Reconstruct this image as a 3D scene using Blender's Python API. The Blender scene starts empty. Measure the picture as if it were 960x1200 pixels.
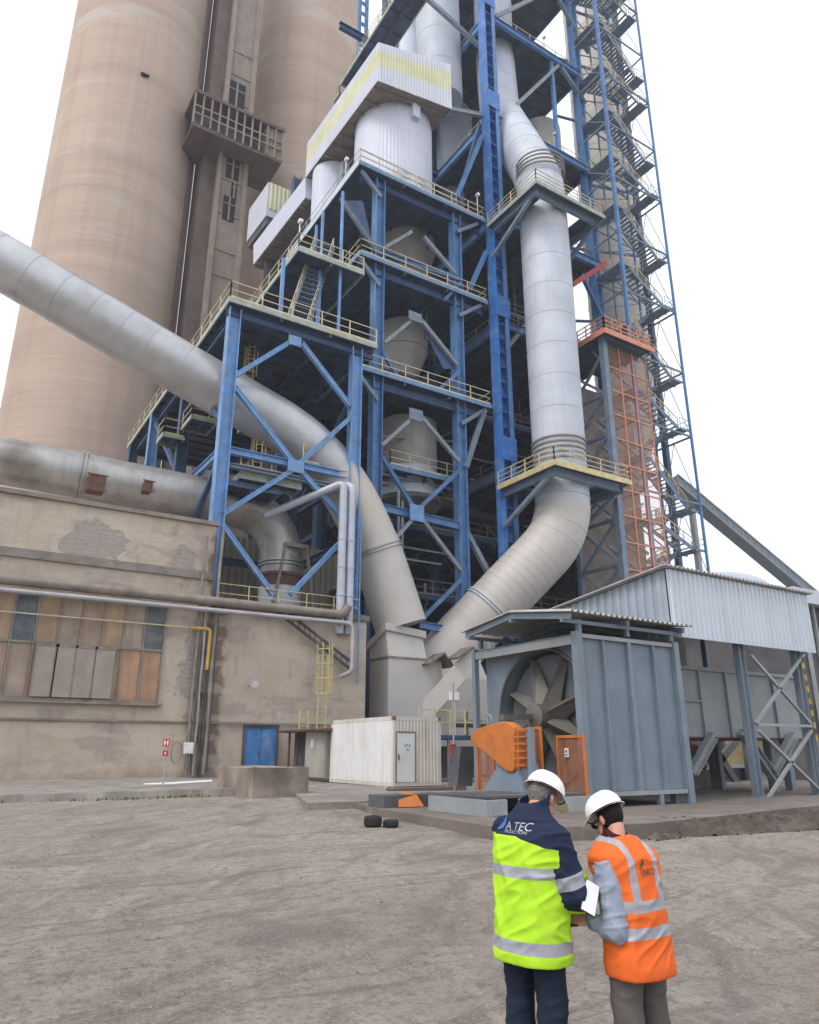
import bpy, bmesh, math, random
from mathutils import Vector, Matrix, noise
from mathutils.bvhtree import BVHTree
random.seed(7)
SC = bpy.context.scene
COL = SC.collection

# ---------------------------------------------------------------- camera, sky, sun, exposure
CAMH, FPX = 1.85, 860.0
PITCH, YAW = math.atan(280 / 860.0), math.radians(32.5)
cam = bpy.data.cameras.new('camera')
cam.sensor_fit = 'HORIZONTAL'; cam.sensor_width = 36; cam.lens = FPX / 960 * 36
cam.clip_start = 0.1; cam.clip_end = 3000
camo = bpy.data.objects.new('camera', cam); COL.objects.link(camo)
camo.location = (0, 0, CAMH); camo.rotation_euler = (math.radians(90) + PITCH, 0, -YAW)
SC.camera = camo

SUN_EL, SUN_AZ = math.radians(55), math.radians(-105)   # azimuth from +Y towards +X
world = bpy.data.worlds.new('World'); SC.world = world; world.use_nodes = True
nt = world.node_tree; nt.nodes.clear()
sky = nt.nodes.new('ShaderNodeTexSky'); sky.sky_type = 'NISHITA'; sky.sun_disc = False
sky.sun_elevation = SUN_EL; sky.sun_rotation = SUN_AZ; sky.air_density = 1.2; sky.dust_density = 4; sky.altitude = 200
b1 = nt.nodes.new('ShaderNodeBackground'); b1.inputs['Strength'].default_value = 0.05
nt.links.new(sky.outputs[0], b1.inputs[0])
b2 = nt.nodes.new('ShaderNodeBackground'); b2.inputs['Strength'].default_value = 0.90   # the cloud deck
tcw = nt.nodes.new('ShaderNodeTexCoord'); nzw = nt.nodes.new('ShaderNodeTexNoise'); nzw.inputs['Scale'].default_value = 1.6
nzw.inputs['Detail'].default_value = 4
rpw = nt.nodes.new('ShaderNodeValToRGB'); rpw.color_ramp.elements[0].position = .3; rpw.color_ramp.elements[1].position = .75
rpw.color_ramp.elements[0].color = (.93, .955, 1, 1); rpw.color_ramp.elements[1].color = (1, 1, 1, 1)
nt.links.new(tcw.outputs['Generated'], nzw.inputs['Vector']); nt.links.new(nzw.outputs['Fac'], rpw.inputs['Fac']); nt.links.new(rpw.outputs['Color'], b2.inputs[0])
ad = nt.nodes.new('ShaderNodeAddShader'); ow = nt.nodes.new('ShaderNodeOutputWorld')
nt.links.new(b1.outputs[0], ad.inputs[0]); nt.links.new(b2.outputs[0], ad.inputs[1]); nt.links.new(ad.outputs[0], ow.inputs[0])
sl = bpy.data.lights.new('sun', 'SUN'); sl.energy = 1.1; sl.angle = math.radians(20); sl.color = (1, .96, .9)
slo = bpy.data.objects.new('sun', sl); COL.objects.link(slo)
sd = Vector((math.sin(SUN_AZ) * math.cos(SUN_EL), math.cos(SUN_AZ) * math.cos(SUN_EL), math.sin(SUN_EL)))
slo.rotation_euler = (-sd).to_track_quat('-Z', 'Y').to_euler(); slo.location = (-20, -20, 60)
SC.view_settings.view_transform = 'Standard'; SC.view_settings.look = 'None'
SC.view_settings.exposure = 0.5; SC.view_settings.gamma = 1; SC.view_settings.use_curve_mapping = False
SC.cycles.max_bounces = 6; SC.cycles.diffuse_bounces = 4; SC.cycles.glossy_bounces = 2; SC.cycles.transparent_max_bounces = 10
SC.cycles.use_denoising = True

# ---------------------------------------------------------------- helpers
_f = (math.sin(YAW) * math.cos(PITCH), math.cos(YAW) * math.cos(PITCH), math.sin(PITCH))
_r = (math.cos(YAW), -math.sin(YAW), 0)
_u = (-math.sin(YAW) * math.sin(PITCH), -math.cos(YAW) * math.sin(PITCH), math.cos(PITCH))
def P(px, py, u=None, v=None, z=None, d=None, t=None):
    """survey point: where the line of sight through a picture point meets a known plane of the site"""
    a = (px - 480) / FPX; b = (600 - py) / FPX
    r = [_f[i] + a * _r[i] + b * _u[i] for i in range(3)]
    if t is None:
        if u is not None: t = u / r[0]
        elif v is not None: t = v / r[1]
        elif z is not None: t = (z - CAMH) / r[2]
        else: t = d / math.hypot(r[0], r[1])
    return Vector((r[0] * t, r[1] * t, CAMH + r[2] * t))

class MB:
    def __init__(s): s.v = []; s.f = []; s.m = []; s.mi = 0
    def add(s, vs, fs):
        o = len(s.v); s.v += [tuple(p) for p in vs]
        s.f += [tuple(i + o for i in f) for f in fs]; s.m += [s.mi] * len(fs)
    def box(s, x0, x1, y0, y1, z0, z1):
        vs = [(x, y, z) for z in (z0, z1) for y in (y0, y1) for x in (x0, x1)]
        s.add(vs, [(0, 2, 3, 1), (4, 5, 7, 6), (0, 1, 5, 4), (2, 6, 7, 3), (0, 4, 6, 2), (1, 3, 7, 5)])
    def beam(s, a, b, w, h=None, side=None):
        a = Vector(a); b = Vector(b); h = h or w; d = (b - a)
        if d.length < 1e-6: return
        d.normalize(); ref = Vector(side) if side else (Vector((0, 0, 1)) if abs(d.z) < .95 else Vector((0, 1, 0)))
        x = d.cross(ref)
        if x.length < 1e-4: x = d.cross(Vector((1, 0, 0)))
        x.normalize(); y = x.cross(d).normalized()
        vs = []
        for p in (a, b):
            for sx, sy in ((-1, -1), (1, -1), (1, 1), (-1, 1)): vs.append(p + x * (sx * w / 2) + y * (sy * h / 2))
        s.add(vs, [(3, 2, 1, 0), (4, 5, 6, 7), (0, 1, 5, 4), (1, 2, 6, 5), (2, 3, 7, 6), (3, 0, 4, 7)])
    def ibeam(s, a, b, w, h, t=.04, side=None):
        """flanges of width w at +-h/2 along the second axis, web between"""
        a = Vector(a); b = Vector(b); d = (b - a).normalized()
        ref = Vector(side) if side else (Vector((0, 0, 1)) if abs(d.z) < .95 else Vector((0, 1, 0)))
        x = d.cross(ref).normalized(); y = x.cross(d).normalized()
        s.beam(a + y * (h / 2 - t / 2), b + y * (h / 2 - t / 2), w, t, y); s.beam(a - y * (h / 2 - t / 2), b - y * (h / 2 - t / 2), w, t, y)
        s.beam(a, b, t, h - 2 * t - .004, y)
    def tube(s, pts, r, n=24, caps=True, r0=None):
        pts = [Vector(p) for p in pts]; k = len(pts)
        rs = r if isinstance(r, (list, tuple)) else [r] * k
        T = []
        for i in range(k):
            a = pts[max(0, i - 1)]; b = pts[min(k - 1, i + 1)]; T.append((b - a).normalized())
        ref = Vector((0, 0, 1)) if abs(T[0].z) < .9 else Vector((1, 0, 0))
        X = T[0].cross(ref).normalized(); vs = []
        for i in range(k):
            X = (X - T[i] * X.dot(T[i])).normalized(); Y = T[i].cross(X)
            for j in range(n):
                an = 2 * math.pi * j / n; vs.append(pts[i] + (X * math.cos(an) + Y * math.sin(an)) * rs[i])
        fs = [(i * n + j, i * n + (j + 1) % n, (i + 1) * n + (j + 1) % n, (i + 1) * n + j) for i in range(k - 1) for j in range(n)]
        if caps: fs += [tuple(reversed(range(n))), tuple(range((k - 1) * n, k * n))]
        s.add(vs, fs)
    def ring(s, c, axis, r, w, dr, n=32):
        c = Vector(c); ax = Vector(axis).normalized() * w / 2
        s.tube([c - ax, c - ax * .99, c + ax * .99, c + ax], [r - .02, r + dr, r + dr, r - .02], n, False)
    def sheet(s, o, a, b, pitch, amp, nrm=None, th=0):
        """corrugated sheet: ribs run along b, repeat along a"""
        o = Vector(o); a = Vector(a); b = Vector(b); L = a.length; n = max(1, int(round(L / pitch)))
        nn = (Vector(nrm) if nrm else a.cross(b)).normalized(); ad_ = a.normalized(); p = L / n
        prof = []
        for i in range(n):
            for q, h in ((0, 0), (.45, 0), (.55, 1), (.9, 1)): prof.append(((i + q) * p, h * amp))
        prof.append((L, 0))
        vs = []
        for x, h in prof: vs += [o + ad_ * x + nn * h, o + ad_ * x + nn * h + b]
        s.add(vs, [(2 * i, 2 * i + 2, 2 * i + 3, 2 * i + 1) for i in range(len(prof) - 1)])
    def prism(s, poly, d):
        poly = [Vector(p) for p in poly]; d = Vector(d); n = len(poly)
        s.add(poly + [p + d for p in poly], [tuple(reversed(range(n))), tuple(range(n, 2 * n))] + [(i, (i + 1) % n, n + (i + 1) % n, n + i) for i in range(n)])
    def lathe(s, c, prof, n=32, caps=True):
        c = Vector(c); k = len(prof)
        vs = [c + Vector((max(r, .001) * math.cos(2 * math.pi * j / n), max(r, .001) * math.sin(2 * math.pi * j / n), z)) for r, z in prof for j in range(n)]
        fs = [(i * n + j, i * n + (j + 1) % n, (i + 1) * n + (j + 1) % n, (i + 1) * n + j) for i in range(k - 1) for j in range(n)]
        if caps: fs += [tuple(reversed(range(n))), tuple(range((k - 1) * n, k * n))]
        s.add(vs, fs)
    def hexa(s, bot, top):
        """four bottom points and four top points (same order)"""
        s.add(list(bot) + list(top), [(3, 2, 1, 0), (4, 5, 6, 7), (0, 1, 5, 4), (1, 2, 6, 5), (2, 3, 7, 6), (3, 0, 4, 7)])
    def build(s, name, mat, parent=None, smooth=False, bevel=0, autosmooth=True, origin=None):
        me = bpy.data.meshes.new(name)
        vs = s.v
        me.from_pydata(vs, [], s.f)
        for m in (mat if isinstance(mat, (list, tuple)) else [mat]): me.materials.append(m)
        me.polygons.foreach_set('material_index', s.m)
        bm = bmesh.new(); bm.from_mesh(me); bmesh.ops.recalc_face_normals(bm, faces=bm.faces)
        if smooth:
            for f in bm.faces: f.smooth = True
            for e in bm.edges:
                if len(e.link_faces) == 2 and e.calc_face_angle(0) > math.radians(32): e.smooth = False
        bm.to_mesh(me); bm.free()
        o = bpy.data.objects.new(name, me); COL.objects.link(o)
        if parent is not None:
            o.parent = parent; root = parent
            off = Vector((0, 0, 0)); q = parent
            while q is not None: off += q.location; q = q.parent
            if off.length > 0: me.transform(Matrix.Translation(-off))
        if bevel:
            bv = o.modifiers.new('bevel', 'BEVEL'); bv.width = bevel; bv.segments = 2; bv.limit_method = 'ANGLE'
        return o

def tag(o, label=None, cat=None, group=None, kind=None):
    if label: o['label'] = label
    if cat: o['category'] = cat
    if group: o['group'] = group
    if kind: o['kind'] = kind
    return o
def thing(name, loc, label, cat, group=None, rz=0):
    o = bpy.data.objects.new(name, None); COL.objects.link(o); o.location = loc; o.rotation_euler = (0, 0, rz)
    o.empty_display_size = .3
    return tag(o, label, cat, group)
def one(name, mb, mat, label, cat, group=None, **k):
    return tag(mb.build(name, mat, None, **k), label, cat, group)
def copy_tree(o, parent=None, loc=None):
    c = o.copy(); COL.objects.link(c)
    if parent is not None: c.parent = parent
    if loc is not None: c.location = loc
    for ch in [x for x in o.children]: copy_tree(ch, c)
    return c
def fillet(pts, rad, n=10):
    """round the corners of a polyline"""
    pts = [Vector(p) for p in pts]; out = [pts[0]]
    rad = rad if isinstance(rad, (list, tuple)) else [rad] * (len(pts) - 2)
    for i in range(1, len(pts) - 1):
        a, b, c = pts[i - 1], pts[i], pts[i + 1]
        d1 = (a - b).normalized(); d2 = (c - b).normalized(); R = rad[i - 1]
        p1 = b + d1 * R; p2 = b + d2 * R
        for k in range(n + 1):
            t = k / n; out.append(p1 * (1 - t) ** 2 + b * 2 * t * (1 - t) + p2 * t * t)
    out.append(pts[-1]); return out
def resample(pts, step):
    out = [pts[0]]; acc = 0
    for a, b in zip(pts, pts[1:]):
        L = (b - a).length; k = max(1, int(L / step))
        for i in range(1, k + 1): out.append(a.lerp(b, i / k))
    return out

# ---------------------------------------------------------------- materials
def mat(name, col, rough=.6, metal=0, var=.25, scale=3.0, col2=None, bump=.0, bscale=40, streak=0, streakcol=(.12, .07, .04), alpha=1, coords='Object',
        stain=0, staincol=(.1, .09, .08), sscale=.5, spec=.4, grad=None):
    m = bpy.data.materials.new(name); m.use_nodes = True; n = m.node_tree.nodes; l = m.node_tree.links
    bs = n['Principled BSDF']; bs.inputs['Roughness'].default_value = rough; bs.inputs['Metallic'].default_value = metal
    bs.inputs['Specular IOR Level'].default_value = spec
    tc = n.new('ShaderNodeTexCoord'); geo = n.new('ShaderNodeNewGeometry')
    src = geo.outputs['Position'] if coords == 'World' else tc.outputs['Object']
    nz = n.new('ShaderNodeTexNoise'); nz.inputs['Scale'].default_value = scale; nz.inputs['Detail'].default_value = 7; nz.inputs['Roughness'].default_value = .62
    l.new(src, nz.inputs['Vector'])
    c2 = col2 or tuple(max(0, c * (1 - var)) for c in col); c1 = tuple(min(1, c * (1 + var * .5)) for c in col)
    rp = n.new('ShaderNodeValToRGB'); rp.color_ramp.elements[0].position = .32; rp.color_ramp.elements[1].position = .68
    rp.color_ramp.elements[0].color = (*c2, 1); rp.color_ramp.elements[1].color = (*c1, 1)
    l.new(nz.outputs['Fac'], rp.inputs['Fac']); out = rp.outputs['Color']
    def layer(vec_scale, sc, lo, hi, amt, c, det=5):
        mp = n.new('ShaderNodeMapping'); mp.inputs['Scale'].default_value = vec_scale; l.new(src, mp.inputs['Vector'])
        z = n.new('ShaderNodeTexNoise'); z.inputs['Scale'].default_value = sc; z.inputs['Detail'].default_value = det; l.new(mp.outputs[0], z.inputs['Vector'])
        r = n.new('ShaderNodeMapRange'); r.inputs['From Min'].default_value = lo; r.inputs['From Max'].default_value = hi; r.inputs['To Max'].default_value = amt
        l.new(z.outputs['Fac'], r.inputs['Value'])
        mx = n.new('ShaderNodeMix'); mx.data_type = 'RGBA'; l.new(r.outputs[0], mx.inputs['Factor']); l.new(out, mx.inputs['A']); mx.inputs['B'].default_value = (*c, 1)
        return mx.outputs['Result']
    if stain: out = layer((1, 1, 1), sscale, .5, .72, stain, staincol)
    if streak: out = layer((3, 3, .18), 1.1, .5, .75, streak, streakcol)
    l.new(out, bs.inputs['Base Color'])
    rr = n.new('ShaderNodeMapRange'); rr.inputs['To Min'].default_value = max(0, rough - .12); rr.inputs['To Max'].default_value = min(1, rough + .12)
    l.new(nz.outputs['Fac'], rr.inputs['Value']); l.new(rr.outputs[0], bs.inputs['Roughness'])
    if bump:
        bz = n.new('ShaderNodeTexNoise'); bz.inputs['Scale'].default_value = bscale; bz.inputs['Detail'].default_value = 4; l.new(src, bz.inputs['Vector'])
        bp = n.new('ShaderNodeBump'); bp.inputs['Strength'].default_value = bump; bp.inputs['Distance'].default_value = .02
        l.new(bz.outputs['Fac'], bp.inputs['Height']); l.new(bp.outputs[0], bs.inputs['Normal'])
    if alpha < 1: bs.inputs['Alpha'].default_value = alpha
    return m
M = {}
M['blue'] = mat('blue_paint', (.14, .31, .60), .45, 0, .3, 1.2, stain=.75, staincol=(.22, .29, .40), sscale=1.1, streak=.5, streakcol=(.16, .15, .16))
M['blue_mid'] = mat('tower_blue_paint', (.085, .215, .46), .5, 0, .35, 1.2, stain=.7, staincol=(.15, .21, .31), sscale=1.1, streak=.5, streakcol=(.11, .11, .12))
M['vessel'] = mat('shaded_vessel_steel', (.33, .315, .295), .55, .1, .25, .5, stain=.6, staincol=(.24, .215, .19), sscale=.5, streak=.4, streakcol=(.2, .18, .16))  # dusty duct tone made darker, the shade inside the bays put into the colour
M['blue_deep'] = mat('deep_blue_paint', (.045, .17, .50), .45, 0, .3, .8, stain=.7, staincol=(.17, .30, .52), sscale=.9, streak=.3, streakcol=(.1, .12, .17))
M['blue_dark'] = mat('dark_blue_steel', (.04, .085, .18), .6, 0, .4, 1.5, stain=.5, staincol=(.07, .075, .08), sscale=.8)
M['blue_grey'] = mat('blue_grey_steel', (.16, .22, .30), .55, 0, .3, 1.5, stain=.5, staincol=(.2, .2, .2), sscale=.8)
M['brace_grey'] = mat('grey_brace_paint', (.26, .31, .36), .5, 0, .25, 1.5, stain=.4, staincol=(.2, .19, .18))
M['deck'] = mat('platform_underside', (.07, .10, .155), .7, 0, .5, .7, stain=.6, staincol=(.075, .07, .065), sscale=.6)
M['edge'] = mat('platform_edge', (.34, .40, .38), .6, 0, .3, 2, stain=.6, staincol=(.38, .30, .13), sscale=.7)
M['edge_blue'] = mat('platform_edge_blue', (.13, .25, .42), .6, 0, .3, 2, stain=.6, staincol=(.26, .28, .26), sscale=.9)
M['rail'] = mat('pale_yellow_rail', (.60, .52, .33), .55, 0, .25, 2, stain=.6, staincol=(.42, .38, .30), sscale=1.5)
M['rail_bright'] = mat('yellow_rail', (.60, .51, .25), .5, 0, .25, 2, stain=.5, staincol=(.4, .36, .25), sscale=1.5)
M['rail_grey'] = mat('dull_rail', (.26, .23, .18), .6, 0, .25, 2)
M['alu'] = mat('aluminium_cladding', (.50, .545, .62), .55, .05, .14, .5, stain=.35, staincol=(.40, .40, .42), sscale=.35, streak=.3, streakcol=(.36, .35, .36))
M['duct_dusty'] = mat('dusty_duct', (.50, .475, .45), .55, .1, .12, .4, stain=.45, staincol=(.42, .38, .33), sscale=.4, streak=.25, streakcol=(.36, .33, .30))
M['duct_grey'] = mat('grey_duct', (.46, .47, .49), .36, .45, .2, .45, stain=.55, staincol=(.27, .245, .215), sscale=.35)
M['duct_b'] = mat('dirty_steel_duct', (.40, .395, .39), .36, .45, .25, .5, stain=.85, staincol=(.17, .14, .11), sscale=.35, streak=.4, streakcol=(.2, .17, .14))
M['white_sheet'] = mat('white_sheet_cladding', (.56, .59, .66), .5, .1, .1, .5, stain=.25, staincol=(.5, .5, .5), sscale=.6, streak=.25, streakcol=(.42, .42, .43))
M['lav_sheet'] = mat('lavender_sheet_cladding', (.55, .575, .67), .5, .05, .08, .5, streak=.2, streakcol=(.42, .42, .44))
M['yellow_sheet'] = mat('faded_yellow_sheet', (.60, .60, .40), .5, .05, .15, .5, streak=.2, streakcol=(.5, .48, .4))
M['grey_sheet'] = mat('grey_sheet', (.24, .24, .22), .6, .1, .2, .6, stain=.4)
M['olive_sheet'] = mat('olive_sheet', (.24, .235, .19), .6, .1, .2, .6, stain=.4)
M['roof_sheet'] = mat('corrugated_roof', (.44, .44, .43), .55, .2, .2, 1, stain=.5, staincol=(.24, .2, .16), sscale=.9)
M['slate'] = mat('slate_grey_paint', (.185, .235, .29), .5, .05, .18, 1.2, stain=.4, staincol=(.22, .225, .22), sscale=1.0, streak=.35, streakcol=(.14, .14, .14), bump=.05, bscale=6)
M['slate_rib'] = mat('slate_rib_paint', (.20, .25, .30), .5, .05, .12, 1.2)
M['slate_light'] = mat('pale_grey_paint', (.30, .33, .35), .55, .05, .18, 1, stain=.55, staincol=(.33, .30, .25), sscale=.9, streak=.35, streakcol=(.26, .23, .2))
M['fan'] = mat('dusty_fan_steel', (.15, .145, .13), .55, .2, .25, 1.5, stain=.5, staincol=(.17, .145, .11))
M['fan_dark'] = mat('slate_fan_steel', (.13, .15, .165), .6, .1, .25, 1.5, stain=.4, staincol=(.14, .12, .10))  # darker blue-grey steel of the disc and back plate
M['orange'] = mat('orange_paint', (.55, .17, .035), .6, 0, .25, 3, stain=.6, staincol=(.40, .16, .07), sscale=2.6, streak=.3, streakcol=(.25, .12, .07), bump=.1, bscale=14)
M['orange_pale'] = mat('pale_orange_paint', (.62, .25, .15), .55, 0, .2, 2, stain=.4, staincol=(.6, .3, .2))
M['rust'] = mat('rusty_steel', (.13, .07, .05), .8, 0, .4, 3)
M['red'] = mat('red_paint', (.42, .035, .03), .5)
M['white'] = mat('white_paint', (.72, .73, .74), .45, 0, .08, 2)
M['white_dirty'] = mat('container_white', (.74, .745, .75), .5, 0, .06, 1, stain=.3, staincol=(.5, .47, .42), sscale=.8, streak=.35, streakcol=(.42, .36, .28))
M['container_cream'] = mat('container_cream', (.66, .63, .57), .55, 0, .1, 1, stain=.5, staincol=(.5, .44, .36), sscale=.8, streak=.5, streakcol=(.33, .25, .18))
M['black'] = mat('black_rubber', (.018, .018, .02), .8)
M['dark'] = mat('dark_void', (.02, .02, .022), .9)
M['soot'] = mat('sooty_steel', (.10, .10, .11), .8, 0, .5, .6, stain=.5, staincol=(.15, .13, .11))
M['glass'] = mat('dirty_glass', (.09, .11, .125), .3, 0, .4, 1.5, stain=.8, staincol=(.19, .185, .175), sscale=1.2)
M['concrete'] = mat('grey_concrete', (.27, .245, .22), .9, 0, .35, 1.3, coords='World', stain=.75, staincol=(.15, .12, .10), sscale=.6, bump=.4, bscale=12)
M['concrete_brown'] = mat('brown_concrete', (.19, .16, .14), .9, 0, .4, 1.6, coords='World', stain=.6, staincol=(.11, .08, .07), sscale=.8, bump=.4, bscale=12)
M['blue_door'] = mat('faded_blue_door', (.05, .19, .46), .55, 0, .2, 1.2, coords='World', stain=.9, staincol=(.30, .40, .50), sscale=.9, streak=.4, streakcol=(.2, .16, .13))
M['yellow_pipe'] = mat('ochre_pipe', (.55, .36, .06), .5)
M['pipe_rust'] = mat('weathered_pipe', (.25, .215, .185), .6, .1, .3, 1.0, stain=.7, staincol=(.13, .10, .08), sscale=1.2)
M['pipe_silver'] = mat('silver_pipe', (.42, .41, .43), .42, .3, .2, 1.2, stain=.4, staincol=(.28, .25, .24))
M['pipe_lav'] = mat('pale_pipe_wrap', (.44, .47, .55), .45, .1, .12, 1.5, stain=.3, staincol=(.45, .42, .4))
M['lamp'] = mat('lamp_housing', (.7, .7, .7), .4)

def node_mat(name):
    m = bpy.data.materials.new(name); m.use_nodes = True
    return m, m.node_tree.nodes, m.node_tree.links, m.node_tree.nodes['Principled BSDF']
def N(n, typ, **kw):
    x = n.new(typ)
    for k, v in kw.items():
        if k in x.inputs: x.inputs[k].default_value = v
        else: setattr(x, k, v)
    return x
def mixc(n, l, fac, a, b, typ='MIX'):
    x = n.new('ShaderNodeMix'); x.data_type = 'RGBA'; x.blend_type = typ
    for key, val in (('Factor', fac), ('A', a), ('B', b)):
        if isinstance(val, (int, float)): x.inputs[key].default_value = val
        elif isinstance(val, tuple): x.inputs[key].default_value = (*val, 1)
        else: l.new(val, x.inputs[key])
    return x.outputs['Result']
def noise_fac(n, l, src, scale, vec=(1, 1, 1), lo=.4, hi=.6, det=6, amt=1, rough=.55, dist=0):
    mp = N(n, 'ShaderNodeMapping', Scale=vec); l.new(src, mp.inputs['Vector'])
    z = N(n, 'ShaderNodeTexNoise', Scale=scale, Detail=det, Roughness=rough, Distortion=dist); l.new(mp.outputs[0], z.inputs['Vector'])
    r = n.new('ShaderNodeMapRange'); r.inputs['From Min'].default_value = lo; r.inputs['From Max'].default_value = hi; r.inputs['To Max'].default_value = amt
    l.new(z.outputs['Fac'], r.inputs['Value']); return r.outputs[0]

def silo_mat():
    m, n, l, b = node_mat('slipformed_concrete'); g = N(n, 'ShaderNodeNewGeometry').outputs['Position']; b.inputs['Roughness'].default_value = .9
    c = mixc(n, l, noise_fac(n, l, g, .06, (1, 1, 1), .35, .65), (.45, .34, .27), (.52, .41, .34))
    c = mixc(n, l, noise_fac(n, l, g, .22, (.12, .12, 1.2), .40, .70, 7, .6), c, (.33, .245, .20))
    c = mixc(n, l, noise_fac(n, l, g, .6, (.06, .06, .9), .5, .75, 5, .35), c, (.50, .41, .345))
    c = mixc(n, l, noise_fac(n, l, g, .5, (1.2, 1.2, .03), .5, .7, 5, .45), c, (.33, .25, .205))
    c = mixc(n, l, noise_fac(n, l, g, .16, (1, 1, .25), .54, .66, 8, .35, .7), c, (.36, .28, .235))
    c = mixc(n, l, noise_fac(n, l, g, .22, (.25, .25, 1), .60, .70, 7, .6), c, (.50, .47, .44))
    l.new(c, b.inputs['Base Color'])
    bp = N(n, 'ShaderNodeBump', Strength=.2, Distance=.15); l.new(noise_fac(n, l, g, .8, (.06, .06, 1.5), .3, .7, 4), bp.inputs['Height']); l.new(bp.outputs[0], b.inputs['Normal'])
    return m
M['silo'] = silo_mat()
M['shaft'] = mat('shaft_concrete', (.30, .255, .215), .9, 0, .25, .5, coords='World', stain=.6, staincol=(.20, .16, .14), sscale=.25, streak=.5, streakcol=(.17, .13, .11), bump=.2, bscale=3)
M['shaft_dark'] = mat('dark_streaked_concrete', (.15, .11, .10), .9, 0, .3, .5, coords='World', streak=.5, streakcol=(.07, .055, .05))

def plaster_mat():
    m, n, l, b = node_mat('weathered_render'); g = N(n, 'ShaderNodeNewGeometry').outputs['Position']; b.inputs['Roughness'].default_value = .92
    c = mixc(n, l, noise_fac(n, l, g, .35, (1, 1, 1), .38, .62, 7), (.41, .335, .27), (.49, .41, .335))
    c = mixc(n, l, noise_fac(n, l, g, .9, (1, 1, 1), .5, .68, 8, .6), c, (.46, .40, .35))
    c = mixc(n, l, noise_fac(n, l, g, .24, (1, 1, 1.3), .53, .555, 9, .6, .6), c, (.33, .265, .24)); c = mixc(n, l, noise_fac(n, l, g, .31, (.8, 1, 1.6), .56, .58, 9, .55, .6), c, (.50, .43, .345))
    c = mixc(n, l, noise_fac(n, l, g, 1.5, (1.3, 1, .22), .52, .72, 6, .5), c, (.24, .18, .145))
    # bare masonry where the render has come off
    mp = N(n, 'ShaderNodeMapping', Rotation=(math.radians(90), 0, 0)); l.new(g, mp.inputs['Vector'])
    br = N(n, 'ShaderNodeTexBrick', Scale=1.1, offset=.4, squash=.8); br.inputs['Color1'].default_value = (.30, .265, .235, 1); br.inputs['Color2'].default_value = (.22, .20, .185, 1)
    br.inputs['Mortar'].default_value = (.36, .33, .29, 1); br.inputs['Mortar Size'].default_value = .03; l.new(mp.outputs[0], br.inputs['Vector'])
    sp0 = N(n, 'ShaderNodeSeparateXYZ'); l.new(g, sp0.inputs[0]); cur = None
    for (cx_, cz_, rx_, rz_) in ((5.6, 11.6, 1.5, .9), (10.2, 11.2, .8, .9), (11.0, 5.5, .6, 1.7)):
        dx = N(n, 'ShaderNodeMath', operation='MULTIPLY_ADD'); dx.inputs[1].default_value = 1 / rx_; dx.inputs[2].default_value = -cx_ / rx_; l.new(sp0.outputs['X'], dx.inputs[0])
        dz = N(n, 'ShaderNodeMath', operation='MULTIPLY_ADD'); dz.inputs[1].default_value = 1 / rz_; dz.inputs[2].default_value = -cz_ / rz_; l.new(sp0.outputs['Z'], dz.inputs[0])
        cb = N(n, 'ShaderNodeCombineXYZ'); l.new(dx.outputs[0], cb.inputs[0]); l.new(dz.outputs[0], cb.inputs[1])
        ln = N(n, 'ShaderNodeVectorMath', operation='LENGTH'); l.new(cb.outputs[0], ln.inputs[0])
        if cur is None: cur = ln.outputs['Value']
        else:
            mn = N(n, 'ShaderNodeMath', operation='MINIMUM'); l.new(cur, mn.inputs[0]); l.new(ln.outputs['Value'], mn.inputs[1]); cur = mn.outputs[0]
    ed = N(n, 'ShaderNodeMath', operation='MULTIPLY_ADD'); ed.inputs[1].default_value = 1.9; ed.inputs[2].default_value = -.95; l.new(noise_fac(n, l, g, .9, (1, 1, 1), .2, .8, 8, 1, .6), ed.inputs[0])
    sm_ = N(n, 'ShaderNodeMath', operation='ADD'); l.new(cur, sm_.inputs[0]); l.new(ed.outputs[0], sm_.inputs[1])
    mr_ = n.new('ShaderNodeMapRange'); mr_.inputs['From Min'].default_value = 1.06; mr_.inputs['From Max'].default_value = .92; l.new(sm_.outputs[0], mr_.inputs['Value']); bare = mr_.outputs[0]
    bs_ = N(n, 'ShaderNodeMath', operation='MULTIPLY_ADD'); bs_.inputs[1].default_value = 1 / .55; bs_.inputs[2].default_value = -12.2 / .55; l.new(sp0.outputs['X'], bs_.inputs[0])
    ab_ = N(n, 'ShaderNodeMath', operation='ABSOLUTE'); l.new(bs_.outputs[0], ab_.inputs[0]); ab2 = N(n, 'ShaderNodeMath', operation='ADD'); l.new(ab_.outputs[0], ab2.inputs[0]); l.new(ed.outputs[0], ab2.inputs[1])
    mb2 = n.new('ShaderNodeMapRange'); mb2.inputs['From Min'].default_value = 1.25; mb2.inputs['From Max'].default_value = .75; mb2.inputs['To Max'].default_value = .9; l.new(ab2.outputs[0], mb2.inputs['Value'])
    c = mixc(n, l, mb2.outputs[0], c, (.17, .115, .085))
    c = mixc(n, l, noise_fac(n, l, g, .5, (.5, 1, 2.2), .50, .56, 8, .45), c, (.52, .46, .39))
    stones = mixc(n, l, noise_fac(n, l, g, 2.6, (1, 1, 1.8), .4, .6, 5), br.outputs['Color'], (.27, .25, .235))
    bq = N(n, 'ShaderNodeMath', operation='MULTIPLY'); bq.inputs[1].default_value = .75; l.new(bare, bq.inputs[0]); c = mixc(n, l, bq.outputs[0], c, stones)
    # patchy darker brown towards the foot of the wall
    sp = N(n, 'ShaderNodeSeparateXYZ'); l.new(g, sp.inputs[0])
    dm = n.new('ShaderNodeMapRange'); dm.inputs['From Min'].default_value = .5; dm.inputs['From Max'].default_value = 2.2; dm.inputs['To Min'].default_value = .7; dm.inputs['To Max'].default_value = 0
    l.new(sp.outputs['Z'], dm.inputs['Value'])
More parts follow.
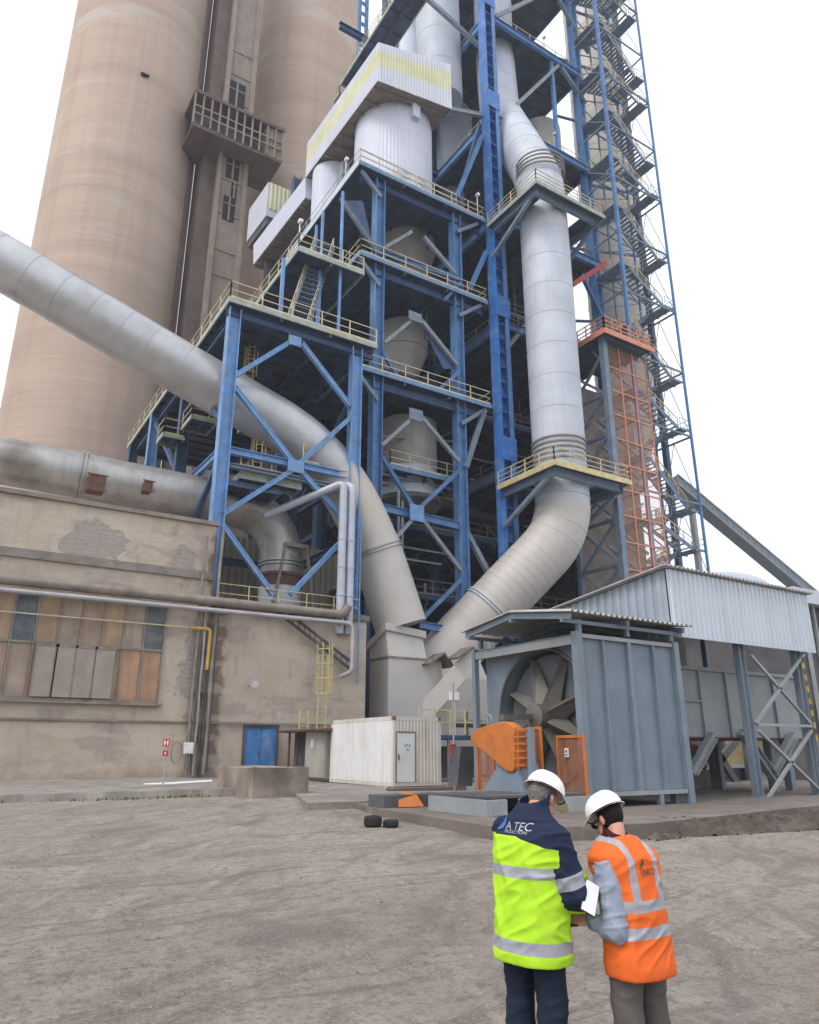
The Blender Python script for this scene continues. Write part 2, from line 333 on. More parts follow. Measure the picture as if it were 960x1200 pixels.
    mu = N(n, 'ShaderNodeMath', operation='MULTIPLY'); l.new(dm.outputs[0], mu.inputs[0]); l.new(noise_fac(n, l, g, .8, (1, 1, 1), .4, .6), mu.inputs[1])
    c = mixc(n, l, mu.outputs[0], c, (.25, .185, .15))
    l.new(c, b.inputs['Base Color'])
    bp = N(n, 'ShaderNodeBump', Strength=.5, Distance=.05)
    ah = N(n, 'ShaderNodeMath', operation='SUBTRACT'); l.new(noise_fac(n, l, g, 4, (1, 1, 1), .2, .8, 8), ah.inputs[0]); l.new(bare, ah.inputs[1]); l.new(ah.outputs[0], bp.inputs['Height']); l.new(bp.outputs[0], b.inputs['Normal'])
    return m
M['plaster'] = plaster_mat()

def ground_mat():
    m, n, l, b = node_mat('trampled_gravel_ground'); g = N(n, 'ShaderNodeNewGeometry').outputs['Position']; b.inputs['Roughness'].default_value = .85
    def arcs(cx, cy, kr, ka, lo, hi, amt, det=6):
        # rolled tracks: streaks that follow wide turning circles
        v = N(n, 'ShaderNodeVectorMath', operation='SUBTRACT'); l.new(g, v.inputs[0]); v.inputs[1].default_value = (cx, cy, 0)
        w_ = N(n, 'ShaderNodeTexNoise', Scale=.25, Detail=2); l.new(g, w_.inputs['Vector'])
        s3 = N(n, 'ShaderNodeSeparateXYZ'); l.new(v.outputs[0], s3.inputs[0])
        ln = N(n, 'ShaderNodeVectorMath', operation='LENGTH'); cb0 = N(n, 'ShaderNodeCombineXYZ'); l.new(s3.outputs[0], cb0.inputs[0]); l.new(s3.outputs[1], cb0.inputs[1]); l.new(cb0.outputs[0], ln.inputs[0])
        at_ = N(n, 'ShaderNodeMath', operation='ARCTAN2'); l.new(s3.outputs[1], at_.inputs[0]); l.new(s3.outputs[0], at_.inputs[1])
        r_ = N(n, 'ShaderNodeMath', operation='MULTIPLY_ADD'); r_.inputs[1].default_value = 2.0; l.new(w_.outputs['Fac'], r_.inputs[0]); l.new(ln.outputs['Value'], r_.inputs[2])
        k1 = N(n, 'ShaderNodeMath', operation='MULTIPLY'); k1.inputs[1].default_value = kr; l.new(r_.outputs[0], k1.inputs[0])
        k2 = N(n, 'ShaderNodeMath', operation='MULTIPLY'); k2.inputs[1].default_value = ka; l.new(at_.outputs[0], k2.inputs[0])
        cb = N(n, 'ShaderNodeCombineXYZ'); l.new(k1.outputs[0], cb.inputs[0]); l.new(k2.outputs[0], cb.inputs[1])
        return noise_fac(n, l, cb.outputs[0], 1.0, (1, 1, 1), lo, hi, det, amt, .6)
    c = mixc(n, l, noise_fac(n, l, g, .22, (1, 1, 1), .36, .64, 8), (.285, .24, .20), (.375, .325, .275))
    t1 = arcs(-14, 34, 2.2, 7, .50, .64, .7); t2 = arcs(34, -6, 2.6, 9, .52, .66, .6); t3 = arcs(2, 60, 4.5, 12, .54, .62, .65)
    c = mixc(n, l, t1, c, (.175, .15, .13)); c = mixc(n, l, t2, c, (.43, .385, .33)); c = mixc(n, l, t3, c, (.19, .155, .127))
    c = mixc(n, l, noise_fac(n, l, g, .42, (1, 1, 1), .56, .66, 8, .65), c, (.15, .125, .107))
    c = mixc(n, l, noise_fac(n, l, g, .33, (1.2, .8, 1), .58, .70, 8, .55, .6), c, (.44, .405, .365))
    c = mixc(n, l, noise_fac(n, l, g, 5, (1, 1, 1), .49, .62, 9, .75, .8), c, (.15, .127, .108))
    c = mixc(n, l, noise_fac(n, l, g, 14, (1, 1, 1), .52, .64, 5, .5), c, (.14, .118, .10))
    c = mixc(n, l, noise_fac(n, l, g, 38, (1, 1, 1), .57, .66, 3, .6), c, (.46, .43, .39))
    l.new(c, b.inputs['Base Color'])
    def add_(a_, b_):
        q = N(n, 'ShaderNodeMath', operation='ADD'); l.new(a_, q.inputs[0]); l.new(b_, q.inputs[1]); return q.outputs[0]
    h = add_(noise_fac(n, l, g, 2.6, (1, 1, 1), .2, .8, 12, 1, .7), noise_fac(n, l, g, 26, (1, 1, 1), .3, .7, 6, .3, .7)); h = add_(h, arcs(-14, 34, 3.2, 9, .4, .6, .35)); h = add_(h, arcs(34, -6, 3.6, 12, .4, .6, .3))
    bp = N(n, 'ShaderNodeBump', Strength=.9, Distance=.07); l.new(h, bp.inputs['Height']); l.new(bp.outputs[0], b.inputs['Normal'])
    rr = n.new('ShaderNodeMapRange'); rr.inputs['To Min'].default_value = .55; rr.inputs['To Max'].default_value = .95; l.new(noise_fac(n, l, g, .42, (1, 1, 1), .66, .50), rr.inputs['Value']); l.new(rr.outputs[0], b.inputs['Roughness'])
    return m
M['ground'] = ground_mat()
M['soil'] = mat('dark_heaped_soil', (.085, .066, .054), .95, 0, .5, 5, coords='World', stain=.4, staincol=(.2, .18, .16), sscale=2, bump=.9, bscale=9)
M['grass'] = mat('weed_green', (.08, .12, .035), .8, 0, .4, 8)

# ---------------------------------------------------------------- ground and paving
def gz(u, v):
    vv = max(0, min(38, v)); h = .016 * vv
    if u > 14: h *= max(.35, 1 - (u - 14) * .05)
    r = math.hypot(u, v)
    if r < 30:
        k = min(1, max(0, (30 - r) / 10))
        h += k * .035 * noise.noise(Vector((u * .6, v * .6, 3))) + k * .016 * noise.noise(Vector((u * 2.1, v * 2.1, 1)))
        w = math.sin((u * .55 + v * .84) * 2 * math.pi / 2.1 + 2.5 * noise.noise(Vector((u * .18, v * .18, 9))))
        h += k * .022 * max(0, w - .55) * (1 if noise.noise(Vector((u * .25, v * .25, 5))) > 0 else .25)
    return h
def ground():
    import numpy as np
    def axis(lo, hi):
        a = []; x = 0.0
        while x < hi: a.append(x); x += .13 if x < 16 else (.45 if x < 34 else (3 if x < 90 else 60))
        b = []; x = -.13
        while x > lo: b.append(x); x -= .13 if x > -3 else (.6 if x > -30 else 40)
        return sorted(b + a)
    xs = axis(-1500, 1500); ys = axis(-1500, 1500); nx = len(xs)
    vs = [(x, y, gz(x, y)) for y in ys for x in xs]
    fs = [(j * nx + i, j * nx + i + 1, (j + 1) * nx + i + 1, (j + 1) * nx + i) for j in range(len(ys) - 1) for i in range(nx - 1)]
    me = bpy.data.meshes.new('ground'); me.from_pydata(vs, [], fs); me.materials.append(M['ground'])
    me.polygons.foreach_set('use_smooth', [True] * len(fs))
    o = bpy.data.objects.new('ground', me); COL.objects.link(o); tag(o, kind='structure')
ground()
# the raised concrete apron along the old building, its edge broken and worn
a0 = P(-60, 941, z=.42); mb = MB(); k = 60; U0, U1 = -6, 10.6
prev = None; top = []; fr = []
for i in range(k + 1):
    u = U0 + (U1 - U0) * i / k; v = 25.6 + .25 * noise.noise(Vector((u * .8, 0, 0))) + .1 * noise.noise(Vector((u * 3, 0, 0)))
    fr.append((u, v, gz(u, v) - .1)); top.append((u, v + .12, .62 + .04 * noise.noise(Vector((u, 4, 0)))))
n = len(fr); back = [(p[0], 38.1, .66) for p in top]
mb.add(fr + top + back, [(i, i + 1, n + i + 1, n + i) for i in range(n - 1)] + [(n + i, n + i + 1, 2 * n + i + 1, 2 * n + i) for i in range(n - 1)] + [(n - 1, n - 1 + n, 3 * n - 1)])
tag(mb.build('pavement', M['concrete']), kind='structure')
# the pad the fan stands on
PADZ = .45
mb = MB(); _q = [P(600, 972, z=.45), P(438, 947, z=.45), P(760, 965, z=.45), P(960, 944, z=.45)]; poly = [tuple(_q[0].xy), tuple(_q[1].xy), (11.4, 22.5), (40, 24), (40, _q[3].y), tuple(_q[3].xy), tuple(_q[2].xy)]
def wob(poly, step=.35, amp=.05):
    out = []
    for a, b in zip(poly, poly[1:] + poly[:1]):
        L = math.hypot(b[0] - a[0], b[1] - a[1]); m_ = max(1, int(L / step))
        for i in range(m_):
            t = i / m_; x = a[0] + (b[0] - a[0]) * t; y = a[1] + (b[1] - a[1]) * t
            out.append((x + amp * noise.noise(Vector((x * 2, y * 2, 0))), y + amp * noise.noise(Vector((x * 2, y * 2, 7)))))
    return out
mb.prism([(x, y, -.1) for x, y in wob(poly)], (0, 0, PADZ + .1)); tag(mb.build('concrete_pad', M['concrete_brown']), kind='structure')
# concrete slab ramp in front of the container
mb = MB(); mb.prism([(x, y, .1) for x, y in wob([(9.2, 19.6), (12.2, 19.4), (14.6, 24.5), (16.2, 27.0), (15.6, 31), (12.8, 29.4)], .4, .06)], (0, 0, .40)); tag(mb.build('access_slab', M['concrete']), kind='structure')
mb = MB(); mb.prism([(x, y, .1) for x, y in wob([(15.2, 25.8), (19.2, 25.8), (19.2, 32.3), (15.2, 32.3)], .5, .05)], (0, 0, .37)); tag(mb.build('container_footing', M['concrete_brown']), kind='structure')

# ---------------------------------------------------------------- silos and lift shaft
def silo(cx, cy, R, h, label):
    t = thing('concrete_silo', (cx, cy, 0), label, 'silo', 'pair of tall concrete silos')
    mb = MB(); mb.lathe((cx, cy, 0), [(R, .3), (R, h)], 96); mb.build('silo_wall', M['silo'], t, smooth=True)
    return t
s1 = silo(10.4, 88.4, 9, 126, 'tall brown concrete silo, the one behind the big slanting duct')
s2 = silo(36.5, 91, 9, 132, 'tall brown concrete silo rising behind the blue steel tower and white penthouse')
mb = MB(); c = P(172, 91, v=79.6)
for k in range(7):
    a = k / 7 * 6.28; mb.beam((c.x - .5 + .3 * math.cos(a), 79.42, c.z + .3 * math.sin(a)), (c.x + .2 * math.cos(a + 1), 79.42, c.z + .25 * math.sin(a + 2)), .35, .2)
mb.build('broken_hole', M['dark'], s1)

VS = 80
sh = thing('lift_shaft', (24, VS, 0), 'stained concrete lift shaft with small windows between the two silos', 'shaft')
ua, ub = P(258, 175, v=VS).x, P(290, 175, v=VS).x
mb = MB(); mb.box(ua, ub, VS, VS + 5, .2, 140); mb.build('shaft_wall', M['shaft'], sh)
mb = MB(); mb.box(ua - 1.9, ua - .003, VS + 1.2, VS + 5, .2, 140); mb.box(ua - 4.2, ua - 3, VS + 3, VS + 6, .2, 140); mb.build('shaft_side', M['shaft_dark'], sh)  # darker left parts of the shaft
mb = MB()
mb.box(ua - .15, ua + .35, VS - .45, VS - .003, .2, 140); mb.box(ub - .35, ub + .25, VS - .45, VS - .003, .2, 140)
for py in (60, 88, 120, 215, 256, 300, 330): z = P(275, py, v=VS).z; mb.box(ua + .36, ub - .36, VS - .12, VS - .003, z, z + .35)
mb.build('pilaster', M['shaft'], sh)
def shwin(px0, px1, py0, py1):
    a = P(px0, py1, v=VS); b = P(px1, py0, v=VS); mb = MB(); mb.box(a.x, b.x, VS - .14, VS - .02, a.z, b.z); w = mb.build('window', M['dark'], sh)
    mb = MB(); mb.box((a.x + b.x) / 2 - .12, (a.x + b.x) / 2 + .12, VS - .22, VS - .141, a.z, b.z); mb.box(a.x, b.x, VS - .24, VS - .223, (a.z + b.z * 2) / 3 - .08, (a.z + b.z * 2) / 3 + .08); mb.build('window_frame', M['shaft'], w)
for q in ((266, 288, 102, 122), (264, 281, 190, 208), (270, 278, 216, 232), (260, 276, 234, 256)): shwin(*q)
# gallery that crosses the shaft
VG = 77
gal = thing('shaft_gallery', (24, VG, 0), 'rusty open steel gallery wrapped round the lift shaft between silos', 'walkway')
A = P(226, 143, v=VG); B = P(330, 190, v=VG); z0 = A.z; h = P(226, 106, v=VG).z - z0
mb = MB(); mb.box(A.x, B.x, VG, VG + 6.5, z0 - .4, z0); mb.build('floor', M['shaft_dark'], gal)
mb = MB(); mb.box(A.x - .2, B.x + .2, VG - .2, VG + 6.5, z0 + h, z0 + h + .5); mb.build('roof', M['shaft_dark'], gal)
mb = MB(); nn = 11
for i in range(nn + 1):
    x = A.x + (B.x - A.x) * i / nn; mb.beam((x, VG, z0), (x, VG, z0 + h), .22)
for q in (.35, .6): mb.beam((A.x, VG, z0 + h * q), (B.x, VG, z0 + h * q), .18)
mb.build('railing', M['shaft'], gal)
mb = MB(); mb.box(B.x - 2.4, B.x, VG + .2, VG + 6.3, z0, z0 + h); mb.build('side_panel', M['shaft'], gal)
mb = MB(); mb.box(A.x + .3, B.x - 2.5, VG + 2.2, VG + 2.5, z0, z0 + h); mb.build('rear_wall', M['soot'], gal)
# lattice mast between silo and platform
lat = MB(); a = P(352 - 10, 345, v=62)
for dx in (0, 1.4):
    lat.beam((a.x + dx, 62, 10), (a.x + dx, 62, P(340, 310, v=62).z), .16)
for k in range(22): lat.beam((a.x + 1.4 * (k % 2), 62, 14 + k * 1.5), (a.x + 1.4 * ((k + 1) % 2), 62, 15.5 + k * 1.5), .12)
one('lattice_mast', lat, M['rail_grey'], 'thin grey lattice mast standing behind the yellow railing beside the lift shaft', 'mast')

# ---------------------------------------------------------------- old rendered building on the left
VW = 38.0; ZR1, ZR2 = 13.5, 9.15; UA, UB = 11.75, 21.25
bld = thing('factory_building', (0, VW, 0), 'old rendered factory building with a tall left part and a lower right part', 'building')
mb = MB(); mb.box(-30, UA, VW, VW + 5.2, 0, ZR1); mb.box(UA, UB, VW + .12, VW + 16, 0, ZR2); mb.box(-30, UA - .01, VW + 5.21, VW + 16, 0, ZR2)
mb.build('wall', M['plaster'], bld)
mb = MB(); mb.box(-30, UA + .1, VW - .18, VW + .35, ZR1 + .002, ZR1 + .22)
mb.build('coping', M['pipe_rust'], bld)
mb = MB(); mb.box(UA + .1, UB + .15, VW - .03, VW + .5, ZR2 + .002, ZR2 + .35); mb.build('parapet', M['concrete_brown'], bld)
zl = P(0, 643, v=VW).z; mb = MB(); mb.box(-30, UA, VW - .14, VW - .002, zl - .3, zl + .12); mb.build('ledge', M['pipe_rust'], bld)
zl2 = P(0, 842, v=VW).z
mb = MB(); mb.box(-30, UB, VW - .12, VW - .002, zl2 - .05, zl2 + .04); mb.build('string_course', M['pipe_rust'], bld)
# panelled window wall
wz0, wzm, wz1 = P(100, 821, v=VW).z, P(100, 757, v=VW).z, P(100, 700, v=VW).z
cols = [((.40, .29, .17), (.36, .28, .20)), ((.34, .29, .25), (.45, .25, .15)), ((.50, .27, .08), (.42, .22, .13)), ((.46, .31, .13), (.38, .22, .15)), ((.36, .26, .18), (.34, .26, .21)),
        ((.33, .25, .20), (.30, .26, .24)), ((.36, .26, .17), (.44, .25, .17)), ((.30, .25, .22), (.42, .27, .16)), ((.36, .28, .22), (.38, .22, .16))]
W = thing('panelled_window', (5, VW, wz0), 'wide wall opening of orange and brown weathered panels with two dirty panes', 'window wall')
wu1 = P(190, 760, v=VW).x; wu0 = -2.2; nW = 12
mb = MB(); fr = .09
for i in range(nW + 1):
    u = wu0 + (wu1 - wu0) * i / nW; mb.box(u - fr / 2, u + fr / 2, VW - .16, VW - .005, wz0, wz1)
for z in (wz0, wzm, wz1): mb.box(wu0, wu1, VW - .18, VW - .162, z - .05, z + .05)
mb.build('frame', M['pipe_rust'], W)
random.seed(3)
pm = {}
glassc = (P(112, 740, v=VW).x, P(172, 740, v=VW).x, P(34, 735, v=VW).x)
for i in range(nW):
    u0 = wu0 + (wu1 - wu0) * i / nW + fr / 2 + .01; u1 = wu0 + (wu1 - wu0) * (i + 1) / nW - fr / 2 - .01
    for r, (z0, z1) in enumerate(((wzm + .06, wz1 - .06), (wz0 + .06, wzm - .06))):
        mid = (u0 + u1) / 2
        isg = r == 0 and (u0 < glassc[1] < u1 or u0 < glassc[2] < u1)
        key = ('g' if isg else (i % 9, r))
        if key not in pm: pm[key] = M['glass'] if isg else mat('weathered_panel', tuple(.58 * a_ + .42 * b_ for a_, b_ in zip(cols[i % 9][r], (.38, .27, .19))), .7, 0, .3, .9, coords='World', stain=.5, staincol=(.29, .22, .17), sscale=1.3, streak=.6, streakcol=(.24, .17, .12), spec=.15)
        mb = MB(); mb.box(u0, u1, VW - .10, VW - .03, z0, z1); mb.build('pane' if isg else 'panel', pm[key], W)
su = [P(x, 790, v=VW).x for x in (38, 61, 85, 108)]
pmat = mat('dull_hatch', (.33, .275, .235), .75, 0, .2, 1.2, coords='World', stain=.5, staincol=(.24, .21, .19), sscale=1.4)
for u in su:
    mb = MB(); mb.box(u, u + .88, VW - .27, VW - .19, wz0 + .1, wzm - .15); hh = mb.build('hatch', pmat, W)
    mb = MB(); mb.box(u - .05, u + .93, VW - .29, VW - .271, wzm - .15, wzm - .03); mb.box(u - .05, u, VW - .29, VW - .271, wz0 + .1, wzm - .15); mb.build('hatch_frame', M['pipe_rust'], hh)
mb = MB(); mb.box(wu0, wu1 + .2, VW - .32, VW - .02, wz0 - .16, wz0 - .06); mb.build('sill', M['pipe_rust'], W)
# blue doors
d0 = P(285, 900, v=VW); d1 = P(325, 853, v=VW)
D = thing('double_door', ((d0.x + d1.x) / 2, VW, .7), 'faded blue double door set in the rendered wall', 'door')
mb = MB(); x0, x1, z0, z1 = d0.x, d1.x, .72, d1.z
mb.box(x0 - .1, x0, VW - .03, VW + .08, z0, z1 + .1); mb.box(x1, x1 + .1, VW - .03, VW + .08, z0, z1 + .1); mb.box(x0 - .1, x1 + .1, VW - .05, VW + .08, z1 + .002, z1 + .16); mb.build('door_frame', M['soot'], D)
mx = (x0 + x1) / 2
for a, b in ((x0 + .01, mx - .015), (mx + .015, x1 - .01)):
    mb = MB(); mb.box(a, b, VW + .04, VW + .09, z0, z1); mb.box(a + .1, b - .1, VW + .02, VW + .04, z0 + .15, z1 - .15); lf = mb.build('door_leaf', M['blue_door'], D)
mb = MB(); mb.box(mx - .1, mx - .06, VW - .03, VW + .018, z0 + .85, z0 + 1.05); mb.build('handle', M['soot'], D)
# pipes along the wall
def pp(name, pts, r, m, label, cat='pipe', group=None, n=14, rings=0, coll=None, collm=None):
    t = MB(); t.tube(pts, r, n)
    if rings:
        rs = resample([Vector(p) for p in pts], rings)
        for a, b in zip(rs, rs[1:]): t.ring(a, b - a, r, .12, .03, n)
    return one(name, t, m, label, cat, group, smooth=True)
za = P(0, 679, v=VW - .6).z; zb = P(0, 692, v=VW - .6).z
xe = P(404, 728, v=VW - .6).x
pp('wall_pipe', fillet([(-30, VW - .6, za), (xe, VW - .6, za + .05), (xe + .15, VW - .6, P(404, 712, v=VW - .6).z)], .5), .24, M['pipe_rust'], 'thick rusty brown pipe running along the wall above the panelled window', rings=2.9)
x2 = P(413, 730, v=VW - .7).x
pp('wall_pipe', fillet([(-30, VW - .75, zb - .08), (x2, VW - .75, P(405, 730, v=VW - .75).z), (x2, VW - .75, P(414, 788, v=VW - .75).z), (x2 - .45, VW - .3, P(410, 792, v=VW - .75).z)], [.5, .3]), .125, M['pipe_silver'], 'slim silver pipe just under the thick rusty pipe, turning down at the right end')
zy = P(0, 716, v=VW - .4).z; xy_ = P(247, 735, v=VW - .4).x
pp('conduit', fillet([(-30, VW - .35, zy), (P(222, 730, v=VW - .35).x, VW - .35, zy)], .3), .035, M['rail'], 'thin dull yellow conduit line across the top of the panelled window', 'conduit', n=8)
pp('conduit', fillet([(P(222, 730, v=VW - .35).x + .05, VW - .35, zy), (xy_, VW - .35, zy), (xy_ - .02, VW - .35, P(243, 785, v=VW - .35).z)], .2), .1, M['yellow_pipe'], 'short ochre yellow pipe bent down the wall left of the blue door', 'pipe')
random.seed(11)
vm = [M['pipe_rust'], M['soot'], M['pipe_silver'], M['rust'], M['soot'], M['concrete'], M['soot']]
vl = ['rusty drainpipe, thickest of the pipes down the corner', 'black cable pipe at the left of the corner bundle', 'pale pipe reaching the small white switch box', 'rusty red thin pipe beside the building corner', 'black hose hanging down the corner', 'grey downpipe at the right of the corner bundle', 'thin black cable at the far right of the corner bundle']
for i in range(7):
    u = UA - .62 + i * .17; r = [.09, .05, .07, .035, .05, .08, .03][i]; zt = [12.8, 9.3, 8.2, 12.9, 8.6, 13.2, 8.4][i]
    t = MB(); pts = [(u + .02 * math.sin(k * 1.3 + i), VW - .28 - .1 * (i % 2), .75 + (zt - .75) * k / 12) for k in range(13)]; t.tube(pts, r, 8)
    for z in (2.5, 4.6, 6.7): t.box(u - .06, u + .06, VW - .3, VW - .003, z, z + .05)
    one('downpipe', t, vm[i], vl[i], 'pipe', 'pipes down the building corner', smooth=True)
c = P(220, 877, v=VW - .4); t = thing('switch_box', (c.x, VW - .45, c.z), 'small white switch box on the pipes at the building corner', 'box')
mb = MB(); mb.box(c.x - .22, c.x + .22, VW - .62, VW - .42, c.z - .25, c.z + .27); mb.build('housing', M['white'], t, bevel=.01)
mb = MB(); mb.box(c.x - .17, c.x + .17, VW - .635, VW - .621, c.z - .2, c.z + .22); mb.build('door', M['lamp'], t)
mb = MB(); mb.tube([(c.x - .55 + .25 * math.cos(a / 3), VW - .5, c.z - .2 + .5 * math.sin(a / 3)) for a in range(20)], .025, 6); mb.build('cable', M['pipe_rust'], t, smooth=True)
# diagonal cable tray
a = P(318, 712, v=VW - .3); b = P(412, 785, v=VW - .3); mb = MB()
for o in (0, .42): mb.beam(a + Vector((0, 0, o)), b + Vector((0, 0, o)), .1, .14)
for k in range(16):
    q = a.lerp(b, k / 15); mb.beam(q, q + Vector((0, 0, .42)), .04, .04)
one('cable_tray', mb, M['soot'], 'dark diagonal cable tray crossing the wall above the container', 'cable tray')
mb = MB(); xx = P(421, 690, v=VW - .1).x; mb.tube([(xx, VW - .15, 5.5), (xx, VW - .15, P(423, 610, v=VW).z), (xx - .8, VW + .3, P(423, 606, v=VW).z)], .05, 8); one('conduit', mb, M['blue'], 'thin blue vertical pipe beside the right edge of the rendered wall', 'pipe')
# lamp on the wall
c = P(297, 800, v=VW - .3); t = thing('floodlight', (c.x, VW - .3, c.z), 'small grey floodlight on a bracket high on the rendered wall', 'lamp')
mb = MB(); mb.beam((c.x - .1, VW, c.z - .15), (c.x - .05, VW - .35, c.z), .05); mb.build('bracket', M['soot'], t)
mb = MB(); mb.hexa([Vector((c.x - .22, VW - .35, c.z - .12)), Vector((c.x + .1, VW - .35, c.z - .2)), Vector((c.x + .1, VW - .6, c.z - .3)), Vector((c.x - .2, VW - .6, c.z - .25))],
        [Vector((c.x - .1, VW - .3, c.z + .12)), Vector((c.x + .25, VW - .3, c.z + .12)), Vector((c.x + .25, VW - .55, c.z + .02)), Vector((c.x - .1, VW - .55, c.z + .02))]); mb.build('lamp_head', M['pipe_silver'], t)
# ladders on the wall
def ladder(px0, px1, pyt, pyb, v, label, m, cage=False, n=None):
    a = P(px0, pyb, v=v); b = P(px1, pyt, v=v); t = thing('ladder', (a.x, v, a.z), label, 'ladder')
    w = .5; x0 = a.x; x1 = x0 + w
    mb = MB()
    for x in (x0, x1): mb.beam((x, v, a.z), (x, v, b.z), .06)
    mb.build('stringer', m, t)
    z = a.z + .2
    while z < b.z: mb = MB(); mb.beam((x0, v, z), (x1, v, z), .035); z += .3; mb.build('rung', m, t)
    if cage:
        mb = MB(); z = a.z + 2.0
        while z < b.z + .6:
            pts = [(x0 + w / 2 + .42 * math.cos(q), v - .1 - .62 * math.sin(q), z) for q in [math.pi * k / 10 for k in range(11)]]; mb.tube(pts, .028, 5); z += .8
        for q in (0, .25, .5, .75, 1):
            an = math.pi * q; mb.beam((x0 + w / 2 + .42 * math.cos(an), v - .1 - .62 * math.sin(an), a.z + 2), (x0 + w / 2 + .42 * math.cos(an), v - .1 - .62 * math.sin(an), b.z + .6), .04)
        mb.build('cage', m, t)
    return t
ladder(371, 385, 768, 858, VW - .5, 'yellow caged ladder fixed to the wall above the white container', M['rail_bright'], True)
ladder(350, 358, 832, 862, VW - 1.5, 'short yellow ladder on the little shed roof', M['rail_bright'])
# big pale vertical pipes on the lower roof edge
c1 = P(401, 700, v=VW - .1); zt = P(404, 566, v=VW - .2).z
for i, (px, dx, lb) in enumerate(((401, 0, 'left of two tall pale pipes rising from the roof edge of the low building'), (411, 0, 'right of two tall pale pipes rising from the roof edge of the low building'))):
    u = P(px - 1, 640, v=VW - .1).x; r = .24
    back = Vector((-3.6, 3.5, -1.8)) if i == 0 else Vector((-1.2, 2.5, 0))
    pts = fillet([(u, VW - .2, ZR2 - .9), (u, VW - .2, zt), Vector((u, VW - .2, zt)) + back], .5)
    t = MB(); t.tube(pts, r, 16)
    for z in (10.5, 12.2, 13.9): t.ring((u, VW - .2, z), (0, 0, 1), r, .1, .03, 16)
    one('vertical_pipe', t, M['pipe_lav'], lb, 'pipe', 'pair of pale vertical pipes', smooth=True)
# cladding walls seen on the lower roof
mb = MB(); mb.sheet((12.5, 50, ZR2), (14, 0, 0), (0, 0, 7.5), .5, .09, (0, -1, 0)); one('rooftop_cladding', mb, M['olive_sheet'], 'olive corrugated cladding wall behind the grey elbow duct on the low roof', 'cladding')
# yellow rail on low roof
def railing(mb, pts, h=1.1, sp=1.6, w=.07, mids=2, toe=True):
    for a, b in zip(pts, pts[1:]):
        a = Vector(a); b = Vector(b); L = (b - a).length; n = max(1, round(L / sp))
        for i in range(n + 1): q = a.lerp(b, i / n); mb.beam(q, q + Vector((0, 0, h)), w)
        for k in range(mids + 1): z = Vector((0, 0, h * (k + 1) / (mids + 1))); mb.beam(a + z, b + z, w * .85)
        if toe: z = Vector((0, 0, .08)); mb.beam(a + z, b + z, .03, .16)
mb = MB(); railing(mb, [(12.3, 38.7, ZR2 + .36), (21.1, 38.7, ZR2 + .36), (21.1, 44, ZR2 + .36)], 1.05, 1.7, .05, 1); one('roof_railing', mb, M['rail_bright'], 'yellow railing along the edge of the low roof', 'railing')
# metal flue with A-frame over the left duct outlet comes with the ducts below

# ---------------------------------------------------------------- ducts
def duct(name, pts, r, m, label, ring=3.0, group=None, flange=None, n=40, cat='duct', loc=None):
    t = thing(name, tuple(pts[-1]) if loc is None else loc, label, cat, group)
    mb = MB(); mb.tube(pts, r, n); mb.build('duct_shell', m, t, smooth=True)
    mb = MB(); acc = 0; s = resample([Vector(p) for p in pts], .25); rr = r if not isinstance(r, (list, tuple)) else max(r)
    for a, b in zip(s, s[1:]):
        acc += (b - a).length
        if acc >= ring: mb = MB(); mb.ring(a, b - a, rr, .07, .018, n); acc = 0; mb.build('seam', m, t, smooth=True)
    for q in (flange or []):
        i = int(q * (len(s) - 2)); mb = MB()
        mb.ring(s[i], s[i + 1] - s[i], rr, .10, .14, n); mb.ring(s[i] + (s[i + 1] - s[i]).normalized() * .22, s[i + 1] - s[i], rr, .10, .14, n); mb.build('flange', m, t, smooth=True)
    return t
# A: the long slanting duct
rA = 1.65
ptsA = fillet([P(-120, 242, t=42.5), P(0, 306, t=43.7), P(210, 430, t=46), P(385, 530, t=48.2), P(440, 640, t=48), P(470, 735, t=46.8)], [2, 2, 4.2, 2.5], 9)
tA = duct('slanting_duct', ptsA, rA, M['duct_grey'], 'huge grey duct slanting down from the upper left past the blue frame into a hopper', 1.9, flange=[.865])
mb = MB(); iA = next(i for i, p in enumerate(ptsA) if p.z < 19.5); mb.tube(ptsA[iA:], rA + .03, 40, False); mb.build('dusty_sleeve', M['duct_dusty'], tA, smooth=True)
# its transition piece down to the ground behind the container
b = ptsA[-1]
hv_ = 38.45; uN = P(455, 800, v=hv_).x; vF = P(433, 800, u=uN).y
def quad(x0, x1, y0, y1, z): return [Vector((x0, y0, z)), Vector((x1, y0, z)), Vector((x1, y1, z)), Vector((x0, y1, z))]
uR = P(518, 800, v=hv_).x; uM = P(500, 755, v=hv_).x; zb1_ = P(455, 768, v=hv_).z
tr = MB(); tr.box(uN, uR, hv_, vF, .4, zb1_); tr.build('hopper', M['duct_dusty'], tA)
zA, zR_, zF = P(450, 737, v=hv_).z, P(497, 747, v=hv_).z, P(433, 762, u=uN).z
lo = [Vector((uN, hv_ + .01, zb1_ + .002)), Vector((uM, hv_ + .01, zb1_ + .002)), Vector((uM, vF, zb1_ + .002)), Vector((uN, vF, zb1_ + .002))]
up_ = [Vector((uN, hv_ + .3, zA)), Vector((uM - .1, hv_ + .3, zR_)), Vector((uM - .1, vF, zF)), Vector((uN, vF, zF))]
tr = MB(); tr.hexa(lo, up_); tr.build('hopper_neck', M['duct_dusty'], tA)
ex = [Vector((-.15, -.2, .0)), Vector((.15, -.2, 0)), Vector((.15, .15, 0)), Vector((-.15, .15, 0))]
mb = MB(); mb.hexa([p + q for p, q in zip(up_, ex)], [p + q + Vector((0, 0, .42)) for p, q in zip(up_, ex)]); mb.build('neck_collar', M['duct_dusty'], tA)
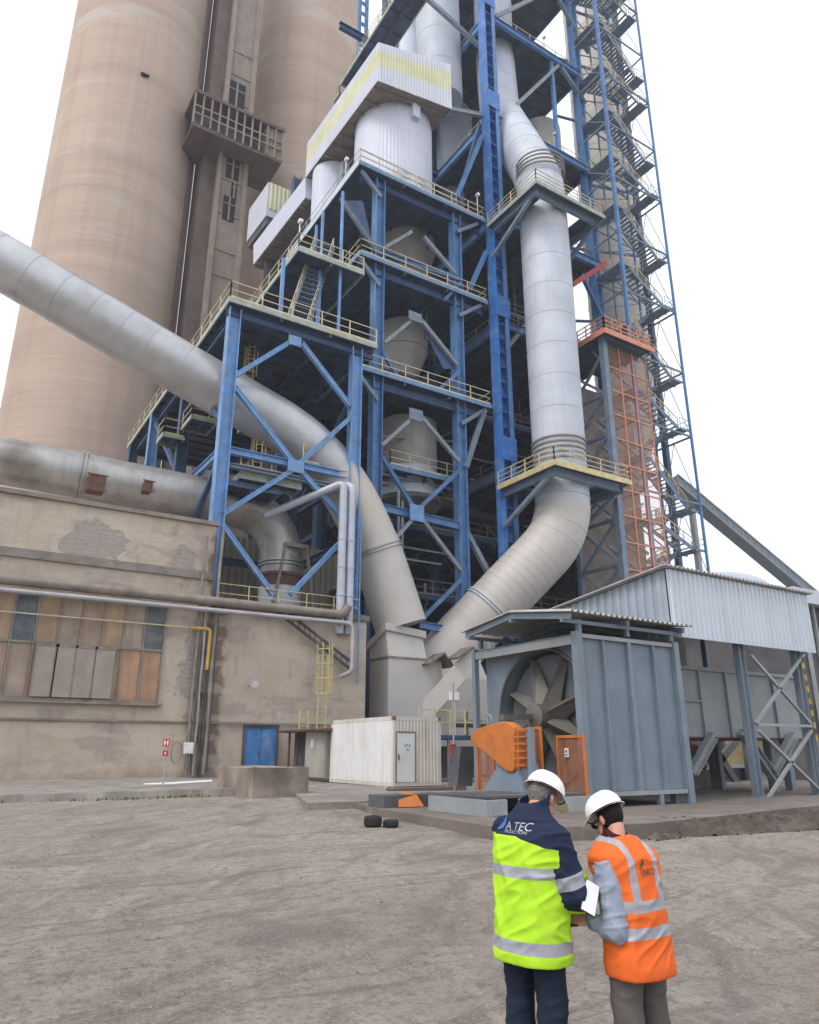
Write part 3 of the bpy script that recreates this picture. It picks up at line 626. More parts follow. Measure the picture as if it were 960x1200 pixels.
mb = MB(); mb.box(uN - .05, uR + .05, hv_ - .05, vF, zb1_ - .14, zb1_ - .02); mb.build('hopper_band', M['pipe_rust'], tA)
# B: grey duct lying over the roof on the left, elbow down
zB = 17.0; vB = 43.4
eB = P(328, 640, v=vB)
ptsB = fillet([(-8, vB + 2.2, zB + .5), (P(0, 550, v=vB).x, vB + 1.2, zB + .35), (P(250, 590, v=vB).x, vB, zB - .2), (eB.x, vB - .2, zB - .6), (eB.x + .1, vB - .2, 12.4)], [1, 2, 3.1], 10)
tB = duct('elbow_duct', ptsB, 1.35, M['duct_b'], 'dirty grey duct lying along the roof of the old building with an elbow down', 4.5, flange=[.52, .99])
mb = MB(); mb.lathe((eB.x + .1, vB - .2, 0), [(1.2, 9.2), (1.35, 9.6), (1.35, 12.0), (1.15, 12.1)], 36); mb.build('outlet', M['alu'], tB, smooth=True)
mb = MB(); mb.lathe((eB.x + .1, vB - .2, 0), [(1.42, 11.7), (1.42, 12.3), (1.55, 12.31), (1.55, 12.5), (1.4, 12.51)], 36); mb.build('collar', M['rust'], tB, smooth=True)
mb = MB(); x = eB.x + .1; y = vB - 1.75; zt_ = 14.2
for s_ in (-1, 1): mb.beam((x + s_ * 1.5 + .3, y, 9.3), (x + s_ * .7 + .3, y, zt_), .16)
mb.beam((x - .8 + .3, y, zt_), (x + .8 + .3, y, zt_), .3, .25); mb.build('support_frame', M['pipe_rust'], tB)
for px, py, w, h in ((112, 568, .9, .9), (172, 572, .45, .6)):
    mb = MB(); c = P(px, py, v=vB - 1.0); mb.box(c.x - w / 2, c.x + w / 2, c.y - .45, c.y + .5, c.z - h / 2, c.z + h / 2)
    for s_ in (-1, 1): mb.box(c.x - w / 2 - .12, c.x + w / 2 + .12, c.y - .5, c.y - .452, c.z + s_ * h / 2 - .04, c.z + s_ * h / 2 + .04)
    mb.build('inspection_hatch', M['rust'], tB)
# C: vertical duct in front of the tower, bending down to the left
rC = 2.03
vC = 38.0
cT = P(641, 262, v=vC); cB = P(655, 590, v=vC); cu = (cT.x + cB.x) / 2
ptsC = fillet([P(575, -60, t=82), P(579, 60, t=78.5), P(586, 135, t=75), Vector((cu, vC, P(635, 215, v=vC).z)), Vector((cu, vC, P(657, 622, v=vC).z)), P(545, 745, t=52.5), P(500, 800, t=50.6)], [3, 2.2, 2.4, 2.5, .5], 9)
tC = duct('down_duct', ptsC, rC, M['alu'], 'great pale aluminium duct dropping in front of the tower and bending down to the left', 2.7, flange=[.905], loc=(31, 41, 1))
# clad the lowest leg in the dusty finish
i0 = next(i for i, p in enumerate(ptsC) if p.z < P(657, 540, v=vC).z)
mb = MB(); mb.tube([ptsC[i0 + 1]] + ptsC[i0 + 2:], rC + .035, 40, False); mb.build('dusty_sleeve', M['duct_dusty'], tC, smooth=True)
mb = MB(); s = resample([Vector(p) for p in ptsC[i0:i0 + 12]], .3)
for a, b in zip(s[::2], s[1::2]): mb.ring(a, b - a, rC + .03, .05, .022, 40)
mb.build('bend_seam', M['duct_dusty'], tC, smooth=True)
e = ptsC[-1]
tr = MB()
c0_, c1_ = P(516, 800, v=40.5), P(575, 800, v=40.5)
tr.hexa(quad(c0_.x - 1.5, c1_.x, 40.5, 44.5, .4), quad(c0_.x - 1.5, c1_.x, 40.5, 44.5, P(540, 795, v=40.5).z))
tr.build('hopper', M['duct_dusty'], tC)
tr = MB(); z_a = P(540, 795, v=40.5).z + .003
tr.hexa(quad(c0_.x - 1.2, c1_.x - .2, 40.5, 44.2, z_a), quad(c0_.x + .9, c1_.x - .9, 40.9, 43.6, P(560, 764, v=41).z)); tr.build('hopper_neck', M['duct_dusty'], tC)
mb = MB(); mb.beam(P(556, 768, t=46), P(478, 858, t=44.6), .9, 1.1); mb.build('chute', M['duct_dusty'], tC)
mb = MB()
for q in ((515, 775), (548, 768)):
    c = P(q[0], q[1], t=46); mb.beam(c + Vector((-1.2, 0, -.3)), c + Vector((0, 0, .45)), 1.2, .12); mb.beam(c + Vector((0, 0, .45)), c + Vector((.7, 0, -.35)), 1.2, .12)
mb.build('hood', M['concrete_brown'], tC)
# wrap of pipe rings above each ring platform
for zc_ in (P(652, 548, v=vC).z,):
    mb = MB()
    for k in range(5): mb.ring((cu, vC, zc_ + .25 + k * .42), (0, 0, 1), rC + .02, .12, .09, 40)
    mb.build('cooling_coil', M['rail_grey'], tC, smooth=True)
# D/E: ducts at the top
tD = duct('upper_duct', [P(516, 120, t=76), P(510, -60, t=80)], 2.35, M['alu'], 'upright aluminium duct rising behind the white penthouse at the top', 3.6, loc=tuple(P(514, 110, t=76)))
mb = MB(); c = P(478, 70, t=79); mb.lathe((c.x, c.y, 0), [(1.9, c.z - 4), (1.9, c.z + 1.5), (1.0, c.z + 6), (.9, c.z + 12)], 32); one('cone_duct', mb, M['alu'], 'small cone topped duct squeezed left of the upright duct at the top', 'duct', smooth=True)
# riser cylinder behind the stair tower
c = P(697, 100, v=52); mb = MB(); mb.lathe((c.x, c.y, 0), [(1.2, 30), (3.4, 40), (3.4, 110)], 48)
z = 41
while z < 110: mb.ring((c.x, c.y, z), (0, 0, 1), 3.4, .1, .04, 48); z += 3.2
one('riser_cylinder', mb, M['duct_dusty'], 'very tall dusty beige cylinder standing behind the blue stair tower', 'duct', smooth=True)
# vessel inside the right bay
c = P(634, 190, v=48); ztv = P(634, 130, v=45.5).z; mb = MB(); mb.lathe((c.x, c.y, 0), [(2.4, 59), (2.4, ztv), (2.2, ztv + .3), (.1, ztv + .6)], 40)
for z in (61, 63, 65): mb.ring((c.x, c.y, z), (0, 0, 1), 2.4, .1, .03, 40)
one('process_vessel', mb, M['duct_dusty'], 'squat grey round vessel on the upper right floor of the tower', 'vessel', 'vessels inside the tower', smooth=True)

# ---------------------------------------------------------------- steel tower
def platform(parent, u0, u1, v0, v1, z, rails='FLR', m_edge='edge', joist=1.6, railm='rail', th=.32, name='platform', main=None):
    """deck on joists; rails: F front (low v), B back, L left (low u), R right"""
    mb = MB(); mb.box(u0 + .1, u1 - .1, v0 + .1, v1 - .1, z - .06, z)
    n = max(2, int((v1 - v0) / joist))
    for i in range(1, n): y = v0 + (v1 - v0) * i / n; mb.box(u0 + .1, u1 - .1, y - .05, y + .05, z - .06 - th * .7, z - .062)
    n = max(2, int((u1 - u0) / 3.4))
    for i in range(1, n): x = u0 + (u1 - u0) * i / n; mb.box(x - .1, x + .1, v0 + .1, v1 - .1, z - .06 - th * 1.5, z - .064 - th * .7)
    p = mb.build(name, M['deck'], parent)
    mb = MB(); mb.box(u0, u1, v0, v0 + .1, z - th, z + .02); mb.box(u0, u1, v1 - .1, v1, z - th, z + .02)
    mb.box(u0, u0 + .1, v0 + .1, v1 - .1, z - th, z + .02); mb.box(u1 - .1, u1, v0 + .1, v1 - .1, z - th, z + .02)
    mb.build('edge_beam', M[m_edge], p)
    c = {'F': [(u0 + .06, v0 + .06, z), (u1 - .06, v0 + .06, z)], 'B': [(u0 + .06, v1 - .06, z), (u1 - .06, v1 - .06, z)], 'L': [(u0 + .06, v0 + .06, z), (u0 + .06, v1 - .06, z)], 'R': [(u1 - .06, v0 + .06, z), (u1 - .06, v1 - .06, z)]}
    mb = MB()
    for k in rails: railing(mb, c[k], 1.15, 1.9, .065, 1)
    if rails: mb.build('railing', M[railm], p)
    return p
def member(parent, name, a, b, w, h, m, i=False, side=None):
    mb = MB()
    (mb.ibeam if i else mb.beam)(a, b, w, h, **({'side': side} if side else {}))
    return mb.build(name, M[m], parent)

# --- trestle carrying the big projecting platform on the left (P1)
Z1 = 28.3
T1 = thing('steel_trestle', (12, 39, ZR2), 'bright blue cross-braced steel frame on the low roof carrying a wide railed platform', 'steel frame')
V1 = 39.0
C1 = Vector((12.0, V1, 0)); C2 = Vector((20.55, V1, 0))
def colm(parent, u, v, z0, z1, w=.75, d=.6, m='blue'):
    mb = MB(); mb.ibeam((u, v, z0), (u, v, z1), d, w, .06, side=(1, 0, 0)); return mb.build('column', M[m], parent)
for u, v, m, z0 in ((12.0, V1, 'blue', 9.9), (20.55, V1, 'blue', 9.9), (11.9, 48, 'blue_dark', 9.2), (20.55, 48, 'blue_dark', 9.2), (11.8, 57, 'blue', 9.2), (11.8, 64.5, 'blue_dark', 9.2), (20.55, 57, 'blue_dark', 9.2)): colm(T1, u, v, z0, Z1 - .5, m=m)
for u in (12.0, 20.55): 
    mb = MB(); mb.box(u - .55, u + .55, V1 - .45, V1 + .45, 9.51, 9.88); mb.build('base_plate', M['blue_dark'], T1)
def br(parent, p, q, v=V1 - .1, w=.3, m='blue', v2=None):
    a = P(*p, v=v); b = P(*q, v=v2 or v)
    mb = MB(); mb.beam(a, b, w, w * .9); mb.beam(a + Vector((0, -w * .47, w * .42)), b + Vector((0, -w * .47, w * .42)), .1, .06)
    return mb.build('brace', M[m], parent)
for p, q in (((276, 440), (340, 401)), ((410, 476), (354, 403)), ((276, 455), (342, 540)), ((410, 490), (352, 542)), ((262, 602), (341, 552)), ((406, 612), (352, 552)), ((261, 616), (320, 697)), ((406, 628), (340, 697))): br(T1, p, q)
def gusset(parent, px, py, v, w=1.4, h=.9, m='blue', z=None):
    c = P(px, py, v=v); w *= .8; mb = MB(); mb.prism([(c.x - w / 2, v, c.z - h / 2), (c.x + w / 2, v, c.z - h / 2), (c.x + w / 2, v, c.z + h / 2), (c.x - w / 2, v, c.z + h / 2)], (0, .06, 0))
    return mb.build('gusset', M[m], parent)
gusset(T1, 347, 546, V1 - .32, 1.3, .8); gusset(T1, 346, 399, V1 - .32, 1.1, .7)
zn = 18.5
for z, m in ((zn, 'blue'), (zn - .9, 'blue_grey')): member(T1, 'beam', (12.3, V1, z), (20.3, V1, z), .35, .42 if m == 'blue' else .25, m, True)
member(T1, 'beam', (11.5, V1 - .02, Z1 - .75), (21.8, V1 - .02, Z1 - .75), .3, .5, 'blue_dark', True)
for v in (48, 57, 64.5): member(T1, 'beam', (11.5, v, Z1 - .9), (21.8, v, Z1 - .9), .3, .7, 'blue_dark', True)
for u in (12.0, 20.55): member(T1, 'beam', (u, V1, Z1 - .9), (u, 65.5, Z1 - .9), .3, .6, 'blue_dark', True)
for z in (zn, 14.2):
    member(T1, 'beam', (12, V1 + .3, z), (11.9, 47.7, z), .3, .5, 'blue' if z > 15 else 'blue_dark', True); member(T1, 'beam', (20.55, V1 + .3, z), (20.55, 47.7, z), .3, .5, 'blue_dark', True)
    member(T1, 'beam', (12.2, 48, z), (20.3, 48, z), .3, .5, 'blue_dark', True)
member(T1, 'brace', (12, 39.4, 20.5), (11.9, 47.6, 26.5), .3, .3, 'blue_dark'); member(T1, 'brace', (12, 39.4, 18.2), (11.9, 47.6, 12.0), .3, .3, 'blue_dark')
member(T1, 'brace', (11.9, 48.4, 20), (11.8, 56.6, 27), .3, .3, 'blue_dark'); member(T1, 'brace', (20.55, 39.4, 24.5), (20.55, 47.6, 18.7), .25, .25, 'blue_dark')
platform(T1, 11.45, 21.9, 38.45, 66, Z1, 'FL', joist=1.5)
# intermediate decks with small platforms by the duct
platform(T1, 12.4, 16.2, 40.0, 47.6, 17.1, '', 'edge_blue'); platform(T1, 17.2, 20.2, 39.4, 43.0, 19.0, 'F', 'edge_blue', railm='rail_bright')
platform(T1, 13.2, 17.2, 39.3, 39.32 + 1.3, 17.4, 'F', 'edge', railm='rail_bright')
for (px, py, v, w, dd) in ((240, 490, 45.0, 1.8, 2.4), (204, 510, 47.2, 1.5, 1.8), (310, 500, 42.5, 2.6, 1.6)):
    c = P(px, py, v=v); platform(T1, c.x - w / 2, c.x + w / 2, v, v + dd, c.z, 'FLR', railm='rail_bright', th=.2)
def hladder(parent, px, pyt, pyb, v, m='rail_bright', w=.55):
    a = P(px, pyb, v=v); z0, z1, x0 = a.z, P(px, pyt, v=v).z, a.x
    mb = MB()
    for x in (x0, x0 + w): mb.beam((x, v, z0), (x, v, z1), .08)
    z = z0
    while z < z1: mb.beam((x0, v, z), (x0 + w, v, z), .05); z += .33
    z = z0 + 2
    while z < z1:
        mb.tube([(x0 + w / 2 + .45 * math.cos(q), v - .1 - .7 * math.sin(q), z) for q in [math.pi * k / 8 for k in range(9)]], .035, 4); z += .9
    for q in (0, .25, .5, .75, 1):
        an = math.pi * q; mb.beam((x0 + w / 2 + .45 * math.cos(an), v - .1 - .7 * math.sin(an), z0 + 2), (x0 + w / 2 + .45 * math.cos(an), v - .1 - .7 * math.sin(an), z1), .05)
    return mb.build('caged_ladder', M[m], parent)
hladder(T1, 285, 405, 470, 43.5); hladder(T1, 294, 480, 575, 42)
# upper level on the left (M1) with the stair up to it
ZM = 34.7
platform(T1, 16.2, 21.4, 39.6, 54, ZM, 'FL', joist=1.5)
for (px, y0) in ((328, 330), (372, 330)): 
    q = P(px, 378, v=41); member(T1, 'post', (q.x, 41, Z1), (q.x, 41, ZM - .3), .22, .22, 'blue')
for u, v in ((17, 50), (20.8, 46), (20.8, 53)): member(T1, 'post', (u, v, Z1), (u, v, ZM - .3), .25, .25, 'blue_dark')
mb = MB(); a = Vector((18.6, 39.9, Z1)); b = Vector((20.8, 43.0, ZM + 3.2))
a = P(338, 362, v=40.3); a.z = Z1; b = P(372, 285, v=41.6)
for k in range(20):
    q = a.lerp(b, k / 19); mb.box(q.x - .1, q.x + 1.3, q.y - .16, q.y + .16, q.z, q.z + .05)
for dx in (-.1, 1.3):
    o = Vector((dx, 0, 0)); mb.beam(a + o, b + o, .08, .3)
st = mb.build('stair', M['blue_grey'], T1); mb = MB()
for dx in (-.1, 1.3):
    o = Vector((dx, 0, 0)); mb.beam(a + o + Vector((0, 0, 1)), b + o + Vector((0, 0, 1)), .06); mb.beam(a + o + Vector((0, 0, .5)), b + o + Vector((0, 0, .5)), .05)
    for k in range(7): q = a.lerp(b, k / 6) + o; mb.beam(q, q + Vector((0, 0, 1)), .05)
mb.build('handrail', M['rail'], st)
for px, y0, y1, v in ((396, 222, 400, 40.2), (372, 245, 400, 41.0), (365, 262, 395, 41.6)):
    q = P(px, y1, v=v); member(T1, 'post', (q.x, v, Z1), (q.x, v, P(px, y0, v=v).z), .17, .17, 'blue')

# --- main tower
T = thing('preheater_tower', (36, 42, 0), 'tall blue steel process tower of braced bays, railed platforms and dark interior floors', 'tower')
VB = 42.0
ZB_ = [46.3, 38.0, 28.3]
B1, B2, MU, RU = 23.95, 31.5, 35.4, 48.6
for u, m in ((B1, 'blue_mid'), (B2, 'blue_mid')):
    colm(T, u, VB + .2, .3, 45.9, .8, .8, m)
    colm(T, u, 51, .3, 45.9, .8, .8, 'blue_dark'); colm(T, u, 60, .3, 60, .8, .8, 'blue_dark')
# the ribbed main column
mb = MB(); w, d = 1.25, 1.1
mb.box(MU - w / 2, MU - w / 2 + .07, VB - d, VB, .3, 110); mb.box(MU + w / 2 - .07, MU + w / 2, VB - d, VB, .3, 110); mb.box(MU - w / 2 + .072, MU + w / 2 - .072, VB - .5, VB - .42, .3, 110)
mc = mb.build('main_column', M['blue_deep'], T)
z = 2
while z < 108: mb = MB(); mb.box(MU - w / 2 + .075, MU + w / 2 - .45, VB - d + .02, VB - .505, z, z + .06); mb.prism([(MU + w / 2 - .46, VB - .506, z - .5), (MU + w / 2 - .46, VB - d + .03, z + .05), (MU + w / 2 - .46, VB - .506, z + .05)], (.03, 0, 0)); z += 1.35; mb.build('stiffener', M['blue_deep'], mc)
mb = MB()
for z in (24.5, 37.5, 46, 60, 73): mb = MB(); mb.box(MU - w / 2 - .12, MU + w / 2 + .12, VB - d - .05, VB - d - .004, z - 1, z + 1); mb.build('splice_plate', M['blue_deep'], mc)
mb = MB(); mb.box(MU + w / 2 - .42, MU + w / 2 - .075, VB - d + .0, VB - d + .05, .3, 110); mb.build('face_plate', M['blue_mid'], mc)
colm(T, RU, VB + .1, .3, 110, .8, .7, 'blue_mid')
for v in (52, 62): colm(T, MU + .5, v, .3, 110, .9, .9, 'blue_dark'); colm(T, RU, v, .3, 110, .9, .9, 'blue_dark')
member(T, 'post', (44.6, VB, 48.2), (44.6, VB, 72), .35, .35, 'blue_mid')
# floors in the main bays (front face flush with the columns)
LV = [(23.6, 'edge_blue', 'rail_grey'), (37.0, 'edge_blue', 'rail_grey'), (48.0, 'edge_blue', 'rail_grey'), (59.5, 'edge_blue', 'rail'), (72.4, 'edge_blue', 'rail'), (85, 'edge_blue', 'rail')]
for z, me_, rm in LV:
    pl = platform(T, MU + .8, 49.2, VB - .02, 62.5, z, 'FL', 'edge_blue', 2.0, rm, th=.5)
    member(T, 'floor_beam', (MU + .7, VB - .25, z - .5), (49.2, VB - .25, z - .5), .35, .75, 'blue_mid', True)
    member(T, 'floor_beam', (MU + .5, VB + .1, z - .5), (MU + .5, 62, z - .5), .35, .9, 'blue' if z > 30 else 'blue_grey', True)
# lower dark floors seen through the bays
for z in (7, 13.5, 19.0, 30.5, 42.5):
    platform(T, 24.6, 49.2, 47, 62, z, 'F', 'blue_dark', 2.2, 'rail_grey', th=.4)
# projecting platforms of the cyclone bay
for z in ZB_:
    platform(T, 22.0 - (.3 if z > 40 else 0), 34.3, 41.5 if z < 40 else 41.4, 56, z, 'FLR' if z < 40 else 'FR', 'edge_blue' if z > 30 else 'edge_blue', 1.7)
    member(T, 'floor_beam', (22.2, VB + .2, z - .8), (34.2, VB + .2, z - .8), .3, .7, 'blue_dark', True)
    for s_, u in ((-1, B1), (1, B2)): member(T, 'bracket', (u, VB - .1, z - 2.2), (u + (2.3 if s_ > 0 else -1.8), 41.6 + .3, z - .4), .25, .3, 'blue_grey')
# white parapet at the top platform, standing in front of the round silo
mb = MB(); railing(mb, [(21.8, 55, 46.35), (21.8, 41.5, 46.35), (31.2, 41.5, 46.35)], 1.25, 3.2, .05, 1); mb.build('thin_railing', M['alu'], T)
mb = MB(); mb.box(21.66, 21.69, 41.5, 55.8, 45.95, 46.6); mb.build('side_skirt', M['white_sheet'], T)
def brv(p, q, v=VB - .15, w=.27, m='brace_grey'): return br(T, p, q, v, w, m)
# storey 46-38
brv((450, 291), (482, 272)); brv((497, 278), (533, 320)); brv((399, 232), (444, 298), m='blue_grey'); brv((540, 332), (520, 352), m='blue_mid')
member(T, 'beam', P(446, 296, v=VB - .1), P(538, 327, v=VB - .1), .3, .45, 'blue_mid', True)
# storey 38-28
brv((450, 402), (484, 374)); brv((494, 376), (536, 428)); brv((449, 413), (466, 442), m='blue_mid'); brv((538, 436), (515, 456), m='blue_mid')
# storey 28-10
brv((447, 522), (484, 489)); brv((494, 489), (538, 541)); brv((448, 536), (484, 594), m='blue_mid'); brv((538, 552), (493, 594), m='blue_mid')
brv((484, 608), (462, 632)); brv((494, 608), (540, 668)); brv((540, 680), (492, 728), m='blue_mid')
gusset(T, 489, 601, VB - .42, 1.5, 1.2); gusset(T, 488, 486, VB - .42, 1.5, .9, 'blue_grey'); gusset(T, 487, 371, VB - .42, 1.5, .8, 'blue_grey')
member(T, 'beam', P(444, 594, v=VB), P(540, 617, v=VB), .35, .55, 'blue_mid', True)
member(T, 'beam', P(492, 732, v=VB), P(545, 742, v=VB), .35, .5, 'blue_mid', True)
# perforated gusset brackets under floors
for z, pa in ((46.0, ((400, 235), (440, 300), (425, 235))), (37.5, ((495, 382), (536, 432), (520, 432)))):
    vs = [P(x, y, v=VB + .05) for x, y in pa]; mb = MB(); mb.prism(vs, (0, .06, 0)); mb.build('bracket_plate', M['blue_dark'], T)
# braces in the open left face of the main bay and right bay
for p, q, v, m in (((600, 128), (654, 77), VB - .1, 'brace_grey'), ((657, 78), (686, 122), VB - .1, 'blue_grey'), ((577, 68), (500, -2), VB + 2, 'brace_grey'),
                   ((580, 20), (625, -2), VB - .1, 'brace_grey'), ((527, 128), (568, 136), VB - .1, 'brace_grey'), ((535, 230), (565, 160), VB - .1, 'blue_mid'), ((550, 340), (570, 295), VB - .1, 'blue_mid'),
                   ((546, 548), (568, 480), VB - .1, 'blue_grey'), ((594, 408), (618, 378), VB - .1, 'brace_grey'), ((546, 622), (577, 680), VB + .4, 'brace_grey'), ((682, 322), (706, 372), VB - .3, 'blue_mid'),
                   ((655, 0), (690, 62), VB - .1, 'blue_grey')):
    br(T, p, q, v, .38, m)
# lattice columns at top left
for px, v in ((425, 55.0), (485, 52)):
    q = P(px, 40, v=v); w_ = .9 if px < 450 else .45
    mb = MB()
    for dx in ((-w_ / 2, w_ / 2) if px < 450 else (0,)): mb.beam((q.x + dx, v, 47), (q.x + dx, v, 105), .35 if px < 450 else .6)
    if px < 450:
        for k in range(34): mb.beam((q.x - w_ / 2, v, 48 + k * 1.6), (q.x + w_ / 2, v, 48 + k * 1.6), .1, .5)
    mb.build('column', M['blue_mid'], T)
a = P(430, 45, z=69); platform(T, a.x + .1, a.x + 2.8, a.y - 8, a.y + 6, 69, 'L', 'edge', 1.8, 'rail')
br(T, (462, 58), (482, 0), 50, .35, 'blue_mid')
# roof beam up at the left of main column
for z in (59.5, 72.4): member(T, 'floor_beam', (24, 51, z), (36, 51, z), .4, .8, 'blue_dark', True)
member(T, 'brace', (MU, 43, 58.8), (MU - .2, 50, 47), .35, .35, 'blue_mid')
# random clutter inside: pipework, struts, hangers, so that the dark floors read as full
random.seed(21)
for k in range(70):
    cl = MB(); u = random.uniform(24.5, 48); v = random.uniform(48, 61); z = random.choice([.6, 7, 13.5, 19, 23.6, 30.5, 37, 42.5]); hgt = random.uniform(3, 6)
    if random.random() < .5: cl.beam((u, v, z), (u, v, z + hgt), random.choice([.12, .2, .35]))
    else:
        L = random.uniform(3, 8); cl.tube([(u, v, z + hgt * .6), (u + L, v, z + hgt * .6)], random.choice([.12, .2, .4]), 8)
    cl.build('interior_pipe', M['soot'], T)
for k in range(26):
    u = random.uniform(25, 46); v = random.uniform(50, 60); z = random.choice([7, 13.5, 19, 30.5]); a = Vector((u, v, z)); b = Vector((u + random.choice([-5, 5]), v, z + 5.5)); member(T, 'inner_brace', a, b, .28, .28, random.choice(['soot', 'blue_dark', 'blue_grey']))
# dark panels added to block the sky behind the bays; gaps let it show
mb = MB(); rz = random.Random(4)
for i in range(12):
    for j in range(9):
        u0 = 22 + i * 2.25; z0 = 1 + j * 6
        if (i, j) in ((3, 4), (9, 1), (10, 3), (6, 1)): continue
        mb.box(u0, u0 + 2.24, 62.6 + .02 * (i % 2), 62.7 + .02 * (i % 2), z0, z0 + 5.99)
mb.build('sky_block_panels', M['soot'], T)
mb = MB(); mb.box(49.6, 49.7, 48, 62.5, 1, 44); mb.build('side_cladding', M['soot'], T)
# ground floor darkness: heavy concrete piers
for u in (26, 33, 40, 47):
    mb = MB(); mb.box(u - .8, u + .8, 50, 52, .2, 7); mb.build('pier', M['concrete_brown'], T)

# vessels within
def cyclone(cx, cy, zt, zb, R, label, hb=3.2, m='vessel', tip=.45):
    t = thing('cyclone', (cx, cy, zb), label, 'cyclone', 'cyclones inside the tower bays'); mb = MB()
    zc = zt - hb; mb.lathe((cx, cy, 0), [(R * .3, zt + R * .35), (R * .75, zt + R * .2), (R, zt), (R, zc), (tip, zb + 1), (tip, zb)], 36)
    mb.build('vessel', M[m], t, smooth=True); mb = MB()
    for q in (0, .5, 1): mb.ring((cx, cy, zc + (zt - zc) * q), (0, 0, 1), R, .12, .05, 36)
    mb.ring((cx, cy, zc + (zb + 1 - zc) * .5), (0, 0, 1), R + (tip - R) * .5, .14, .1, 36); mb.build('band', M[m], t, smooth=True); return t
c = P(477, 290, v=48); cyclone(c.x, 48, P(477, 262, v=48).z, P(480, 352, v=48).z - 3, 2.6, 'beige dust cyclone standing on the middle railed platform of the left bay', 3.4)
c = P(472, 380, v=48); cyclone(c.x, 48, 37.0, P(478, 452, v=48).z - 3, 2.2, 'cone shaped cyclone below the middle platform, above the lowest railing', 2.2)
c = P(478, 520, v=46.5); t = thing('filter_drum', (c.x, 46.5, 19), 'round grey drum with light lower half on a small railed deck in the left bay', 'drum', 'cyclones inside the tower bays')
mb = MB(); zt_ = 28; zm = P(478, 545, v=45).z; zb = P(478, 580, v=45).z; mb.lathe((c.x, 46.5, 0), [(2.35, zt_ - .8), (2.35, zm)], 40); mb.build('upper_shell', M['vessel'], t, smooth=True)
mb = MB(); mb.lathe((c.x, 46.5, 0), [(2.3, zm - .002), (2.3, zb)], 40); mb.build('lower_shell', M['alu'], t, smooth=True)
mb = MB(); mb.lathe((c.x, 46.5, 0), [(2.7, zb - .002), (2.7, zb - .35), (1.4, zb - 1.4)], 40); mb.build('bottom_flange', M['soot'], t, smooth=True)
platform(T, c.x - 3.6, c.x + 3.4, 43.3, 46.0, P(478, 548, v=43.3).z, 'FLR', 'edge_blue', railm='rail', th=.35)
c = P(525, 140, v=53); t = cyclone(c.x, 53, P(525, 118, v=51).z, 47.5, 2.7, 'pale grey cyclone half hidden between the penthouse and the ribbed column', 2.0, 'alu')

# --- ring platforms around the down duct
for zz, lb, me_ in ((P(630, 212, v=35).z, 'railed steel platform wrapping the down duct, the higher of two', 'edge'), (P(650, 540, v=35).z, 'rusty yellow edged platform wrapping the down duct just above its bend', 'rail_bright')):
    t = thing('duct_platform', (38, 35, zz), lb, 'platform', 'platforms around the down duct')
    ua_, ub_ = 34.4, 42.15
    mb = MB(); 
    mb.box(ua_, ub_, 35, 36.0, zz - .12, zz); mb.box(ua_, 36.0, 36.001, 41.3, zz - .12, zz); mb.box(40.6, ub_, 36.001, 41.3, zz - .12, zz); mb.box(36.001, 40.599, 40.3, 41.3, zz - .12, zz)
    mb.build('deck', M['deck'], t)
    mb = MB(); mb.box(ua_ - .08, ub_ + .08, 34.92, 35, zz - .3, zz + .05); mb.box(ua_ - .08, ua_ - .001, 35.001, 41.3, zz - .3, zz + .05); mb.box(ub_ + .001, ub_ + .08, 35.001, 41.3, zz - .3, zz + .05); mb.build('edge_beam', M[me_], t)
    mb = MB(); mb.ibeam((ua_ + .4, 35.4, zz - .5), (ua_ + .4, 41.4, zz - .5), .3, .7); mb.ibeam((ub_ - .4, 35.4, zz - .5), (ub_ - .4, 41.4, zz - .5), .3, .7); mb.ibeam((ua_ + .6, 35.6, zz - .5), (ub_ - .6, 35.6, zz - .5), .3, .6)
    for u in (ua_ + .4, ub_ - .4): mb.beam((u, 36.2, zz - .8), (u, 41.2, zz - 3.2), .3, .3)
    mb.build('bracket', M['blue_grey'], t)
    mb = MB(); railing(mb, [(ua_, 41.2, zz), (ua_, 35, zz), (ub_, 35, zz), (ub_, 41.2, zz)], 1.15, 1.7, .06); mb.build('railing', M['rail'], t)
mb = MB()
for k in range(4): mb.ring((cu, vC, P(630, 212, v=vC).z + .4 + k * .4), (0, 0, 1), rC + .04, .1, .1, 40)
mb.build('upper_coil', M['rail_grey'], tC, smooth=True)
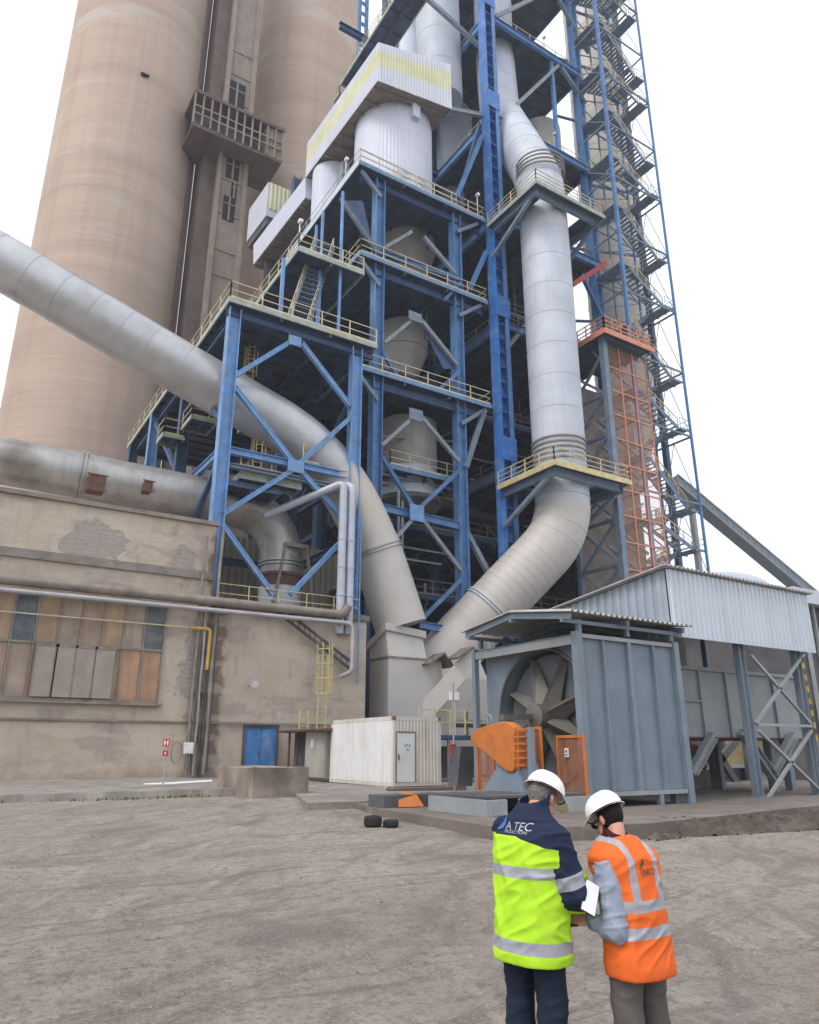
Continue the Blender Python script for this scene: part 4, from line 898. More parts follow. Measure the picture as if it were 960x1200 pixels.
# --- penthouse: boxed conveyor head and the round silo below it
pn = [P(443, 50, z=58.7), P(526, 77, z=59.2), P(359, 166, z=58.7)]; n0, r0, l0 = [Vector((p.x, p.y, 58.7)) for p in pn]
n0 = Vector((22.85, 40.75, 0)); r0 = Vector((29.9, 40.1, 0)); l0 = Vector((22.4, 53.8, 0)); far = r0 + (l0 - n0)
PT = thing('penthouse', (n0.x, n0.y, 54.5), 'white corrugated box with faded yellow stripe perched above the round silo', 'cladding box')
def zf(p, top): # the box climbs slightly to the right
    k = (p - n0).dot((r0 - n0).normalized()) / (r0 - n0).length
    return (58.7 + 1.3 * max(0, k)) if top else (54.5 + .45 * max(0, k))
def wallsheet(a, b, nrm, q0, q1, m, name, off=0):
    za0 = zf(a, 0) * (1 - q0) + zf(a, 1) * q0; za1 = zf(a, 0) * (1 - q1) + zf(a, 1) * q1; zb0 = zf(b, 0) * (1 - q0) + zf(b, 1) * q0; zb1 = zf(b, 0) * (1 - q1) + zf(b, 1) * q1
    L = (b - a).length; n = int(L / .28); mb = MB(); vs = []
    nv = Vector(nrm)
    for i in range(n + 1):
        for q, hgt in ((0, 0), (.4, 0), (.5, .05), (.9, .05)):
            t_ = min(1, (i + q) / n)
            p = a.lerp(b, t_) + nv * (hgt + off); vs += [(p.x, p.y, za0 + (zb0 - za0) * t_), (p.x, p.y, za1 + (zb1 - za1) * t_)]
    mb.add(vs, [(2 * i, 2 * i + 2, 2 * i + 3, 2 * i + 1) for i in range(len(vs) // 2 - 1)]); return mb.build(name, m, PT)
for a, b, nrm in ((n0, r0, (0, -1, 0)), (n0, l0, (-1, 0, 0))):
    wallsheet(a, b, nrm, 0, .40, M['white_sheet'], 'lower_wall'); wallsheet(a, b, nrm, .40, .80, M['yellow_sheet'], 'yellow_stripe'); wallsheet(a, b, nrm, .80, 1, M['white_sheet'], 'upper_wall')
wallsheet(r0, far, (1, 0, 0), 0, 1, M['white_sheet'], 'side_wall'); wallsheet(l0, far, (0, 1, 0), 0, 1, M['white_sheet'], 'back_wall')
mb = MB(); mb.hexa([Vector((p.x, p.y, zf(p, 0) + .02)) for p in (n0, r0, far, l0)], [Vector((p.x, p.y, zf(p, 0) + .1)) for p in (n0, r0, far, l0)])
for k in range(9): 
    q = n0.lerp(l0, (k + .5) / 9); q2 = r0.lerp(far, (k + .5) / 9); mb.beam((q.x + .1, q.y, 54.4), (q2.x - .1, q2.y, 54.85), .12, .2)
mb.build('underside', M['pipe_rust'], PT)
mb = MB(); mb.hexa([Vector((p.x, p.y, zf(p, 1) + .002)) for p in (n0, r0, far, l0)], [Vector((p.x, p.y, zf(p, 1) + .09)) for p in (n0, r0, far, l0)]); mb.build('roof', M['lav_sheet'], PT)
def rsilo(px, v, R, z0, z1, label):
    c = P(px, 170, v=v); t = thing('round_silo', (c.x, v, z0), label, 'silo', 'clad round silos'); mb = MB(); n = 140; vs = []
    for i in range(n):
        a = 2 * math.pi * i / n; r = R + (.03 if i % 2 else 0); vs += [(c.x + r * math.cos(a), v + r * math.sin(a), z0), (c.x + r * math.cos(a), v + r * math.sin(a), z1)]
    mb.add(vs, [(2 * i, 2 * ((i + 1) % n), 2 * ((i + 1) % n) + 1, 2 * i + 1) for i in range(n)]); mb.build('shell', M['lav_sheet'], t)
    mb = MB(); mb.lathe((c.x, v, 0), [(R, z1), (R * .5, z1 + .25), (.01, z1 + .3)], 48); mb.build('top', M['lav_sheet'], t, smooth=True)
    mb = MB(); mb.box(c.x - .35, c.x + .35, v - R - .45, v - R + .2, z1 - 1.6, z1 - .2); mb.build('vent_box', M['lav_sheet'], t)
    return t
rsilo(461, 44.9, 3.42, 46.3, 54.9, 'large pale round silo under the white penthouse, behind the thin railing')
rsilo(393, 52.0, 2.0, 46.3, 54.3, 'narrow pale round silo left of the large one under the penthouse')
# --- inclined gallery and hanging box further left
g = thing('inclined_gallery', (19, 55, 44), 'pale lavender sloping conveyor gallery hanging left of the blue platforms', 'gallery')
gt0, gt1 = P(358, 207, v=54.1), P(297, 287, v=64); gb0, gb1 = P(358, 231, v=54.1), P(297, 310, v=64); dd = Vector((3.4, 0, 0))
mb = MB(); mb.hexa([gb0, gb0 + dd, gb1 + dd, gb1], [gt0, gt0 + dd, gt1 + dd, gt1]); mb.build('gallery_wall', M['lav_sheet'], g)
mb = MB()
for k in range(18): q = gb0.lerp(gb1, k / 17) + Vector((.1, 0, -.12)); mb.beam(q, q + dd - Vector((.2, 0, 0)), .12, .2)
mb.hexa([gb0 + Vector((.05, 0, -.06)), gb0 + dd + Vector((-.05, 0, -.06)), gb1 + dd + Vector((-.05, 0, -.06)), gb1 + Vector((.05, 0, -.06))], [gb0 + Vector((.05, 0, -.01)), gb0 + dd + Vector((-.05, 0, -.01)), gb1 + dd + Vector((-.05, 0, -.01)), gb1 + Vector((.05, 0, -.01))])
mb.build('underside_joists', M['pipe_rust'], g)
bx = thing('hopper_box', (17.5, 62, 44), 'pale cladded box with a yellow sheet side beyond the sloping gallery', 'cladding box')
q0, q1 = P(312, 252, v=64.5), P(289, 283, v=70); h0, h1 = P(315, 213, v=64.5).z - q0.z, P(290, 245, v=70).z - q1.z; D4 = Vector((7, 0, 0))
mb = MB(); mb.hexa([q0, q0 + D4, q1 + D4, q1], [q0 + Vector((0, 0, h0)), q0 + D4 + Vector((0, 0, h0)), q1 + D4 + Vector((0, 0, h1)), q1 + Vector((0, 0, h1))]); mb.build('box_wall', M['lav_sheet'], bx)
mb = MB(); mb.sheet(q0 + Vector((.1, -.03, h0 * .22)), (6.8, 0, 0), (0, 0, h0 * .78), .5, .06, (0, -1, 0)); mb.build('yellow_side', M['yellow_sheet'], bx)
mb = MB(); e_ = Vector((.15, .15, -.9)); mb.hexa([q0 + e_, q0 + D4 + Vector((-.15, .15, -.9)), q1 + D4 + Vector((-.15, -.15, -.9)), q1 + Vector((.15, -.15, -.9))], [q0 + Vector((.15, .15, -.004)), q0 + D4 + Vector((-.15, .15, -.004)), q1 + D4 + Vector((-.15, -.15, -.004)), q1 + Vector((.15, -.15, -.004))]); mb.build('underside', M['soot'], bx)
for k_ in (.3, .9):
    mb = MB(); q = gb0.lerp(gb1, k_); mb.beam((q.x + 1.8, q.y, Z1), (q.x + 1.8, q.y, q.z - .2), .35); mb.build('leg', M['brace_grey'], g)
# small balcony poking out left of the penthouse
t = thing('balcony', (20, 60, 62), 'tiny green edged balcony against the second silo near the penthouse roof', 'platform'); c = P(408, 97, v=58); c2 = P(398, 108, v=58)
mb = MB(); mb.box(c2.x, c.x + .6, 58, 59.4, c2.z - .4, c2.z); mb.build('deck', M['soot'], t); mb = MB(); railing(mb, [(c2.x, 59.3, c2.z), (c2.x, 58.05, c2.z), (c.x + .6, 58.05, c2.z)], 1.1, 1, .06); mb.build('railing', M['rail'], t)

for base, lb in (((44.0, 42.2, 72.4), 'white lamp on a short pole at the railing of the highest right floor'), ((44.4, 42.2, 59.5), 'white lamp on a short pole at the railing beside the squat grey vessel'), ((21.9, 44.2, 46.3), 'white lamp by the narrow round silo'), ((33.6, 41.6, 46.3), 'white lamp at the right end of the thin railing under the round silo'), ((16.4, 40.0, 34.7), 'white lamp at the corner of the small upper left platform')):
    a = Vector(base); b_ = a + Vector((0, 0, 2.3)); t = thing('platform_lamp', tuple(a), lb, 'lamp', 'lamps on the tower platforms'); mb = MB(); mb.tube([a, b_], .05, 6); mb.build('pole', M['lamp'], t); mb = MB(); mb.box(b_.x - .14, b_.x + .14, b_.y - .26, b_.y + .1, b_.z - .08, b_.z + .18); mb.build('lamp_head', M['white'], t, bevel=.03)
# struts, pipes and hangers near the front of the bays
rq = random.Random(31)
for k in range(20):
    u0_ = rq.uniform(24.4, 29); z_ = rq.choice([12, 15.5, 17.4, 21.6, 24.6, 32, 35.6, 40.5, 43.6]) + rq.uniform(-.4, .4); L_ = rq.uniform(2.5, 9); v_ = rq.uniform(44, 49)
    if k % 3: member(T, 'cross_pipe', (u0_, v_, z_), (min(u0_ + L_, 34), v_, z_ + rq.choice([0, 0, 1.5])), .14, .14, rq.choice(['brace_grey', 'blue_dark', 'rail_grey']))
    else: member(T, 'hanger', (u0_ + L_ * .8, v_, z_), (u0_ + L_ * .8, v_, z_ + rq.uniform(2, 5)), .16, .16, rq.choice(['brace_grey', 'blue_dark']))
for k in range(14):
    u0_ = rq.uniform(37, 42); z_ = rq.uniform(9, 56); v_ = rq.uniform(44, 52); member(T, 'cross_pipe', (u0_, v_, z_), (u0_ + rq.uniform(3, 6), v_, z_ + rq.choice([0, 0, 2.5])), .16, .16, rq.choice(['brace_grey', 'blue_dark', 'blue_mid']))

# --- stair tower on the right
ST = thing('stair_tower', (48, 38.5, .3), 'slender blue steel stair tower with zigzag flights at the right edge of the plant', 'stair tower')
SU0, SU1, SV0, SV1 = 48.25, 55.35, 38.5, 42.4
for u, v, m, w in ((SU0, SV0, 'blue_mid', .30), (SU0 + .02, SV1, 'blue_mid', .34), (SU1, SV0, 'blue_mid', .19), (SU1 - .1, SV1, 'blue_mid', .19)):
    member(ST, 'pole', (u, v, .3), (u, v, 110), w, w, m)
zR = [6.2, 12.4, 18.6, 22.2, 30.1, 35.1, 43.1, 48.5, 56.5, 60.6, 68.5, 72.2, 81.2, 85.5, 93, 97, 105]
def stair_flight(a, b, w):
    """flight from a (low) to b (high); runs along u, width w along v"""
    mb = MB(); n = max(6, int((b[2] - a[2]) / .24)); va, vb_ = a[1] - w / 2, a[1] + w / 2
    for i in range(n):
        t_ = (i + .5) / n; x = a[0] + (b[0] - a[0]) * t_; z = a[2] + (b[2] - a[2]) * t_; s_ = .13; mb.box(x - s_, x + s_, va + .04, vb_ - .04, z - .025, z)
    for v in (va, vb_): mb.beam((a[0], v, a[2]), (b[0], v, b[2]), .06, .38)
    f = mb.build('stair_flight', M['blue_grey'], ST); mb = MB()
    for v in (va, vb_):
        mb.beam((a[0], v, a[2] + 1), (b[0], v, b[2] + 1), .075); mb.beam((a[0], v, a[2] + .55), (b[0], v, b[2] + .55), .04)
        for k in range(5): t_ = k / 4; x = a[0] + (b[0] - a[0]) * t_; z = a[2] + (b[2] - a[2]) * t_; mb.beam((x, v, z), (x, v, z + 1), .06)
    mb.build('handrail', M['rail'], f)
def landing(u0, u1, z):
    mb = MB(); mb.box(u0, u1, SV0 + .15, SV1 - .15, z - .05, z); mb.box(u0, u1, SV0 + .1, SV0 + .149, z - .2, z + .02); mb.box(u0, u1, SV1 - .149, SV1 - .1, z - .2, z + .02)
    for k in range(3): y = SV0 + 1 + k * .9; mb.box(u0, u1, y, y + .06, z - .2, z - .052)
    l_ = mb.build('landing', M['blue_grey'], ST); mb = MB()
    if u1 > 54: railing(mb, [(u0, SV0 + .12, z), (u1, SV0 + .12, z), (u1, SV1 - .12, z), (u0, SV1 - .12, z)], 1.0, 1.3, .04, 1, False)
    else: railing(mb, [(u1, SV0 + .12, z), (u0, SV0 + .12, z), (u0, SV1 - .12, z)], 1.05, 1.3, .05, 2, False)
    mb.build('railing', M['rail'] if u1 < 54 else M['blue_grey'], l_)
for i, z in enumerate(zR):
    landing(SU1 - 1.25, SU1, z)
    if i + 1 < len(zR):
        zm_ = (z + zR[i + 1]) / 2; landing(SU0, SU0 + 1.4, zm_)
        stair_flight((SU1 - 1.25, SV0 + 1.0, z), (SU0 + 1.4, SV0 + 1.0, zm_), 1.3); stair_flight((SU0 + 1.4, SV1 - 1.1, zm_), (SU1 - 1.25, SV1 - 1.1, zR[i + 1]), 1.3)
for z in [3 + 6.6 * k for k in range(16)]:
    mb = MB(); mb.beam((SU0, SV0, z), (SU1, SV0, z), .12, .16); mb.beam((SU1, SV0, z), (SU1, SV1, z), .12, .16); mb.beam((SU0, SV0, z), (SU0, SV1, z), .14, .18); mb.build('tie_beam', M['blue_grey'], ST)
    mb = MB(); mb.beam((SU1, SV0, z), (SU1, (SV0 + SV1) / 2, z + 6.6), .05); mb.beam((SU1, SV1, z), (SU1, (SV0 + SV1) / 2, z + 6.6), .05); mb.beam((SU0, SV0, z), (SU0, SV1, z + 3.3), .09); mb.beam((SU0, SV1 + .1, z), (SU1, SV1 + .1, z + 3.3), .09); mb.beam((SU1, SV1 + .1, z + 3.3), (SU0, SV1 + .1, z + 6.6), .09); mb.beam((SU0, SV1, z + 3.3), (SU1, SV1, z + 3.3), .12); mb.beam((SU0 + 3.2, SV1, z), (SU0 + 3.2, SV1, z + 6.6), .14); mb.build('wind_brace', M['blue_grey'], ST)

q_ = P(771, 450, v=46.5); member(ST, 'rear_post', (q_.x, 46.5, .3), (q_.x, 46.5, 108), .55, .55, 'blue_dark')
for z in range(8, 108, 9): member(ST, 'tie_beam', (q_.x, 46.5, z + 4), (49.5, 46.5, z), .2, .25, 'blue_dark')

# --- orange hoist shaft
HT = thing('hoist_shaft', (43, 37, .3), 'orange mesh clad hoist shaft topped by a platform with orange railing', 'hoist shaft')
hx0, hx1, hv, hz = 43.0, 48.0, 37.0, 34.9
member(HT, 'post', (hx0 - .2, hv, .3), (hx0 - .2, hv, hz), .5, .5, 'blue_grey'); member(HT, 'post', (hx0 - .2, hv + 4.4, .3), (hx0 - .2, hv + 4.4, hz), .4, .4, 'blue_grey')
member(HT, 'post', (hx1 + .1, hv + 4.4, .3), (hx1 + .1, hv + 4.4, hz), .4, .4, 'blue_grey')
k = 0; z = 1.0
while z < hz - 3: 
    member(HT, 'brace', (hx0 - .2, hv + .2, z), (hx0 - .2, hv + 4.2, z + 3.6), .22, .22, 'brace_grey'); member(HT, 'brace', (hx0 - .2, hv + 4.2, z), (hx0 - .2, hv + .2, z + 3.6), .2, .2, 'blue_grey')
    member(HT, 'crossbar', (hx0 - .2, hv, z), (hx0 - .2, hv + 4.4, z), .22, .25, 'blue_grey'); z += 3.6
z = 2.0
meshm = mat('orange_wire_mesh', (.42, .24, .18), .8, 0, .3, 2, alpha=.38)
while z < hz - .5:
    zn_ = min(z + 2.17, hz - .05); mb = MB()
    for u in (hx0, hx0 + 1.66, hx0 + 3.33, hx1): mb.beam((u, hv, z), (u, hv, zn_), .09)
    mb.beam((hx0, hv, z), (hx1, hv, z), .1); f = mb.build('guard_frame', M['orange_pale'], HT)
    mb = MB(); mb.add([(hx0, hv + .06, z), (hx1, hv + .06, z), (hx1, hv + .06, zn_), (hx0, hv + .06, zn_)], [(0, 1, 2, 3)]); mb.build('wire_mesh', meshm, f)
    a = (hx0 + .2, hv + 1.6, z) ; b = (hx1 - .2, hv + 1.6, zn_)
    if int(z * 3) % 2: a, b = (hx1 - .2, hv + 1.6, z), (hx0 + .2, hv + 1.6, zn_)
    member(HT, 'inner_brace', a, b, .18, .18, 'brace_grey'); z += 2.17
mb = MB(); mb.box(hx0 + .3, hx1 + 3.2, hv + 4.6, hv + 4.7, .3, hz - 2); mb.build('rear_panel', M['pipe_rust'], HT)
mb = MB(); mb.box(42.0, 47.4 + .6, 36, 42, hz, hz + .14)
for k in range(5): y = 36.3 + k * 1.3; mb.box(42.1, 47.9, y, y + .14, hz - .3, hz - .002)
pl = mb.build('platform', M['deck'], HT); mb = MB(); mb.box(41.93, 48.07, 35.92, 35.998, hz - .25, hz + .16); mb.box(41.93, 41.998, 36, 42, hz - .25, hz + .16); mb.build('edge_beam', M['orange_pale'], pl)
mb = MB(); railing(mb, [(42.0, 42, hz + .14), (42.0, 36, hz + .14), (48, 36, hz + .14), (48, 42, hz + .14)], 1.2, 1.0, .09, 2); mb.build('railing', M['orange_pale'], pl)
mb = MB(); a = P(670, 334, v=34.6); b = P(711, 309, v=39.5); mb.ibeam(P(672, 333, v=38), P(711, 308, v=38.6), .35, .45); tag(mb.build('hoist_beam', M['red']), 'rusty red lifting beam jutting out above the orange railed platform', 'beam')

# ---------------------------------------------------------------- container, shed and block by the wall
CT = thing('site_container', (17.3, 29.3, .47), 'white ribbed site container with a plain white door in its cream front end', 'container')
cx0, cx1, cy0, cy1, cz0, cz1 = 16.1, 18.45, 26.5, 32.1, .5, 3.2
mb = MB(); mb.sheet((cx0 + .02, cy1 - .12, cz0 + .14), (0, -(cy1 - cy0 - .24), 0), (0, 0, cz1 - cz0 - .3), .16, .03, (-1, 0, 0)); mb.build('side_wall', M['white_dirty'], CT)
mb = MB(); mb.sheet((cx1 - .02, cy0 + .12, cz0 + .14), (0, (cy1 - cy0 - .24), 0), (0, 0, cz1 - cz0 - .3), .16, .03, (1, 0, 0)); mb.sheet((cx0 + .12, cy1 - .02, cz0 + .14), (cx1 - cx0 - .24, 0, 0), (0, 0, cz1 - cz0 - .3), .16, .03, (0, 1, 0)); mb.build('rear_wall', M['white_dirty'], CT)
dx0, dx1, dz1 = P(465, 900, v=cy0).x, P(486, 900, v=cy0).x, P(475, 859, v=cy0).z
mb = MB(); mb.sheet((dx1 + .06, cy0 + .02, cz0 + .14), (cx1 - .12 - dx1 - .06, 0, 0), (0, 0, cz1 - cz0 - .3), .16, .03, (0, -1, 0)); mb.sheet((cx0 + .12, cy0 + .02, dz1 + .06), (dx1 + .06 - cx0 - .12, 0, 0), (0, 0, cz1 - .16 - dz1 - .06), .16, .03, (0, -1, 0)); mb.box(cx0 + .12, dx0 - .05, cy0 + .01, cy0 + .03, cz0 + .14, dz1 + .055); mb.build('front_wall', M['container_cream'], CT)
for (x, y) in ((cx0, cy0), (cx1 - .12, cy0), (cx0, cy1 - .12), (cx1 - .12, cy1 - .12)):
    mb = MB(); mb.box(x, x + .12, y, y + .12, cz0, cz1 - .16); f = mb.build('corner_post', M['container_cream'], CT, bevel=.01)
    mb = MB(); mb.box(x - .01, x + .13, y - .01, y + .13, cz1 - .155, cz1 + .01); mb.box(x - .01, x + .13, y - .01, y + .13, cz0 - .03, cz0 - .002); mb.build('corner_casting', M['pipe_rust'], f)
mb = MB(); mb.box(cx0 + .13, cx1 - .13, cy0, cy0 + .1, cz1 - .155, cz1); mb.box(cx0, cx0 + .1, cy0 + .131, cy1 - .131, cz1 - .155, cz1); mb.box(cx1 - .1, cx1, cy0 + .131, cy1 - .131, cz1 - .155, cz1)
mb.box(cx0 + .13, cx1 - .13, cy0, cy0 + .1, cz0, cz0 + .135); mb.box(cx0, cx0 + .1, cy0 + .131, cy1 - .131, cz0, cz0 + .135); mb.build('frame_rail', M['container_cream'], CT)
mb = MB(); mb.box(cx0 + .05, cx1 - .05, cy0 + .05, cy1 - .05, cz1 - .17, cz1 - .04); mb.build('roof', M['white_dirty'], CT)
mb = MB(); mb.box(dx0, dx1, cy0 - .02, cy0 + .0, cz0 + .16, dz1); dr = mb.build('door', M['white'], CT)
mb = MB(); mb.box(dx0 - .045, dx0 - .005, cy0 - .03, cy0 + .01, cz0 + .14, dz1 + .05); mb.box(dx1 + .005, dx1 + .045, cy0 - .03, cy0 + .01, cz0 + .14, dz1 + .05); mb.box(dx0 - .004, dx1 + .004, cy0 - .03, cy0 + .01, dz1 + .003, dz1 + .05); mb.build('door_frame', M['pipe_rust'], CT)
mb = MB(); mb.box(dx0 + .05, dx0 + .09, cy0 - .07, cy0 - .022, 1.5, 1.72); mb.build('handle', M['soot'], dr)
gm = mat('green_print', (.18, .42, .26), .6)
mb = MB(); c0 = (dx0 + dx1) / 2 + .08
for k in range(3): mb.box(c0 - .16 + k * .11, c0 - .09 + k * .11, cy0 - .026, cy0 - .0215, 2.02 + .03 * (k % 2), 2.10 + .03 * (k % 2))
mb.box(c0 - .05, c0 + .06, cy0 - .026, cy0 - .0215, 1.86, 1.93); mb.build('door_mark', gm, dr)
# lean-to
SD = thing('lean_to_shed', (16.8, 34.4, .6), 'small pale green-grey sheet shed with a rusty roof strip left of the white container', 'shed')
mb = MB(); mb.box(15.9, 15.95, 32.5, 34.4, .68, 2.72); mb.box(15.951, 17.8, 32.4, 32.5, .68, 2.72); mb.build('sheet_wall', mat('pale_green_sheet', (.40, .40, .36), .6, 0, .15, 1, streak=.6, streakcol=(.2, .16, .12)), SD)
mb = MB(); mb.sheet((16.3, 36.6, .66), (0, -2.1, 0), (0, 0, 2.05), .2, .05, (-1, 0, 0)); mb.build('dark_opening', M['soot'], SD)
mb = MB(); mb.box(15.9, 15.98, 36.4, 36.5, .62, 2.72); mb.box(15.9, 15.98, 35.35, 35.42, .62, 2.72); mb.build('post', M['rust'], SD)
mb = MB(); mb.box(15.5, 17.9, 31.9, 37.3, 2.74, 2.84); mb.build('roof', M['rust'], SD)
mb = MB(); mb.box(15.87, 15.897, 33.5, 33.75, 2.0, 2.4); mb.build('notice', M['white'], SD)
# the block
blk = MB(); z1 = 1.25
B0, Bl, Br_ = P(297, 935, z=.42), P(262, 921, z=.56), P(357, 925, z=.44)
b0 = Vector((9.35, 24.2, 0)); bl = Vector((9.35, 29.0, 0)); br_ = Vector((11.6, 24.2, 0))
random.seed(5)
pl_ = wob([(9.35, 24.2), (11.35, 24.2), (11.35, 27.6), (9.35, 27.6)], .3, .06)
nb = len(pl_); blk.add([(x, y, .3) for x, y in pl_] + [(x + .03 * noise.noise(Vector((x * 3, y * 3, 2))), y, .95) for x, y in pl_] + [(x, y, 1.32 + .05 * noise.noise(Vector((x * 2, y * 2, 4)))) for x, y in pl_],
   [(i, (i + 1) % nb, nb + (i + 1) % nb, nb + i) for i in range(nb)] + [(nb + i, nb + (i + 1) % nb, 2 * nb + (i + 1) % nb, 2 * nb + i) for i in range(nb)] + [tuple(range(2 * nb, 3 * nb))])
blkm = mat('patchy_plastered_concrete', (.31, .26, .22), .9, 0, .4, 1.2, coords='World', stain=1, staincol=(.12, .09, .075), sscale=.55, bump=.5, bscale=9)
one('concrete_block', blk, blkm, 'low chunky block of crumbling plastered concrete in front of the blue door', 'block')
# hose on the apron, marker post with its red signs
pp('hose', [(P(201, 919, z=.68).x + .0, 28.4, .72)] + [(6.9 + k * .35, 28.3 + .25 * math.sin(k * .5), .72 + .05 * max(0, k - 3) / 3) for k in range(8)], .045, M['white'], 'white hose lying across the apron left of the concrete block', 'hose', n=8)
q = P(189, 936, z=.42); mk = thing('marker_post', (q.x, q.y, .4), 'thin hydrant marker post with two small red signs at the kerb', 'sign')
mb = MB(); mb.tube([(q.x, q.y, .3), (q.x + .03, q.y, 2.2)], .022, 8); mb.build('post', M['pipe_silver'], mk, smooth=True)
fd = Vector((math.sin(YAW), math.cos(YAW), 0)); rt = Vector((math.cos(YAW), -math.sin(YAW), 0))
def plate(c, w, h, m, name, parent, off=0, th=.015):
    c = Vector(c) - fd * off; mb = MB(); a = c - rt * w / 2 - Vector((0, 0, h / 2)); b = c + rt * w / 2 - Vector((0, 0, h / 2)); U = Vector((0, 0, h))
    mb.hexa([a, b, b + fd * th, a + fd * th], [a + U, b + U, b + fd * th + U, a + fd * th + U]); return mb.build(name, m, parent)
sgn = plate((q.x, q.y, 2.10), .20, .24, M['red'], 'sign_plate', mk, .04)
mb_ = [plate(Vector((q.x, q.y, 2.10)) + rt * dx * .5, w * .5, h * .5, M['white'], 'letter_stroke', sgn, .045, .004) for dx, w, h in ((-.1, .06, .34), (.1, .06, .34), (0, .14, .06))]
s2_ = plate((q.x, q.y, 1.78), .17, .17, M['red'], 'sign_plate', mk, .04)
plate(Vector((q.x, q.y, 1.78)) + rt * 0, .04, .07, M['lamp'], 'small_number', s2_, .045, .004)
# tires
def tire(px, py, r, w, label):
    c = P(px, py, z=.24); t = thing('tire', (c.x, c.y, gz(c.x, c.y)), label, 'tire', 'pair of tires by the pad')
    z = gz(c.x, c.y); mb = MB(); pr = [(r * .55, 0.0), (r * .8, 0), (r * .97, .03), (r, .07), (r, w - .07), (r * .97, w - .03), (r * .8, w), (r * .55, w), (r * .52, w * .9), (r * .52, .02)]
    mb.lathe((c.x, c.y, z), pr, 40, False); mb.build('tread', M['black'], t, smooth=True); mb = MB(); mb.lathe((c.x, c.y, z), [(r * .5, .02), (r * .45, .06), (.02, .06)], 24, False); mb.build('inner_wall', M['black'], t, smooth=True)
tire(437, 970, .2, .22, 'thicker of two small black tires lying by the concrete pad edge'); tire(458, 970, .175, .15, 'flatter of two small black tires lying by the concrete pad edge')

# ---------------------------------------------------------------- fan housing
FH = thing('fan_housing', (16.6, 16.7, PADZ), 'slate grey steel fan housing with ribbed side panels and an open round inlet', 'fan housing')
fu0, fu1, fv0, fv1, fz0, fz1 = 14.6, 18.6, 14.46, 19.0, .72, 4.9
FC = Vector((15.0, 16.35, 2.78)); FR = 2.0
for u, v in ((fu0, fv0), (fu0, fv1), (fu1, fv0), (fu1, fv1)):
    mb = MB(); w = .22 if v == fv0 else .17; mb.box(u - w / 2, u + w / 2, v - w / 2, v + w / 2, PADZ, fz1 + .05); mb.build('corner_post', M['slate'], FH, bevel=.008)
mb = MB()
mb.box(fu0 + .12, fu1 - .12, fv0 + .05, fv0 + .09, fz0 + .12, fz1 - .12); mb.build('side_panel', M['slate'], FH)
mb = MB(); mb.box(fu0 + .12, fu1 - .12, fv0 - .06, fv0 + .1, fz0, fz0 + .11); mb.box(fu0 + .12, fu1 - .12, fv0 - .06, fv0 + .1, fz1 - .11, fz1); mb.build('panel_frame', M['slate_light'], FH)
for i, f in enumerate((.24, .5, .755)):
    u = fu0 + (fu1 - fu0) * f; w = .05 if i != 1 else .14; mb = MB(); mb.box(u - w / 2, u + w / 2, fv0 - .06, fv0 + .049, fz0 + .112, fz1 - .112); mb.build('rib', M['slate_rib'], FH)
mb = MB(); mb.box(fu0 + 2.7, fu0 + 2.85, fv0 - .05, fv0 + .1, PADZ, fz0 - .002); mb.build('foot', M['slate'], FH); mb = MB(); mb.box(fu1 - .35, fu1 - .13, fv0 + .2, fv0 + .4, PADZ, fz0 - .002); mb.build('foot', M['slate'], FH)
# front plate with round hole
mb = MB(); n = 64; U = fu0 + .38; vs = []
def edgept(a):
    c, s_ = math.cos(a), math.sin(a); y0, y1, zz0, zz1 = fv0 + .1 - FC.y, fv1 - .1 - FC.y, fz0 + .05 - FC.z, fz1 - .05 - FC.z
    k = min((y1 / c) if c > 1e-6 else 1e9, (y0 / c) if c < -1e-6 else 1e9, (zz1 / s_) if s_ > 1e-6 else 1e9, (zz0 / s_) if s_ < -1e-6 else 1e9); return FC.y + c * k, FC.z + s_ * k
FRr = 1.93
angs = sorted([2 * math.pi * i / n for i in range(n)] + [math.atan2(zc - FC.z, yc - FC.y) % (2 * math.pi) for yc in (fv0 + .1, fv1 - .1) for zc in (fz0 + .05, fz1 - .05)])
for a in angs:
    ey, ez = edgept(a); rr_ = min(FRr, .97 * math.hypot(ey - FC.y, ez - FC.z))
    vs += [(U, FC.y + rr_ * math.cos(a), FC.z + rr_ * math.sin(a)), (U, ey, ez), (U + 1.1, FC.y + rr_ * math.cos(a), FC.z + rr_ * math.sin(a))]
k = len(angs); mb.add(vs, [(3 * i, 3 * ((i + 1) % k), 3 * ((i + 1) % k) + 1, 3 * i + 1) for i in range(k)] + [(3 * i, 3 * i + 2, 3 * ((i + 1) % k) + 2, 3 * ((i + 1) % k)) for i in range(k)])
mb.build('inlet_plate', M['slate'], FH)
mb = MB(); pts = []
for a in angs:
    ey, ez = edgept(a); rr_ = min(FRr, .97 * math.hypot(ey - FC.y, ez - FC.z)); pts.append((U - .03, FC.y + rr_ * math.cos(a), FC.z + rr_ * math.sin(a)))
mb.tube(pts + pts[:2], .045, 8, False); mb.build('inlet_rim', M['fan'], FH, smooth=True)
mb = MB(); mb.box(U + 1.1, U + 1.15, fv0 + .12, min(fv1 - .1, FC.y + 2.1), fz0, fz1 - .1); mb.build('back_plate', M['fan_dark'], FH)
mb = MB(); mb.box(fu1 - .05, fu1, fv0 + .12, fv1 - .12, fz0, fz1); mb.box(fu0 + .45, fu1 - .1, fv1 - .06, fv1, fz0, fz1); mb.build('rear_panel', M['slate'], FH)
mb = MB(); mb.box(fu0 - .06, fu0 + .08, fv0 + .12, fv1 - .1, fz1 - .28, fz1 - .06); mb.build('cross_rail', M['slate_light'], FH); mb = MB(); mb.box(fu0 - .06, fu0 + .08, fv0 + .12, fv1 - .1, fz0 - .1, fz0 + .03); mb.build('cross_rail', M['slate_light'], FH)
